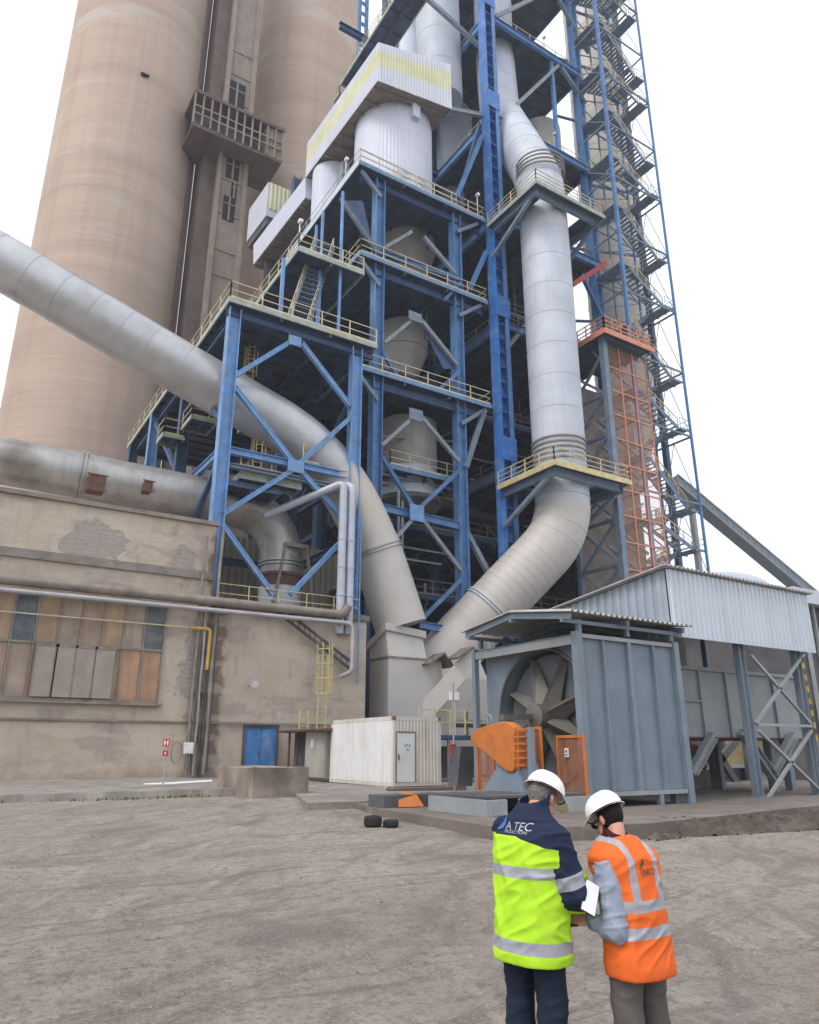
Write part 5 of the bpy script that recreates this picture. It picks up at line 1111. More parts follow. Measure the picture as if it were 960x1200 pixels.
mb = MB(); mb.box(fu0 + .05, fu1, fv0 + .1, fv1 - .1, fz1 - .03, fz1 + .01); mb.build('top_plate', M['slate'], FH)
# roof on short stubs
mb = MB(); rv0, rvp, rv1 = 14.05, 16.5, 18.85; ru0, ru1 = 13.95, 19.05; rz0, rzp, rz1 = 5.34, 5.68, 5.38
mb.sheet((ru0, rv0, rz0 + .06), (ru1 - ru0, 0, 0), (0, rvp - rv0, rzp - rz0), .21, .06, (0, -.1, 1)); mb.sheet((ru0, rvp, rzp + .06), (ru1 - ru0, 0, 0), (0, rv1 - rvp, rz1 - rzp), .21, .06, (0, .1, 1))
rf = mb.build('roof', M['roof_sheet'], FH); sm = rf.modifiers.new('thick', 'SOLIDIFY'); sm.thickness = .02
mb = MB()
for u in (ru0 + .15, ru0 + 2.4, ru1 - .3):
    mb.beam((u, rv0 + .1, rz0 - .06), (u, rvp, rzp - .06), .1, .16); mb.beam((u, rvp, rzp - .06), (u, rv1 - .1, rz1 - .06), .1, .16)
for v, z in ((rv0 + .35, rz0 - .02 - .12), (rvp, rzp - .2), (rv1 - .3, rz1 - .15)): mb.beam((ru0 + .05, v, z), (ru1 - .1, v, z), .08, .1)
for u in (fu0 + .1, fu0 + 2, fu1 - .1):
    for v in (fv0, fv1 - .2): mb.box(u - .06, u + .06, v - .06, v + .06, fz1 + .06, rz0 - .05)
mb.build('roof_frame', M['slate'], FH)
# the fan
FW = thing('axial_fan', tuple(FC), 'large dusty axial fan with wedge blades set in the round opening of the grey housing', 'fan')
mb = MB(); mb.tube([(FC.x - .5, FC.y, FC.z), (FC.x - .42, FC.y, FC.z), (FC.x - .4, FC.y, FC.z), (FC.x + .5, FC.y, FC.z)], [.12, .3, .36, .36], 32); mb.build('hub', M['fan'], FW, smooth=True)
mb = MB(); mb.tube([(FC.x + .36, FC.y, FC.z), (FC.x + .38, FC.y, FC.z)], 1.79, 64); mb.build('disc', M['fan_dark'], FW, smooth=True)
for k in range(8):
    a = math.radians(24 + 45 * k)
    er = Vector((0, math.cos(a), math.sin(a))); et = Vector((0, -math.sin(a), math.cos(a))); c = FC.copy()
    p = [c + er * .3 + et * .02 + Vector((-.22, 0, 0)), c + er * .3 + et * .34 + Vector((.18, 0, 0)), c + er * 1.79 + Vector((.12, 0, 0)), c + er * .3 - et * .26 + Vector((.30, 0, 0)), c + er * 1.70 + et * .10 + Vector((.3, 0, 0))]
    mb = MB(); mb.add(p, [(0, 2, 4, 1), (0, 3, 2)]); b_ = mb.build('blade', M['fan'], FW); sm = b_.modifiers.new('t', 'SOLIDIFY'); sm.thickness = .02
# orange belt guard
BG = thing('belt_guard', (13, 16, PADZ), 'rounded orange belt guard on a grey pedestal in front of the big fan', 'machine guard')
ug = 12.9; out = [(551, 864), (553, 859), (559, 854), (568, 851), (578, 848), (587, 845.5), (594, 846), (600, 849), (603, 852), (603, 902), (600, 905), (594, 904), (587, 899), (577, 889), (567, 881), (558, 875), (552, 870)]
gp = [P(x, y, u=ug) for x, y in out]; mb = MB(); mb.prism(gp, (.26, 0, 0)); mb.build('guard_shell', M['orange'], BG, bevel=.03)
mb = MB(); _l = [P(x, y, u=ug + .06) for x, y in ((602, 853), (617, 853.5), (617, 900.5), (602, 901.5))]; mb.prism(_l, (.1, 0, 0)); mb.build('louvre_block', M['orange'], BG)
mb = MB()
for k in range(6):
    a = P(604, 855 + k * 8.4, u=ug - .05); b = P(617, 855 + k * 8.4, u=ug - .05); mb.beam(a, b, .12, .035)
mb.build('louvre', M['orange'], BG)
mb = MB(); a = P(621, 852, u=ug + .05); mb.box(ug - .02, ug + .12, a.y - .07, a.y + .07, PADZ, a.z); mb.build('grey_post', M['slate'], BG)
pd = P(592, 905, u=ug + .2); mb = MB(); mb.hexa([Vector((ug, pd.y - .95, PADZ + .35)), Vector((ug + .9, pd.y - .95, PADZ + .35)), Vector((ug + .9, pd.y + .75, PADZ + .35)), Vector((ug, pd.y + .75, PADZ + .35))], [Vector((ug + .1, pd.y - .7, 1.55)), Vector((ug + .7, pd.y - .7, 1.55)), Vector((ug + .7, pd.y + .1, 1.55)), Vector((ug + .1, pd.y + .1, 1.55))]); mb.build('pedestal', M['slate'], BG)
mb = MB(); mb.beam((ug + .55, FC.y, FC.z - .05), (FC.x - .3, FC.y, FC.z), .16, .16); mb.build('drive_shaft', M['fan'], BG)
mb = MB(); c = P(572, 846, u=ug + .3); mb.tube([(c.x, c.y + .18 * math.cos(q_), c.z + .2 * math.sin(q_)) for q_ in [math.pi * k / 10 for k in range(11)]], .02, 6); mb.build('lifting_eye', M['slate_light'], BG, smooth=True)
# mesh guards
def meshguard(name, u, y0, y1, z0, z1, label, fm='orange', w=.07):
    t = thing(name, (u, y0, z0), label, 'mesh guard', 'orange mesh guards round the fan')
    mb = MB()
    mb.box(u - .03, u + .03, y0, y0 + w, z0, z1); mb.box(u - .03, u + .03, y1 - w, y1, z0, z1); mb.box(u - .03, u + .03, y0 + w, y1 - w, z0, z0 + w); mb.box(u - .03, u + .03, y0 + w, y1 - w, z1 - w, z1); mb.build('frame', M[fm], t, bevel=.006)
    mb = MB(); s_ = .045; y = y0 + w
    while y < y1 - w: mb.box(u - .004, u + .004, y, y + .012, z0 + w, z1 - w); y += s_
    z = z0 + w
    while z < z1 - w: mb.box(u - .0045, u + .0035, y0 + w, y1 - w, z, z + .012); z += s_
    mb.build('wire_mesh', mat('rusty_orange_wire', (.42, .16, .08), .7), t); return t
g1 = P(652, 862, u=14.25); g2 = P(690, 943, u=14.25)
G = meshguard('mesh_guard', 14.25, g2.y - .02, g1.y, g2.z, g1.z, 'orange framed mesh guard with a small white notice, beside the ribbed housing panels')
mb = MB(); c = P(664, 882, u=14.2); mb.box(14.2, 14.215, c.y - .07, c.y + .07, c.z - .11, c.z + .11); nb_ = mb.build('notice', M['white'], G)
mb = MB(); mb.box(14.194, 14.199, c.y - .03, c.y + .03, c.z + .0, c.z + .06); mb.box(14.194, 14.199, c.y - .04, c.y + .04, c.z - .07, c.z - .04); mb.build('notice_print', M['soot'], nb_)
g1 = P(558, 850, u=13.9); g2 = P(581, 930, u=13.9); meshguard('mesh_guard', 13.9, g2.y, g1.y, PADZ + .25, 2.3, 'orange mesh guard under the left end of the belt guard')
g1 = P(625, 852, u=13.7); g2 = P(637, 905, u=13.7); meshguard('mesh_guard', 13.7, g2.y, g1.y, 1.3, g1.z, 'narrow rusty mesh guard right behind the grey post of the belt guard')
# steel base on the pad
BS = thing('steel_skid', (12, 15, PADZ), 'grey steel skid base with a dark top plate on the pad behind the two men', 'base')
mb = MB(); bx0, bx1, by0, by1, bz = 10.87, 14.2, 13.87, 16.2, .8
mb.box(bx0, bx1, by1 - .1, by1, PADZ, bz); mb.box(bx0, bx0 + .1, by0 + .1, by1 - .101, PADZ, bz); mb.box(bx0, bx0 + .6, by0, by0 + .099, PADZ, bz); mb.box(bx0 + 1.0, bx1, by0, by0 + .099, PADZ, bz); mb.box(bx0 + .2, bx0 + .32, by0 - .02, by0 + 2.2, PADZ + .02, bz - .03)
mb.build('frame', M['slate_light'], BS, bevel=.006); mb = MB(); mb.box(bx0 + .05, bx1 + .02, by0 + .3, by1 + .05, bz + .002, bz + .06); mb.build('top_plate', M['soot'], BS)
mb = MB(); a = P(468, 946, z=PADZ + .02); mb.prism([(a.x, a.y, PADZ + .02), (a.x + .7, a.y - .1, PADZ + .02), (a.x + .6, a.y + .1, PADZ + .30), (a.x + .05, a.y + .12, PADZ + .22)], (.15, .6, .05)); one('orange_scrap', mb, M['orange'], 'bent orange metal offcut lying on the pad left of the grey base', 'scrap metal')
mb = MB(); mb.box(10.3, 12.4, 17.4, 18.2, PADZ, PADZ + .3); one('dark_beam', mb, M['soot'], 'dark steel beam lying on the pad behind the orange offcut', 'beam')

# ---------------------------------------------------------------- corrugated shed on posts and the duct box below it
CS = thing('corrugated_canopy', (22.8, 16, .45), 'pale blue corrugated canopy shed on steel posts right of the fan', 'canopy')
sv, su0, su1 = 14.7, 18.94, 26.75; zlo, zhi = 5.2, 7.3
mb = MB(); mb.sheet((su0, sv, zlo), (su1 - su0, 0, 0), (0, 0, zhi - zlo + .02), .24, .045, (0, -1, 0)); shf = mb.build('front_cladding', mat('pale_blue_sheet', (.55, .61, .68), .5, .05, .08, .6, stain=.3, staincol=(.50, .54, .58), sscale=.5, streak=.35, streakcol=(.38, .38, .38)), CS)
zb_ = lambda v: 7.3 - (v - sv) * .115
mb = MB(); L = 5.6; n = int(L / .34); vs = []
for i in range(n + 1):
    for q_, h in ((0, 0), (.42, 0), (.52, .07), (.9, .07)):
        y = sv + .05 + min(L, (i + q_) * .34); vs += [(su0 - h, y, 5.2), (su0 - h, y, zb_(y))]
mb.add(vs, [(2 * i, 2 * i + 2, 2 * i + 3, 2 * i + 1) for i in range(len(vs) // 2 - 1)]); mb.build('side_cladding', mat('blue_grey_sheet', (.33, .38, .44), .55, .05, .15, .6, streak=.4, streakcol=(.25, .25, .26)), CS)
mb = MB(); mb.sheet((su0 - .3, sv - .18, zhi + .08), (su1 - su0 + .5, 0, 0), (0, 7.6, -.87), .21, .06, (0, .1, 1)); rf = mb.build('roof', M['roof_sheet'], CS); rf.modifiers.new('t', 'SOLIDIFY').thickness = .02
for u, z0 in ((22.55, PADZ), (25.85, PADZ)): 
    mb = MB(); mb.ibeam((u, sv + .25, z0), (u, sv + .25, 6.8), .22, .3, .03, side=(1, 0, 0)); mb.build('post', M['slate'], CS)
    mb = MB(); mb.box(u - .25, u + .25, sv + .05, sv + .45, PADZ, PADZ + .04); mb.build('base_plate', M['slate'], CS)
for v in (19, 24): 
    for u in (19.3, 22.55, 26.4): member(CS, 'post', (u, v, PADZ), (u, v, 6.2), .22, .22, 'slate')
def bb(p, q): a = P(*p, v=sv + .1); b = P(*q, v=sv + .1); mb = MB(); mb.beam(a, b, .09, .09); mb.build('brace', M['slate_light'], CS)
bb((880, 768), (950, 848)); bb((942, 766), (886, 848)); bb((888, 849), (951, 851)); bb((889, 856), (960, 925)); bb((951, 856), (900, 936))
mb = MB(); mb.box(su0 + .1, su1, sv + .05, sv + .2, zlo + .1, zlo + .28); mb.box(su0 + .2, su1, sv + 5.5, sv + 5.6, 4.2, 6.4); mb.build('inner_frame', M['soot'], CS)
DB = thing('duct_box', (24, 18, 2.3), 'long grey stiffened steel duct box on slanted legs under the canopy shed', 'duct')
dv = 16.5; mb = MB(); mb.box(18.65, 28.3, dv, dv + 3.2, 2.3, 4.55); mb.build('box_shell', M['slate_light'], DB)
mb = MB(); mb.box(18.65, 28.35, dv - .12, dv - .002, 4.5, 4.62); mb.build('top_flange', M['slate_light'], DB)
for px in (822, 853, 882 + 26, 938): u = P(px, 830, v=dv).x; mb = MB(); mb.box(u - .05, u + .05, dv - .1, dv - .002, 2.3, 4.49); mb.build('rib', M['slate_light'], DB)
mb = MB(); a = P(800, 820, v=dv); mb.box(a.x - 1, P(822, 820, v=dv).x - .06, dv - .08, dv - .003, a.z - .05, a.z + .02); mb.build('mid_rib', M['slate_light'], DB)
mb = MB(); mb.box(18.65, 28.3, dv + .02, dv + 3.1, 2.24, 2.298); mb.build('bottom_plate', M['rust'], DB)
for p, q_ in (((836, 862), (812, 905)), ((870, 858), (912, 918)), ((930, 862), (905, 905))):
    a = P(*p, v=dv - .2); b = P(*q_, v=dv - .2); mb = MB(); mb.ibeam(a, b, .25, .3, .03); mb.build('slanted_leg', M['slate_light'], DB)
for px in (902, 921): u = P(px, 880, v=dv + .5).x; member(DB, 'leg', (u, dv + .5, PADZ), (u, dv + .5, 2.6), .28, .28, 'slate')
for u in (20.2, 23, 26.2): member(DB, 'leg', (u, dv + 2.6, PADZ), (u, dv + 2.6, 2.24), .25, .25, 'soot')
# striped post
SP = thing('striped_post', (26.4, 14.3, .45), 'yellow and black striped guard post hanging at the canopy end', 'post'); a = P(940, 770, v=14.35); b = P(958, 868, v=14.35)
for k in range(14):
    p = a.lerp(b, k / 14); q_ = a.lerp(b, (k + 1) / 14 - .001); mb = MB(); mb.beam(p, q_, .055); mb.build('band', M['yellow_pipe'] if k % 2 else M['soot'], SP)
mb = MB(); mb.beam(b, (b.x, b.y, PADZ), .07); mb.build('lower_post', M['slate'], SP)
# things beyond: dark hall on the right, steel stair, machine, container
RB = thing('dark_hall', (34, 22, .3), 'dark open sided hall with a pale roof edge at the far right', 'building')
a = P(945, 720, v=21); mb = MB(); mb.box(a.x, a.x + 30, 21.5, 34, .3, a.z + .9); mb.build('wall', M['soot'], RB); mb = MB(); mb.box(a.x - .8, a.x + 31, 21, 34.5, P(945, 706, v=21).z, P(945, 690, v=21).z); mb.build('roof', M['white_sheet'], RB)
for k in range(4): mb = MB(); mb.box(a.x + .3 + k * 1.0, a.x + .45 + k * 1.0, 21.3, 21.45, .3, a.z + .9); mb.build('mullion', M['slate_light'], RB)
c = P(808, 905, v=20); mb = MB(); t = thing('red_pump', (c.x, 20, .45), 'small red motor unit on a concrete plinth behind the fan housing', 'machine')
mb.box(c.x - .25, c.x + .35, 19.7, 20.5, 1.15, 2.1); mb.build('casing', M['red'], t, bevel=.05); mb = MB(); mb.box(c.x - .5, c.x + .7, 19.5, 20.8, PADZ, 1.14); mb.build('plinth', M['concrete'], t); mb = MB(); mb.tube([(c.x - .1, 19.5, 1.6), (c.x - .1, 19.7, 1.6)], .2, 16); mb.build('motor_end', M['rust'], t, smooth=True)
t = thing('steel_stair', (25, 22, .4), 'dark steel stair and bracing seen under the duct box', 'stair')
a = P(826, 925, v=23); b = P(868, 860, v=23); 
for (p, q_) in (((815, 925), (868, 862)), ((868, 925), (828, 862))):
    p_, q2_ = P(*p, v=23), P(*q_, v=23); mb = MB(); mb.beam(p_, q2_, .2, .35)
    mb.beam(p_ + Vector((0, 1.3, 0)), q2_ + Vector((0, 1.3, 0)), .2, .35)
    for k in range(11): z_ = p_.lerp(q2_, k / 10); mb.box(z_.x - .15, z_.x + .15, 23, 24.3, z_.z, z_.z + .05)
    mb.build('flight', M['soot'], t)
for px in (848, 878, 890): u = P(px, 900, v=24.6).x; member(t, 'post', (u, 24.6, .3), (u, 24.6, 4), .3, .3, 'soot')
mb = MB(); a = P(846, 900, v=26); 
for dx in (0, .6): mb.beam((a.x + dx, 26, .3), (a.x + dx, 26, 4.2), .08)
for k in range(12): mb.beam((a.x, 26, .5 + k * .3), (a.x + .6, 26, .5 + k * .3), .05)
one('orange_ladder', mb, M['orange_pale'], 'faded orange ladder behind the dark stair under the duct box', 'ladder')
a = P(918, 900, v=24); t = thing('painted_cabinet', (a.x, 24, .9), 'ochre and blue painted steel cabinet on legs beyond the slanted legs', 'cabinet')
mb = MB(); mb.box(a.x - 2.0, a.x + .6, 24, 26, 1.2, 3.4); mb.build('ochre_body', mat('ochre_paint', (.30, .25, .13), .6), t); mb = MB(); mb.box(a.x + .61, a.x + 2.4, 24, 26, 1.2, 3.4); mb.build('blue_body', M['blue_deep'], t)
mb = MB(); mb.box(a.x - 2.1, a.x + 2.5, 23.9, 26.1, 1.0, 1.19); mb.box(a.x + 2.0, a.x + 2.3, 24, 24.3, .2, .99); mb.box(a.x - 1.8, a.x - 1.5, 24, 24.3, .2, .99); mb.build('base_frame', M['slate_light'], t)
mb = MB(); mb.box(25.5, 32, 28, 28.2, .2, 5.5); one('rear_wall', mb, M['soot'], 'dark wall behind the stair under the canopy shed', 'wall')
# dome and far conveyor
a = P(838, 690, t=120); mb = MB(); R = 8.5; mb.lathe((a.x, a.y, a.z - 1.2), [(R * math.cos(q_), R * .42 * math.sin(q_)) for q_ in [math.pi / 2 * k / 12 for k in range(13)]], 48, False); mb.lathe((a.x, a.y, 0), [(R, 0), (R, a.z - 1.2)], 48, False); one('storage_dome', mb, M['alu'], 'low grey storage dome behind the canopy roof', 'dome', smooth=True)
CG = thing('conveyor_gallery', (60, 60, 10), 'long grey conveyor gallery sloping down to the right against the sky', 'conveyor')
a = P(790, 571, t=92); b = P(938, 694, t=98); b = a + (b - a) * 1.25; w = Vector((.4, 1.0, 0))
mb = MB(); U = Vector((0, 0, 1.3)); mb.hexa([a - w, b - w, b + w, a + w], [a - w + U, b - w + U, b + w + U, a + w + U]); mb.build('gallery_box', M['slate'], CG)
mb = MB()
for k in range(24): p = a.lerp(b, k / 23) - w * 1.02; mb.beam(p - Vector((0, 0, .05)), p + U, .12)
for o in (0, 1.3): mb.beam(a - w * 1.03 + Vector((0, 0, o)), b - w * 1.03 + Vector((0, 0, o)), .2, .2)
mb.build('truss', M['slate_light'], CG); mb = MB(); p = a.lerp(b, .99); mb.beam((p.x, p.y, 0), p, .6); mb.build('trestle', M['slate_light'], CG); mb = MB(); p = a.lerp(b, .1); mb.beam((p.x, p.y, 0), p, .6); mb.build('trestle', M['slate_light'], CG)
# plant behind the fan: railed platform, small valves
t = thing('valve_platform', (20, 22, 2), 'small yellow railed valve platform between the container and the fan housing', 'platform')
a = P(488, 860, v=33.5); b = P(562, 862, v=33.5); zpl = a.z; mb = MB(); mb.box(a.x - .3, b.x + 1, 33.5, 37.0, zpl - .25, zpl - .05); mb.build('deck', M['blue_dark'], t)
a = P(492, 829, v=33.5); mb = MB(); railing(mb, [(a.x, 33.5, zpl), (b.x + 1, 33.5, zpl)], 1.25, 1.0, .07, 1, False); mb.build('railing', M['rail_bright'], t)
for u in (a.x + .1, a.x + 1.9, b.x + .6): member(t, 'leg', (u, 33.6, .4), (u, 33.6, zpl - .25), .12, .12, 'slate')
mb = MB(); c = P(545, 848, v=35.0); mb.tube([(c.x - .8, 35.0, c.z), (c.x + 1.4, 35.0, c.z)], .22, 16); mb.tube([(c.x + .1, 35.0, zpl), (c.x + .1, 35.0, c.z + .7)], .12, 12); mb.build('valve', M['fan'], t, smooth=True)
mb = MB(); c = P(534, 815, v=34.0); mb.box(c.x - .25, c.x + .25, 34.0, 34.3, c.z - .25, c.z + .2); mb.box(c.x - .03, c.x + .03, 34.08, 34.12, zpl, c.z - .25); mb.build('control_box', M['white'], t)
mb = MB(); a = P(533, 925, v=22.6); mb.tube([(a.x, 22.6, .4), (a.x, 22.6, P(533, 800, v=22.6).z)], .04, 8); one('thin_pole', mb, M['pipe_silver'], 'thin grey pole in front of the yellow railed valve platform', 'pole')
mb = MB(); c = P(532, 880, v=22.3); mb.box(c.x - .1, c.x + .1, 22.3, 22.45, c.z - .22, c.z + .22); one('call_box', mb, M['red'], 'small red call box on the thin pole by the container', 'box')
mb = MB(); mb.sheet((22.6, 36.0, .4), (5.2, 0, 0), (0, 0, zpl - 1.0), .28, .05, (0, -1, 0)); one('sheet_wall', mb, M['grey_sheet'], 'grey corrugated wall under the valve platform', 'wall')
mb = MB(); c = P(545, 905, v=21.5); mb.hexa([Vector((c.x - .35, 21.5, .7)), Vector((c.x + .3, 21.5, .7)), Vector((c.x + .3, 22, .7)), Vector((c.x - .35, 22, .7))], [Vector((c.x - .15, 21.5, 2.0)), Vector((c.x + .45, 21.5, 2.0)), Vector((c.x + .45, 22, 2.0)), Vector((c.x - .15, 22, 2.0))]); one('tilted_bin', mb, M['soot'], 'dark tilted metal bin between the container and the orange mesh', 'bin')
# heaped dark soil along the pad, on the near side
mb = MB(); rnd = random.Random(8); NX, NY = 150, 26; pa = P(700, 968, z=.3); pb = P(990, 952, z=.3); nrm_ = Vector((pb.y - pa.y, pa.x - pb.x, 0)).normalized()
if nrm_.y > 0: nrm_ = -nrm_
vs = []
for i in range(NX):
    for j in range(NY):
        p = pa.lerp(pb, i / (NX - 1)); q_ = j / (NY - 1); o = (.2 - q_ * 1.9); x = p.x - nrm_.x * o; y = p.y - nrm_.y * o
        h = math.sin(math.pi * q_) ** .8 * (.20 + .24 * noise.noise(Vector((x * .7, y * .7, 3)))) * min(1, i / 6, (NX - 1 - i) / 4 + .2) + .22 * math.sin(math.pi * q_) * noise.noise(Vector((x * 3.5, y * 3.5, 6))) + .12 * noise.noise(Vector((x * 9, y * 9, 2)))
        vs.append((x, y, gz(x, y) - .02 + max(-.02, h)))
mb.add(vs, [(i * NY + j, (i + 1) * NY + j, (i + 1) * NY + j + 1, i * NY + j + 1) for i in range(NX - 1) for j in range(NY - 1)])
tag(mb.build('soil_bank', M['soil'], smooth=True), kind='structure')
# loose stones and weeds
mb = MB(); rnd = random.Random(12)
for k in range(1500):
    if k < 800: d = rnd.uniform(3.2, 14); az = YAW + rnd.uniform(-.62, .62)
    else: d = rnd.uniform(8, 24); az = YAW + rnd.uniform(-.62, .62)
    x, y = d * math.sin(az), d * math.cos(az)
    if noise.noise(Vector((x * .5, y * .5, 2))) < -.05 and k % 3: continue
    if x > 8.5 and y > 11 : continue
    r = rnd.choice([.005, .007, .009, .012, .018]) * rnd.uniform(.7, 1.3) * (1 + d / 26); z = gz(x, y)
    o = [Vector((x, y, z)) + Vector((rnd.uniform(.6, 1.2) * a_, rnd.uniform(.6, 1.2) * b_, rnd.uniform(.4, .8) * c_)) * r for a_, b_, c_ in ((1, 0, 0), (0, 1, 0), (-1, 0, 0), (0, -1, 0), (0, 0, 1))]
    mb.add(o, [(0, 1, 4), (1, 2, 4), (2, 3, 4), (3, 0, 4)])
tag(mb.build('gravel', mat('loose_stone', (.22, .195, .17), .9, 0, .6, 3, coords='World')), 'loose pale stones scattered over the trampled ground', kind='stuff')
mb = MB()
for k in range(260):
    x = rnd.choice([rnd.gauss(5.2, 1.3), rnd.gauss(7.2, .8), rnd.uniform(-2, 9.5), rnd.gauss(12.6, .5)]); y = 25.45 + rnd.gauss(0, .12) if x < 10 else 20 + rnd.gauss(0, .5) + (x - 12) * 1.5
    z = gz(x, y); h = rnd.uniform(.03, .13); a_ = rnd.uniform(0, 6.28); dx, dy = .03 * math.cos(a_), .03 * math.sin(a_)
    mb.add([(x - dx, y - dy, z - .02), (x + dx, y + dy, z - .02), (x + rnd.gauss(0, .06), y + rnd.gauss(0, .06), z + h)], [(0, 1, 2)])
tag(mb.build('weeds', M['grass']), 'short green weeds growing along the foot of the kerb', kind='stuff')

# ---------------------------------------------------------------- people
def cap(mb, a, b, ra, rb, n=18, sx=1.0):
    """tapered limb with rounded ends"""
    a = Vector(a); b = Vector(b); d = (b - a).normalized(); pts = []; rs = []
    for k in range(5): t_ = k / 4 * math.pi / 2; pts.append(a - d * ra * math.cos(t_)); rs.append(max(.0015, ra * math.sin(t_)))
    pts += [a.lerp(b, .5)]; rs += [(ra + rb) / 2]
    for k in range(5): t_ = k / 4 * math.pi / 2; pts.append(b + d * rb * math.sin(t_)); rs.append(max(.0015, rb * math.cos(t_)))
    mb.tube(pts, rs, n)
def ell(mb, c, r, rot=None, n=24, m=14):
    c = Vector(c); vs = []; R = rot or Matrix.Identity(3)
    for i in range(m + 1):
        th = math.pi * i / m
        for j in range(n): ph = 2 * math.pi * j / n; vs.append(c + R @ Vector((r[0] * math.sin(th) * math.cos(ph) + (1e-5 * j if i in (0, m) else 0), r[1] * math.sin(th) * math.sin(ph), r[2] * math.cos(th))))
    fs = [(i * n + j, i * n + (j + 1) % n, (i + 1) * n + (j + 1) % n, (i + 1) * n + j) for i in range(m) for j in range(n)]
    mb.add(vs, fs)
def loft(mb, rings, n=40, sq=2.3):
    """rings: (cx, cy, z, rx, ry[, tilt_y]) superellipse sections"""
    vs = []
    for rg in rings:
        cx, cy, z, rx, ry = rg[:5]; tl = rg[5] if len(rg) > 5 else 0
        for j in range(n):
            a = 2 * math.pi * j / n; c, s_ = math.cos(a), math.sin(a); x = rx * math.copysign(abs(c) ** (2 / sq), c); y = ry * math.copysign(abs(s_) ** (2 / sq), s_)
            vs.append((cx + x, cy + y, z + tl * y))
    k = len(rings); mb.add(vs, [(i * n + j, i * n + (j + 1) % n, (i + 1) * n + (j + 1) % n, (i + 1) * n + j) for i in range(k - 1) for j in range(n)] + [tuple(reversed(range(n))), tuple(range((k - 1) * n, k * n))])
def fused(name, mb, mats, parent, voxel, smooth=6, pick=None, wrinkle=None, cuts=()):
    """melt the pieces into one skin, then paint the cloth's own colours face by face"""
    o = mb.build(name, mats, None); o.modifiers.new('r', 'REMESH').mode = 'VOXEL'; o.modifiers['r'].voxel_size = voxel
    sm = o.modifiers.new('s', 'SMOOTH'); sm.iterations = smooth; sm.factor = .5
    dg = bpy.context.evaluated_depsgraph_get(); dg.update(); me = bpy.data.meshes.new_from_object(o.evaluated_get(dg)); o.modifiers.clear()
    old = o.data; o.data = me; bpy.data.meshes.remove(old); me.name = name
    me.materials.clear()
    for m in (mats if isinstance(mats, (list, tuple)) else [mats]): me.materials.append(m)
    if wrinkle:
        me.update()
        nn = [v.normal.copy() for v in me.vertices]
        for v, q in zip(me.vertices, nn): v.co = v.co + q * wrinkle(v.co)
    if cuts:
        bm = bmesh.new(); bm.from_mesh(me)
        for co_, no_ in cuts: bmesh.ops.bisect_plane(bm, geom=bm.verts[:] + bm.edges[:] + bm.faces[:], plane_co=co_, plane_no=no_, dist=1e-5)
        bm.to_mesh(me); bm.free(); me.update()
    for p in me.polygons:
        p.use_smooth = True; p.material_index = pick(p.center) if pick else 0
    o.parent = parent; return o
def cloth(name, col, rough=.85, bump=.12, var=.10, sc=5, bs=300, stn=None): return mat(name, col, rough, 0, var, sc, bump=bump, bscale=bs, spec=.2, stain=.5 if stn else 0, staincol=stn or (0, 0, 0), sscale=7)
M['lime'] = cloth('lime_hi_vis', (.44, .74, .035), stn=(.36, .55, .05)); M['navy'] = cloth('navy_cloth', (.018, .026, .058)); M['reflect'] = mat('reflective_tape', (.36, .365, .41), .4, .1, .12, 14)
M['hv_orange'] = cloth('orange_hi_vis', (.80, .15, .03), stn=(.62, .13, .04)); M['grey_shirt'] = cloth('grey_blue_shirt', (.30, .34, .43)); M['jeans'] = cloth('dark_jeans', (.016, .024, .042)); M['trousers'] = cloth('grey_trousers', (.12, .11, .105))
M['skin'] = mat('skin', (.55, .29, .21), .55, 0, .15, 12); M['glove'] = mat('dark_glove', (.03, .035, .035), .7); M['hair_dark'] = cloth('dark_hair', (.014, .010, .009), .6, .6, bs=160); M['hair_grey'] = cloth('grey_hair', (.22, .21, .20), .6, .8, .5, 40, 160)
M['helmet'] = mat('white_helmet', (.84, .84, .86), .35, 0, .03, 4); M['maroon'] = cloth('maroon_collar', (.05, .010, .022)); M['shoe'] = mat('dusty_boot', (.03, .025, .02), .7, 0, .4, 6); M['lens'] = mat('dark_lens', (.01, .01, .012), .15)

def hand(mb, w, d, up_, thumb_side, curl=.6, s=1.0):
    """palm and five fingers; w wrist, d pointing direction, up_ back of the hand"""
    w = Vector(w); d = Vector(d).normalized(); up_ = (Vector(up_) - d * Vector(up_).dot(d)).normalized(); sd = d.cross(up_).normalized() * thumb_side
    pc = w + d * .05 * s
    for o in (-.027, -.009, .009, .027): cap(mb, w + sd * o * .6 + d * .01, w + sd * o + d * .085 * s, .014, .0115, 10)
    L = (.068, .078, .074, .058)
    for i, o in enumerate((.029, .010, -.010, -.029)):
        b = w + sd * o + d * .088 * s; dd = (d + sd * (.12 - i * .08)).normalized(); p1 = b + (dd * math.cos(curl * .6) - up_ * math.sin(curl * .6)) * L[i] * .45; p2 = p1 + (dd * math.cos(curl * 1.5) - up_ * math.sin(curl * 1.5)) * L[i] * .32; p3 = p2 + (dd * math.cos(curl * 2.2) - up_ * math.sin(curl * 2.2)) * L[i] * .25
        cap(mb, b, p1, .0095, .0088, 8); cap(mb, p1, p2, .0088, .0082, 8); cap(mb, p2, p3, .0082, .0072, 8)
    tb = w + sd * .03 + d * .025; t1 = tb + (d * .6 + sd * .8 - up_ * .25).normalized() * .042; t2 = t1 + (d * .9 + sd * .25 - up_ * .4).normalized() * .032
    cap(mb, tb, t1, .0125, .0105, 8); cap(mb, t1, t2, .0105, .009, 8)
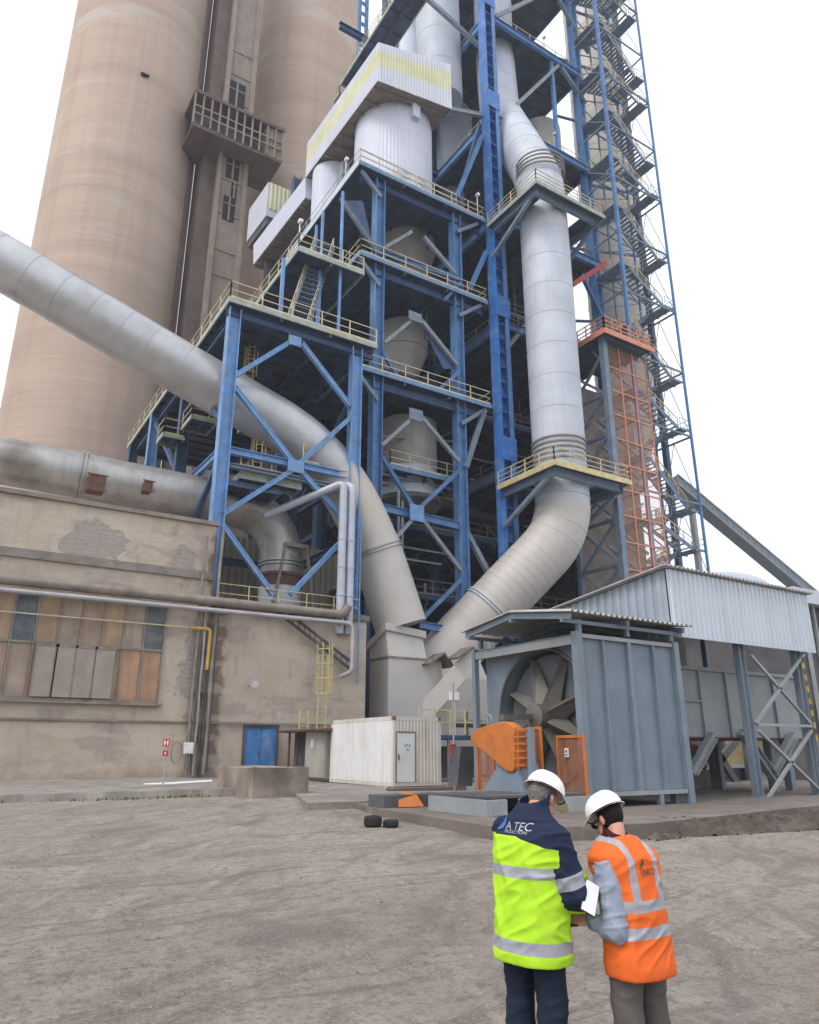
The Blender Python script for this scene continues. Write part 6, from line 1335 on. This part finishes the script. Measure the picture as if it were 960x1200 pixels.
def head(mb, hc, fwd_, up_, s=1.0):
    hc = Vector(hc); f = Vector(fwd_).normalized(); u = (Vector(up_) - f * Vector(up_).dot(f)).normalized(); r = f.cross(u)
    R = Matrix((r, f, u)).transposed()
    ell(mb, hc + u * .02 - f * .012, (.076 * s, .096 * s, .092 * s), R); ell(mb, hc + f * .035 - u * .045, (.058 * s, .06 * s, .072 * s), R); ell(mb, hc + f * .06 - u * .095, (.03, .028, .022), R)
    cap(mb, hc + f * .088 + u * .005, hc + f * .108 - u * .028, .008, .014, 10)      # nose
    ell(mb, hc + f * .084 - u * .058, (.024, .012, .009), R)                            # lips
    ell(mb, hc + f * .078 + u * .022, (.05, .016, .011), R)                             # brow
    for s_ in (-1, 1):
        ell(mb, hc + r * s_ * .078 - f * .008 - u * .012, (.008, .018, .031), R); ell(mb, hc + r * s_ * .085 - f * .012 - u * .003, (.006, .015, .022), R)   # ears
    return R, f, u, r
def helmet(parent, hc, R, f, u, r, rimcol):
    n = 48; vs = []; m = 14
    for i in range(m + 1):
        th = math.pi / 2 * i / m
        for j in range(n):
            ph = 2 * math.pi * j / n; k = 1 + .03 * max(0, math.cos(2 * ph)) ; crest = 1 + (.035 if abs(math.cos(ph)) < .18 and math.cos(th) > .1 else 0)
            vs.append(Vector((.118 * math.sin(th) * math.cos(ph), .142 * math.sin(th) * math.sin(ph), .125 * math.cos(th) ** .85 * crest if math.cos(th) > 0 else 0)))
    for j in range(n):
        ph = 2 * math.pi * j / n; s_ = math.sin(ph); ext = .014 + (.062 * max(0, s_) ** 3)
        vs.append(Vector(((.118 + ext * .8) * math.cos(ph), (.142 + ext) * s_, -.012 - .02 * max(0, s_) ** 2)))
    vs = [hc + R @ (v * .94) for v in vs]; mb = MB(); mb.add(vs, [(i * n + j, i * n + (j + 1) % n, (i + 1) * n + (j + 1) % n, (i + 1) * n + j) for i in range(m + 1) for j in range(n)])
    o = mb.build('helmet', M['helmet'], None, smooth=True); o.parent = parent; t_ = o.modifiers.new('t', 'SOLIDIFY'); t_.thickness = .005
    mb = MB(); mb.tube([hc + R @ Vector((.119 * math.cos(2 * math.pi * j / 40), .142 * math.sin(2 * math.pi * j / 40), -.010)) for j in range(42)], .0045, 6, False); q_ = mb.build('helmet_rim', rimcol, None, smooth=True); q_.parent = o
    return o
def shoes(mb, x, y, a):
    c, s_ = math.sin(a), math.cos(a)
    cap(mb, (x, y - .02, .05), (x + .17 * c, y + .17 * s_, .045), .05, .042); cap(mb, (x, y - .03, .04), (x, y - .01, .13), .05, .05)
def fold(sc, amp, zs=.45, seed=0):
    def f(p):
        a = noise.noise(Vector((p.x * sc + seed, p.y * sc, p.z * sc * zs + p.x * 3))); b = noise.noise(Vector((p.x * sc * .8 + 5, p.y * sc * .8 + seed, p.z * sc * 2.2 - p.x * 4)))
        c_ = noise.noise(Vector((p.x * sc * 3, p.y * sc * 3, p.z * sc * 3 + seed)))
        return amp * 1.1 * max(-.6, 1 - abs(a) * 5) * .8 + amp * .9 * max(-.5, .8 - abs(b) * 5) + amp * .25 * c_ - amp * .5
    return f
def place(t, px, py, tt, az):
    q = P(px, py, t=tt); t.location = (q.x, q.y, gz(q.x, q.y)); t.rotation_euler = (0, 0, -math.radians(az)); return t

# --- man in the lime and navy jacket
P1_ = thing('person', (0, 0, 0), 'grey haired person in a lime and navy reflective jacket and white helmet, seen from behind', 'person')
hc = Vector((-.005, .175, 1.525)); hf = Vector((.10, .80, -.50)).normalized(); hu = Vector((0, .5, .86))
b = MB(); R, f, u, r = head(b, hc, hf, hu)
cap(b, (0, .05, 1.40), hc - u * .06 - f * .03, .062, .056); loft(b, [(0, 0, .86, .155, .105), (0, 0, 1.0, .15, .1), (0, .0, 1.2, .165, .11), (0, .02, 1.36, .17, .10), (0, .04, 1.44, .09, .07)])
RA = [Vector((.205, .02, 1.32)), Vector((.245, .085, 1.02)), Vector((.11, .33, 1.07))]; LA = [Vector((-.215, .03, 1.34)), Vector((-.27, .14, 1.05)), Vector((-.10, .38, 1.08))]
for A_ in (RA, LA): cap(b, A_[0], A_[1], .05, .042); cap(b, A_[1], A_[2], .042, .03)
hand(b, RA[2] + Vector((-.02, .03, 0)), (-.35, .9, .05), (.5, .1, .8), -1, .75); hand(b, LA[2] + Vector((.02, .03, 0)), (.35, .9, .1), (-.5, .1, .8), 1, .75)
for s_ in (-1, 1): cap(b, (s_ * .09, 0, .86), (s_ * .105, .01, .48), .085, .055); cap(b, (s_ * .105, .01, .48), (s_ * .11, -.02, .1), .055, .04)
body = fused('body', b, [M['skin']], P1_, .006, 2)
mb = MB(); 
for s_ in (-1, 1): ell(mb, hc + f * .080 + u * .006 + r * s_ * .030, (.012, .010, .009), R, 12, 8)
o = mb.build('eyes', M['lamp'], None, smooth=True); o.parent = body
mb = MB(); ell(mb, hc + u * .022 - f * .022, (.082, .098, .096), R); 
hr = fused('hair', mb, [M['hair_grey']], P1_, .005, 1, wrinkle=lambda p: .004 * noise.noise(p * 60))
bm = bmesh.new(); bm.from_mesh(hr.data); bmesh.ops.delete(bm, geom=[v for v in bm.verts if (v.co - hc).dot(f) > .028 or (v.co - hc).dot(u) < -.055], context='VERTS'); bm.to_mesh(hr.data); bm.free()
helmet(P1_, hc + u * .052 - f * .006, R, f, u, r, M['maroon'])
# jacket
j = MB()
loft(j, [(0, -.005, .675, .232, .175), (0, -.005, .72, .238, .178), (0, 0, .82, .236, .176), (0, 0, .95, .230, .168), (0, 0, 1.1, .232, .165), (0, 0, 1.22, .238, .16), (0, .01, 1.32, .235, .155), (0, .02, 1.39, .195, .13), (0, .035, 1.445, .125, .11), (0, .055, 1.49, .095, .10), (0, .085, 1.545, .092, .096, .35)], sq=2.5)
for A_, s_ in ((RA, 1), (LA, -1)):
    cap(j, A_[0] + Vector((-s_ * .02, 0, -.005)), A_[1], .096, .088); cap(j, A_[1], A_[1].lerp(A_[2], .9), .086, .070)
def seg(p, A_):
    """position along a two bone limb and distance from it"""
    best = (9, 0)
    for k in (0, 1):
        d_ = A_[k + 1] - A_[k]; t_ = max(0, min(1, (p - A_[k]).dot(d_) / d_.length_squared)); dist = (p - A_[k] - d_ * t_).length
        if dist < best[0]: best = (dist, k + t_)
    return best
def jpick(p):
    for A_, s_ in ((RA, 1), (LA, -1)):
        d_, t_ = seg(p, A_)
        if d_ < .112 and (t_ > .42 or abs(p.x) > .245):
            under = (p - (A_[0].lerp(A_[1], t_) if t_ < 1 else A_[1].lerp(A_[2], t_ - 1)))
            if .60 < t_ < .84: return 2
            if t_ <= .60: return 1 if under.x * s_ > -.02 - (.6 - t_) * .12 else 0
            if t_ < 1.45: return 1 if (under.x * s_ > -.012 and under.z > -.07) else 0
            return 0
    if p.z > 1.60 - 0: return 1
    yoke = 1.335 - .30 * max(0, p.x - .02)
    if p.z > yoke: return 1
    if 1.115 < p.z < 1.175: return 2
    if .735 < p.z < .80: return 2
    return 0
fo = fold(5, .011, .5)
_c = [((0, 0, z_), (0, 0, 1)) for z_ in (1.115, 1.175, .735, .80)] + [((.02, 0, 1.335), (.287, 0, .958)), ((0, 0, 1.335), (0, 0, 1))]
for A_ in (RA, LA): _c += [(A_[0].lerp(A_[1], q_), (A_[1] - A_[0]).normalized()) for q_ in (.60, .84)]
jk = fused('jacket', j, [M['lime'], M['navy'], M['reflect']], P1_, .0075, 5, jpick, lambda p: .75 * fo(p) * (1 if p.z < 1.42 else .3) * min(1, max(.15, (p.z - .67) / .12)), _c)
# open collar: cut the top of the jacket shell away
bm = bmesh.new(); bm.from_mesh(jk.data); bmesh.ops.delete(bm, geom=[v for v in bm.verts if v.co.z > 1.45 and ((v.co.x / .083) ** 2 + ((v.co.y - .07) / .085) ** 2) < 1 and v.co.z > 1.50 + .35 * (v.co.y - .075) - .03], context='VERTS'); bm.to_mesh(jk.data); bm.free()
jk.modifiers.new('t', 'SOLIDIFY').thickness = .008
tr_ = MB()
loft(tr_, [(0, 0, .84, .18, .125), (0, 0, .98, .175, .12)])
for s_ in (-1, 1): cap(tr_, (s_ * .092, 0, .86), (s_ * .112, .012, .5), .115, .088); cap(tr_, (s_ * .112, .012, .5), (s_ * .118, -.02, .12), .088, .078)
fused('trousers', tr_, [M['jeans']], P1_, .009, 5, None, fold(6, .005, .5, 4))
sh_ = MB(); shoes(sh_, .12, -.02, .15); fused('boot', sh_, [M['shoe']], P1_, .007, 2); sh_ = MB(); shoes(sh_, -.12, -.02, -.15); fused('boot', sh_, [M['shoe']], P1_, .007, 2)
place(P1_, 622, 1050, 4.3, 80)

def onto(target, parent, mb_or_mesh, name, m, origin, right_, up__, normal, lift=.004):
    """lay flat artwork onto a garment: each point is pressed along -normal onto the cloth"""
    bm = bmesh.new(); bm.from_mesh(target.data); bmesh.ops.triangulate(bm, faces=bm.faces); tree = BVHTree.FromBMesh(bm); bm.free()
    me = mb_or_mesh; out = []
    for v in me.vertices:
        q_ = Vector(origin) + Vector(right_) * v.co.x + Vector(up__) * v.co.y; h = tree.ray_cast(q_ + Vector(normal) * .3, -Vector(normal), 1.0)
        v.co = (h[0] + Vector(normal) * lift) if h[0] else q_
    me.materials.clear(); me.materials.append(m); o = bpy.data.objects.new(name, me); COL.objects.link(o); o.parent = parent; return o
def textmesh(txt, size, sx=1):
    cu_ = bpy.data.curves.new('t', 'FONT'); cu_.body = txt; cu_.size = size; cu_.align_x = 'LEFT'; o = bpy.data.objects.new('t', cu_); COL.objects.link(o)
    dg = bpy.context.evaluated_depsgraph_get(); dg.update(); me = bpy.data.meshes.new_from_object(o.evaluated_get(dg)); bpy.data.objects.remove(o)
    for v in me.vertices: v.co.x *= sx
    bm = bmesh.new(); bm.from_mesh(me); bmesh.ops.triangulate(bm, faces=bm.faces); bmesh.ops.subdivide_edges(bm, edges=[e for e in bm.edges if e.calc_length() > .012], cuts=1); bm.to_mesh(me); bm.free(); return me
def swoosh(w, h):
    pts_o = []; n = 16; me = bpy.data.meshes.new('swoosh'); vs = []
    for i in range(n + 1):
        t_ = i / n; x = w * (t_ - 0); yo = h * math.sin(t_ * 2.2) ; 
        a = -1.9 + t_ * 2.7; ro = 1.0; ri = 1 - .42 * math.sin(math.pi * min(1, t_ * 1.02)) ** 1.2
        vs += [(w * .5 * ro * math.cos(a), h * .5 * ro * math.sin(a), 0), (w * .5 * (ri * math.cos(a) - .12), h * .5 * ri * math.sin(a), 0)]
    me.from_pydata(vs, [], [(2 * i, 2 * i + 2, 2 * i + 3, 2 * i + 1) for i in range(n)]); return me
bR, bU, bN = (1, 0, 0), (0, 0, 1), (0, -1, 0)
onto(jk, jk, textmesh('A TEC', .062, 1.15), 'back_lettering', M['reflect'], (-.085, 0, 1.365), bR, bU, bN)
onto(jk, jk, textmesh('PRODUCTION', .022, 1.2), 'small_lettering', M['reflect'], (-.085, 0, 1.348), bR, bU, bN)
onto(jk, jk, swoosh(.12, .09), 'emblem', mat('emblem_blue', (.05, .14, .42), .5), (-.15, 0, 1.405), bR, bU, bN)

# --- man in the orange waistcoat
P2_ = thing('person', (0, 0, 0), 'dark haired person in an orange reflective waistcoat over a grey shirt, white helmet and sunglasses', 'person')
hc = Vector((.06, .18, 1.405)); hf = Vector((-.08, .84, -.50)).normalized(); hu = Vector((0, .5, .86))
b = MB(); R, f, u, r = head(b, hc, hf, hu, .98)
cap(b, (.02, .08, 1.26), hc - u * .06 - f * .03, .056, .052); loft(b, [(0, -.02, .82, .15, .10), (0, -.01, 1.0, .145, .095), (0, .02, 1.16, .16, .105), (0, .05, 1.24, .155, .095), (0, .08, 1.31, .08, .07)])
LA2 = [Vector((-.185, .015, 1.165)), Vector((-.215, -.05, .85)), Vector((-.232, .11, .87))]; RA2 = [Vector((.185, .045, 1.20)), Vector((.24, .02, .93)), Vector((.10, .26, .99))]
for A_ in (RA2, LA2): cap(b, A_[0], A_[1], .047, .04); cap(b, A_[1], A_[2], .04, .028)
hand(b, LA2[2] + Vector((-.015, .02, 0)), (-.6, .75, .0), (-.85, .1, .5), 1, .85); hand(b, RA2[2] + Vector((-.02, .03, 0)), (-.45, .85, .1), (.5, .1, .8), -1, .7)
for s_ in (-1, 1): cap(b, (s_ * .09, -.02, .82), (s_ * .10, .0, .46), .08, .052); cap(b, (s_ * .10, .0, .46), (s_ * .105, -.03, .1), .052, .038)
def gl(p): return 1 if (p - LA2[2]).length < .20 and (p.y > LA2[2].y + .05) and (p.z < .855) else 0
body2 = fused('body', b, [M['skin'], M['glove']], P2_, .006, 2, gl)
mb = MB()
for s_ in (-1, 1): ell(mb, hc + f * .080 + u * .006 + r * s_ * .030, (.012, .010, .009), R, 12, 8)
o = mb.build('eyes', M['lamp'], None, smooth=True); o.parent = body2
mb = MB(); ell(mb, hc + u * .02 - f * .022, (.081, .098, .098), R)
hr = fused('hair', mb, [M['hair_dark']], P2_, .005, 1, wrinkle=lambda p: .003 * noise.noise(p * 70))
bm = bmesh.new(); bm.from_mesh(hr.data); bmesh.ops.delete(bm, geom=[v for v in bm.verts if (v.co - hc).dot(f) > .022 or (v.co - hc).dot(u) < -.06], context='VERTS'); bm.to_mesh(hr.data); bm.free()
helmet(P2_, hc + u * .052 - f * .006, R, f, u, r, M['maroon'])
mb = MB()
for s_ in (-1, 1): ell(mb, hc + f * .098 + u * .004 + r * s_ * .033, (.030, .008, .020), R, 16, 8); mb.beam(hc + f * .09 + u * .008 + r * s_ * .066, hc - f * .01 + u * .004 + r * s_ * .086, .006, .014)
mb.beam(hc + f * .102 + u * .010 - r * .01, hc + f * .102 + u * .010 + r * .01, .006)
o = mb.build('sunglasses', M['lens'], None, smooth=True); o.parent = P2_
# shirt sleeves and collar
sh_ = MB()
for A_, s_ in ((RA2, 1), (LA2, -1)): cap(sh_, A_[0], A_[1], .084, .076); cap(sh_, A_[1], A_[1].lerp(A_[2], .98), .074, .052)
loft(sh_, [(0, 0, .8, .18, .125), (0, .0, 1.0, .18, .12), (0, .03, 1.2, .19, .12), (0, .06, 1.26, .14, .10), (0, .085, 1.31, .09, .085)])
fused('shirt', sh_, [M['grey_shirt']], P2_, .009, 5, None, fold(8, .008, .4, 9))
co = MB(); loft(co, [(.01, .075, 1.26, .10, .095), (.025, .09, 1.30, .082, .082), (.04, .11, 1.345, .074, .076, .35)]); cl_ = fused('collar', co, [M['maroon']], P2_, .006, 3)
# waistcoat
w = MB()
loft(w, [(0, -.03, .60, .215, .162), (0, -.03, .65, .218, .164), (0, -.02, .75, .214, .158), (0, -.01, .9, .208, .150), (0, .01, 1.05, .214, .148), (0, .03, 1.15, .238, .158), (0, .04, 1.22, .250, .150), (0, .055, 1.265, .205, .125), (0, .07, 1.30, .14, .105), (0, .08, 1.32, .10, .095)], sq=2.5)
def wpick(p):
    if .935 < p.z < .995 or .80 < p.z < .86: return 1
    if p.z > .99 and .085 < abs(p.x - 0) < .135: return 1
    return 0
fo2 = fold(5, .010, .45, 3); _c = [((0, 0, z_), (0, 0, 1)) for z_ in (.935, .995, .80, .86)] + [((x_, 0, 0), (1, 0, 0)) for x_ in (-.135, -.085, .085, .135)]
vs_ = fused('waistcoat', w, [M['hv_orange'], M['reflect']], P2_, .0075, 5, wpick, lambda p: .006 + .75 * fo2(p) * min(1, max(.15, (p.z - .60) / .12)), _c)
bm = bmesh.new(); bm.from_mesh(vs_.data)
dele = [v for v in bm.verts if (v.co.z > 1.295 and (v.co.x / .085) ** 2 + ((v.co.y - .085) / .085) ** 2 < 1)]
bmesh.ops.delete(bm, geom=dele, context='VERTS'); bm.to_mesh(vs_.data); bm.free(); vs_.modifiers.new('t', 'SOLIDIFY').thickness = .006
tr_ = MB(); loft(tr_, [(0, -.02, .80, .172, .12), (0, -.02, .95, .168, .115)])
for s_ in (-1, 1): cap(tr_, (s_ * .095, -.02, .82), (s_ * .11, .0, .46), .112, .09); cap(tr_, (s_ * .11, .0, .46), (s_ * .115, -.03, .1), .09, .08)
fused('trousers', tr_, [M['trousers']], P2_, .009, 5, None, fold(6, .005, .5, 7))
sh_ = MB(); shoes(sh_, .12, -.03, .15); fused('boot', sh_, [M['shoe']], P2_, .007, 2); sh_ = MB(); shoes(sh_, -.12, -.03, -.15); fused('boot', sh_, [M['shoe']], P2_, .007, 2)
place(P2_, 739, 1050, 4.32, -3); P2_.scale = (.97, .97, .985)
onto(vs_, vs_, swoosh(.10, .06), 'emblem', M['rust'], (-.05, 0, 1.19), bR, bU, bN); onto(vs_, vs_, textmesh('ENKO', .055, .9), 'back_lettering', M['rust'], (-.045, 0, 1.12), bR, bU, bN)
# the papers they look at
dc = thing('document', tuple(P(692, 1055, t=4.42)), 'white sheet of paper on a dark red folder held between the two people', 'document')
c = P(692, 1052, t=4.14); a1 = (Vector((.843, -.537, 0)) * .35 + Vector((.537, .843, 0)) * .55 + Vector((0, 0, .75))).normalized(); a2 = (Vector((.843, -.537, 0)) * .9 + Vector((.537, .843, 0)) * .1 + Vector((0, 0, -.5))).normalized(); a2 = (a2 - a1 * a2.dot(a1)).normalized()
mb = MB(); n0_ = a1.cross(a2).normalized(); n0_ = n0_ if n0_.dot(Vector((-.5, -.84, .2))) > 0 else -n0_
def slab(mb, c, a1, a2, w_, h_, th, n_): mb.hexa([c - a1 * w_ - a2 * h_, c + a1 * w_ - a2 * h_, c + a1 * w_ + a2 * h_, c - a1 * w_ + a2 * h_], [c - a1 * w_ - a2 * h_ + n_ * th, c + a1 * w_ - a2 * h_ + n_ * th, c + a1 * w_ + a2 * h_ + n_ * th, c - a1 * w_ + a2 * h_ + n_ * th])
slab(mb, c, a1, a2, .088, .042, .003, n0_); mb.build('paper', M['white'], dc); mb = MB(); slab(mb, c - n0_ * .008, a1, a2, .092, .046, .005, n0_); mb.build('folder', M['maroon'], dc)

# ---------------------------------------------------------------- thin haze over the site, added to lift the dark tones
mh = bpy.data.materials.new('haze'); mh.use_nodes = True; nh = mh.node_tree; nh.nodes.clear(); oh = nh.nodes.new('ShaderNodeOutputMaterial'); ph = nh.nodes.new('ShaderNodeVolumePrincipled')
ph.inputs['Color'].default_value = (.90, .94, 1, 1); ph.inputs['Density'].default_value = .0006; nh.links.new(ph.outputs[0], oh.inputs['Volume'])
mb = MB(); mb.box(-1700, 1700, -1700, 1700, -1.5, 145); hz_ = mb.build('haze', mh); hz_['kind'] = 'stuff'; hz_['label'] = 'thin pale haze added over the whole works yard to lift the blacks'
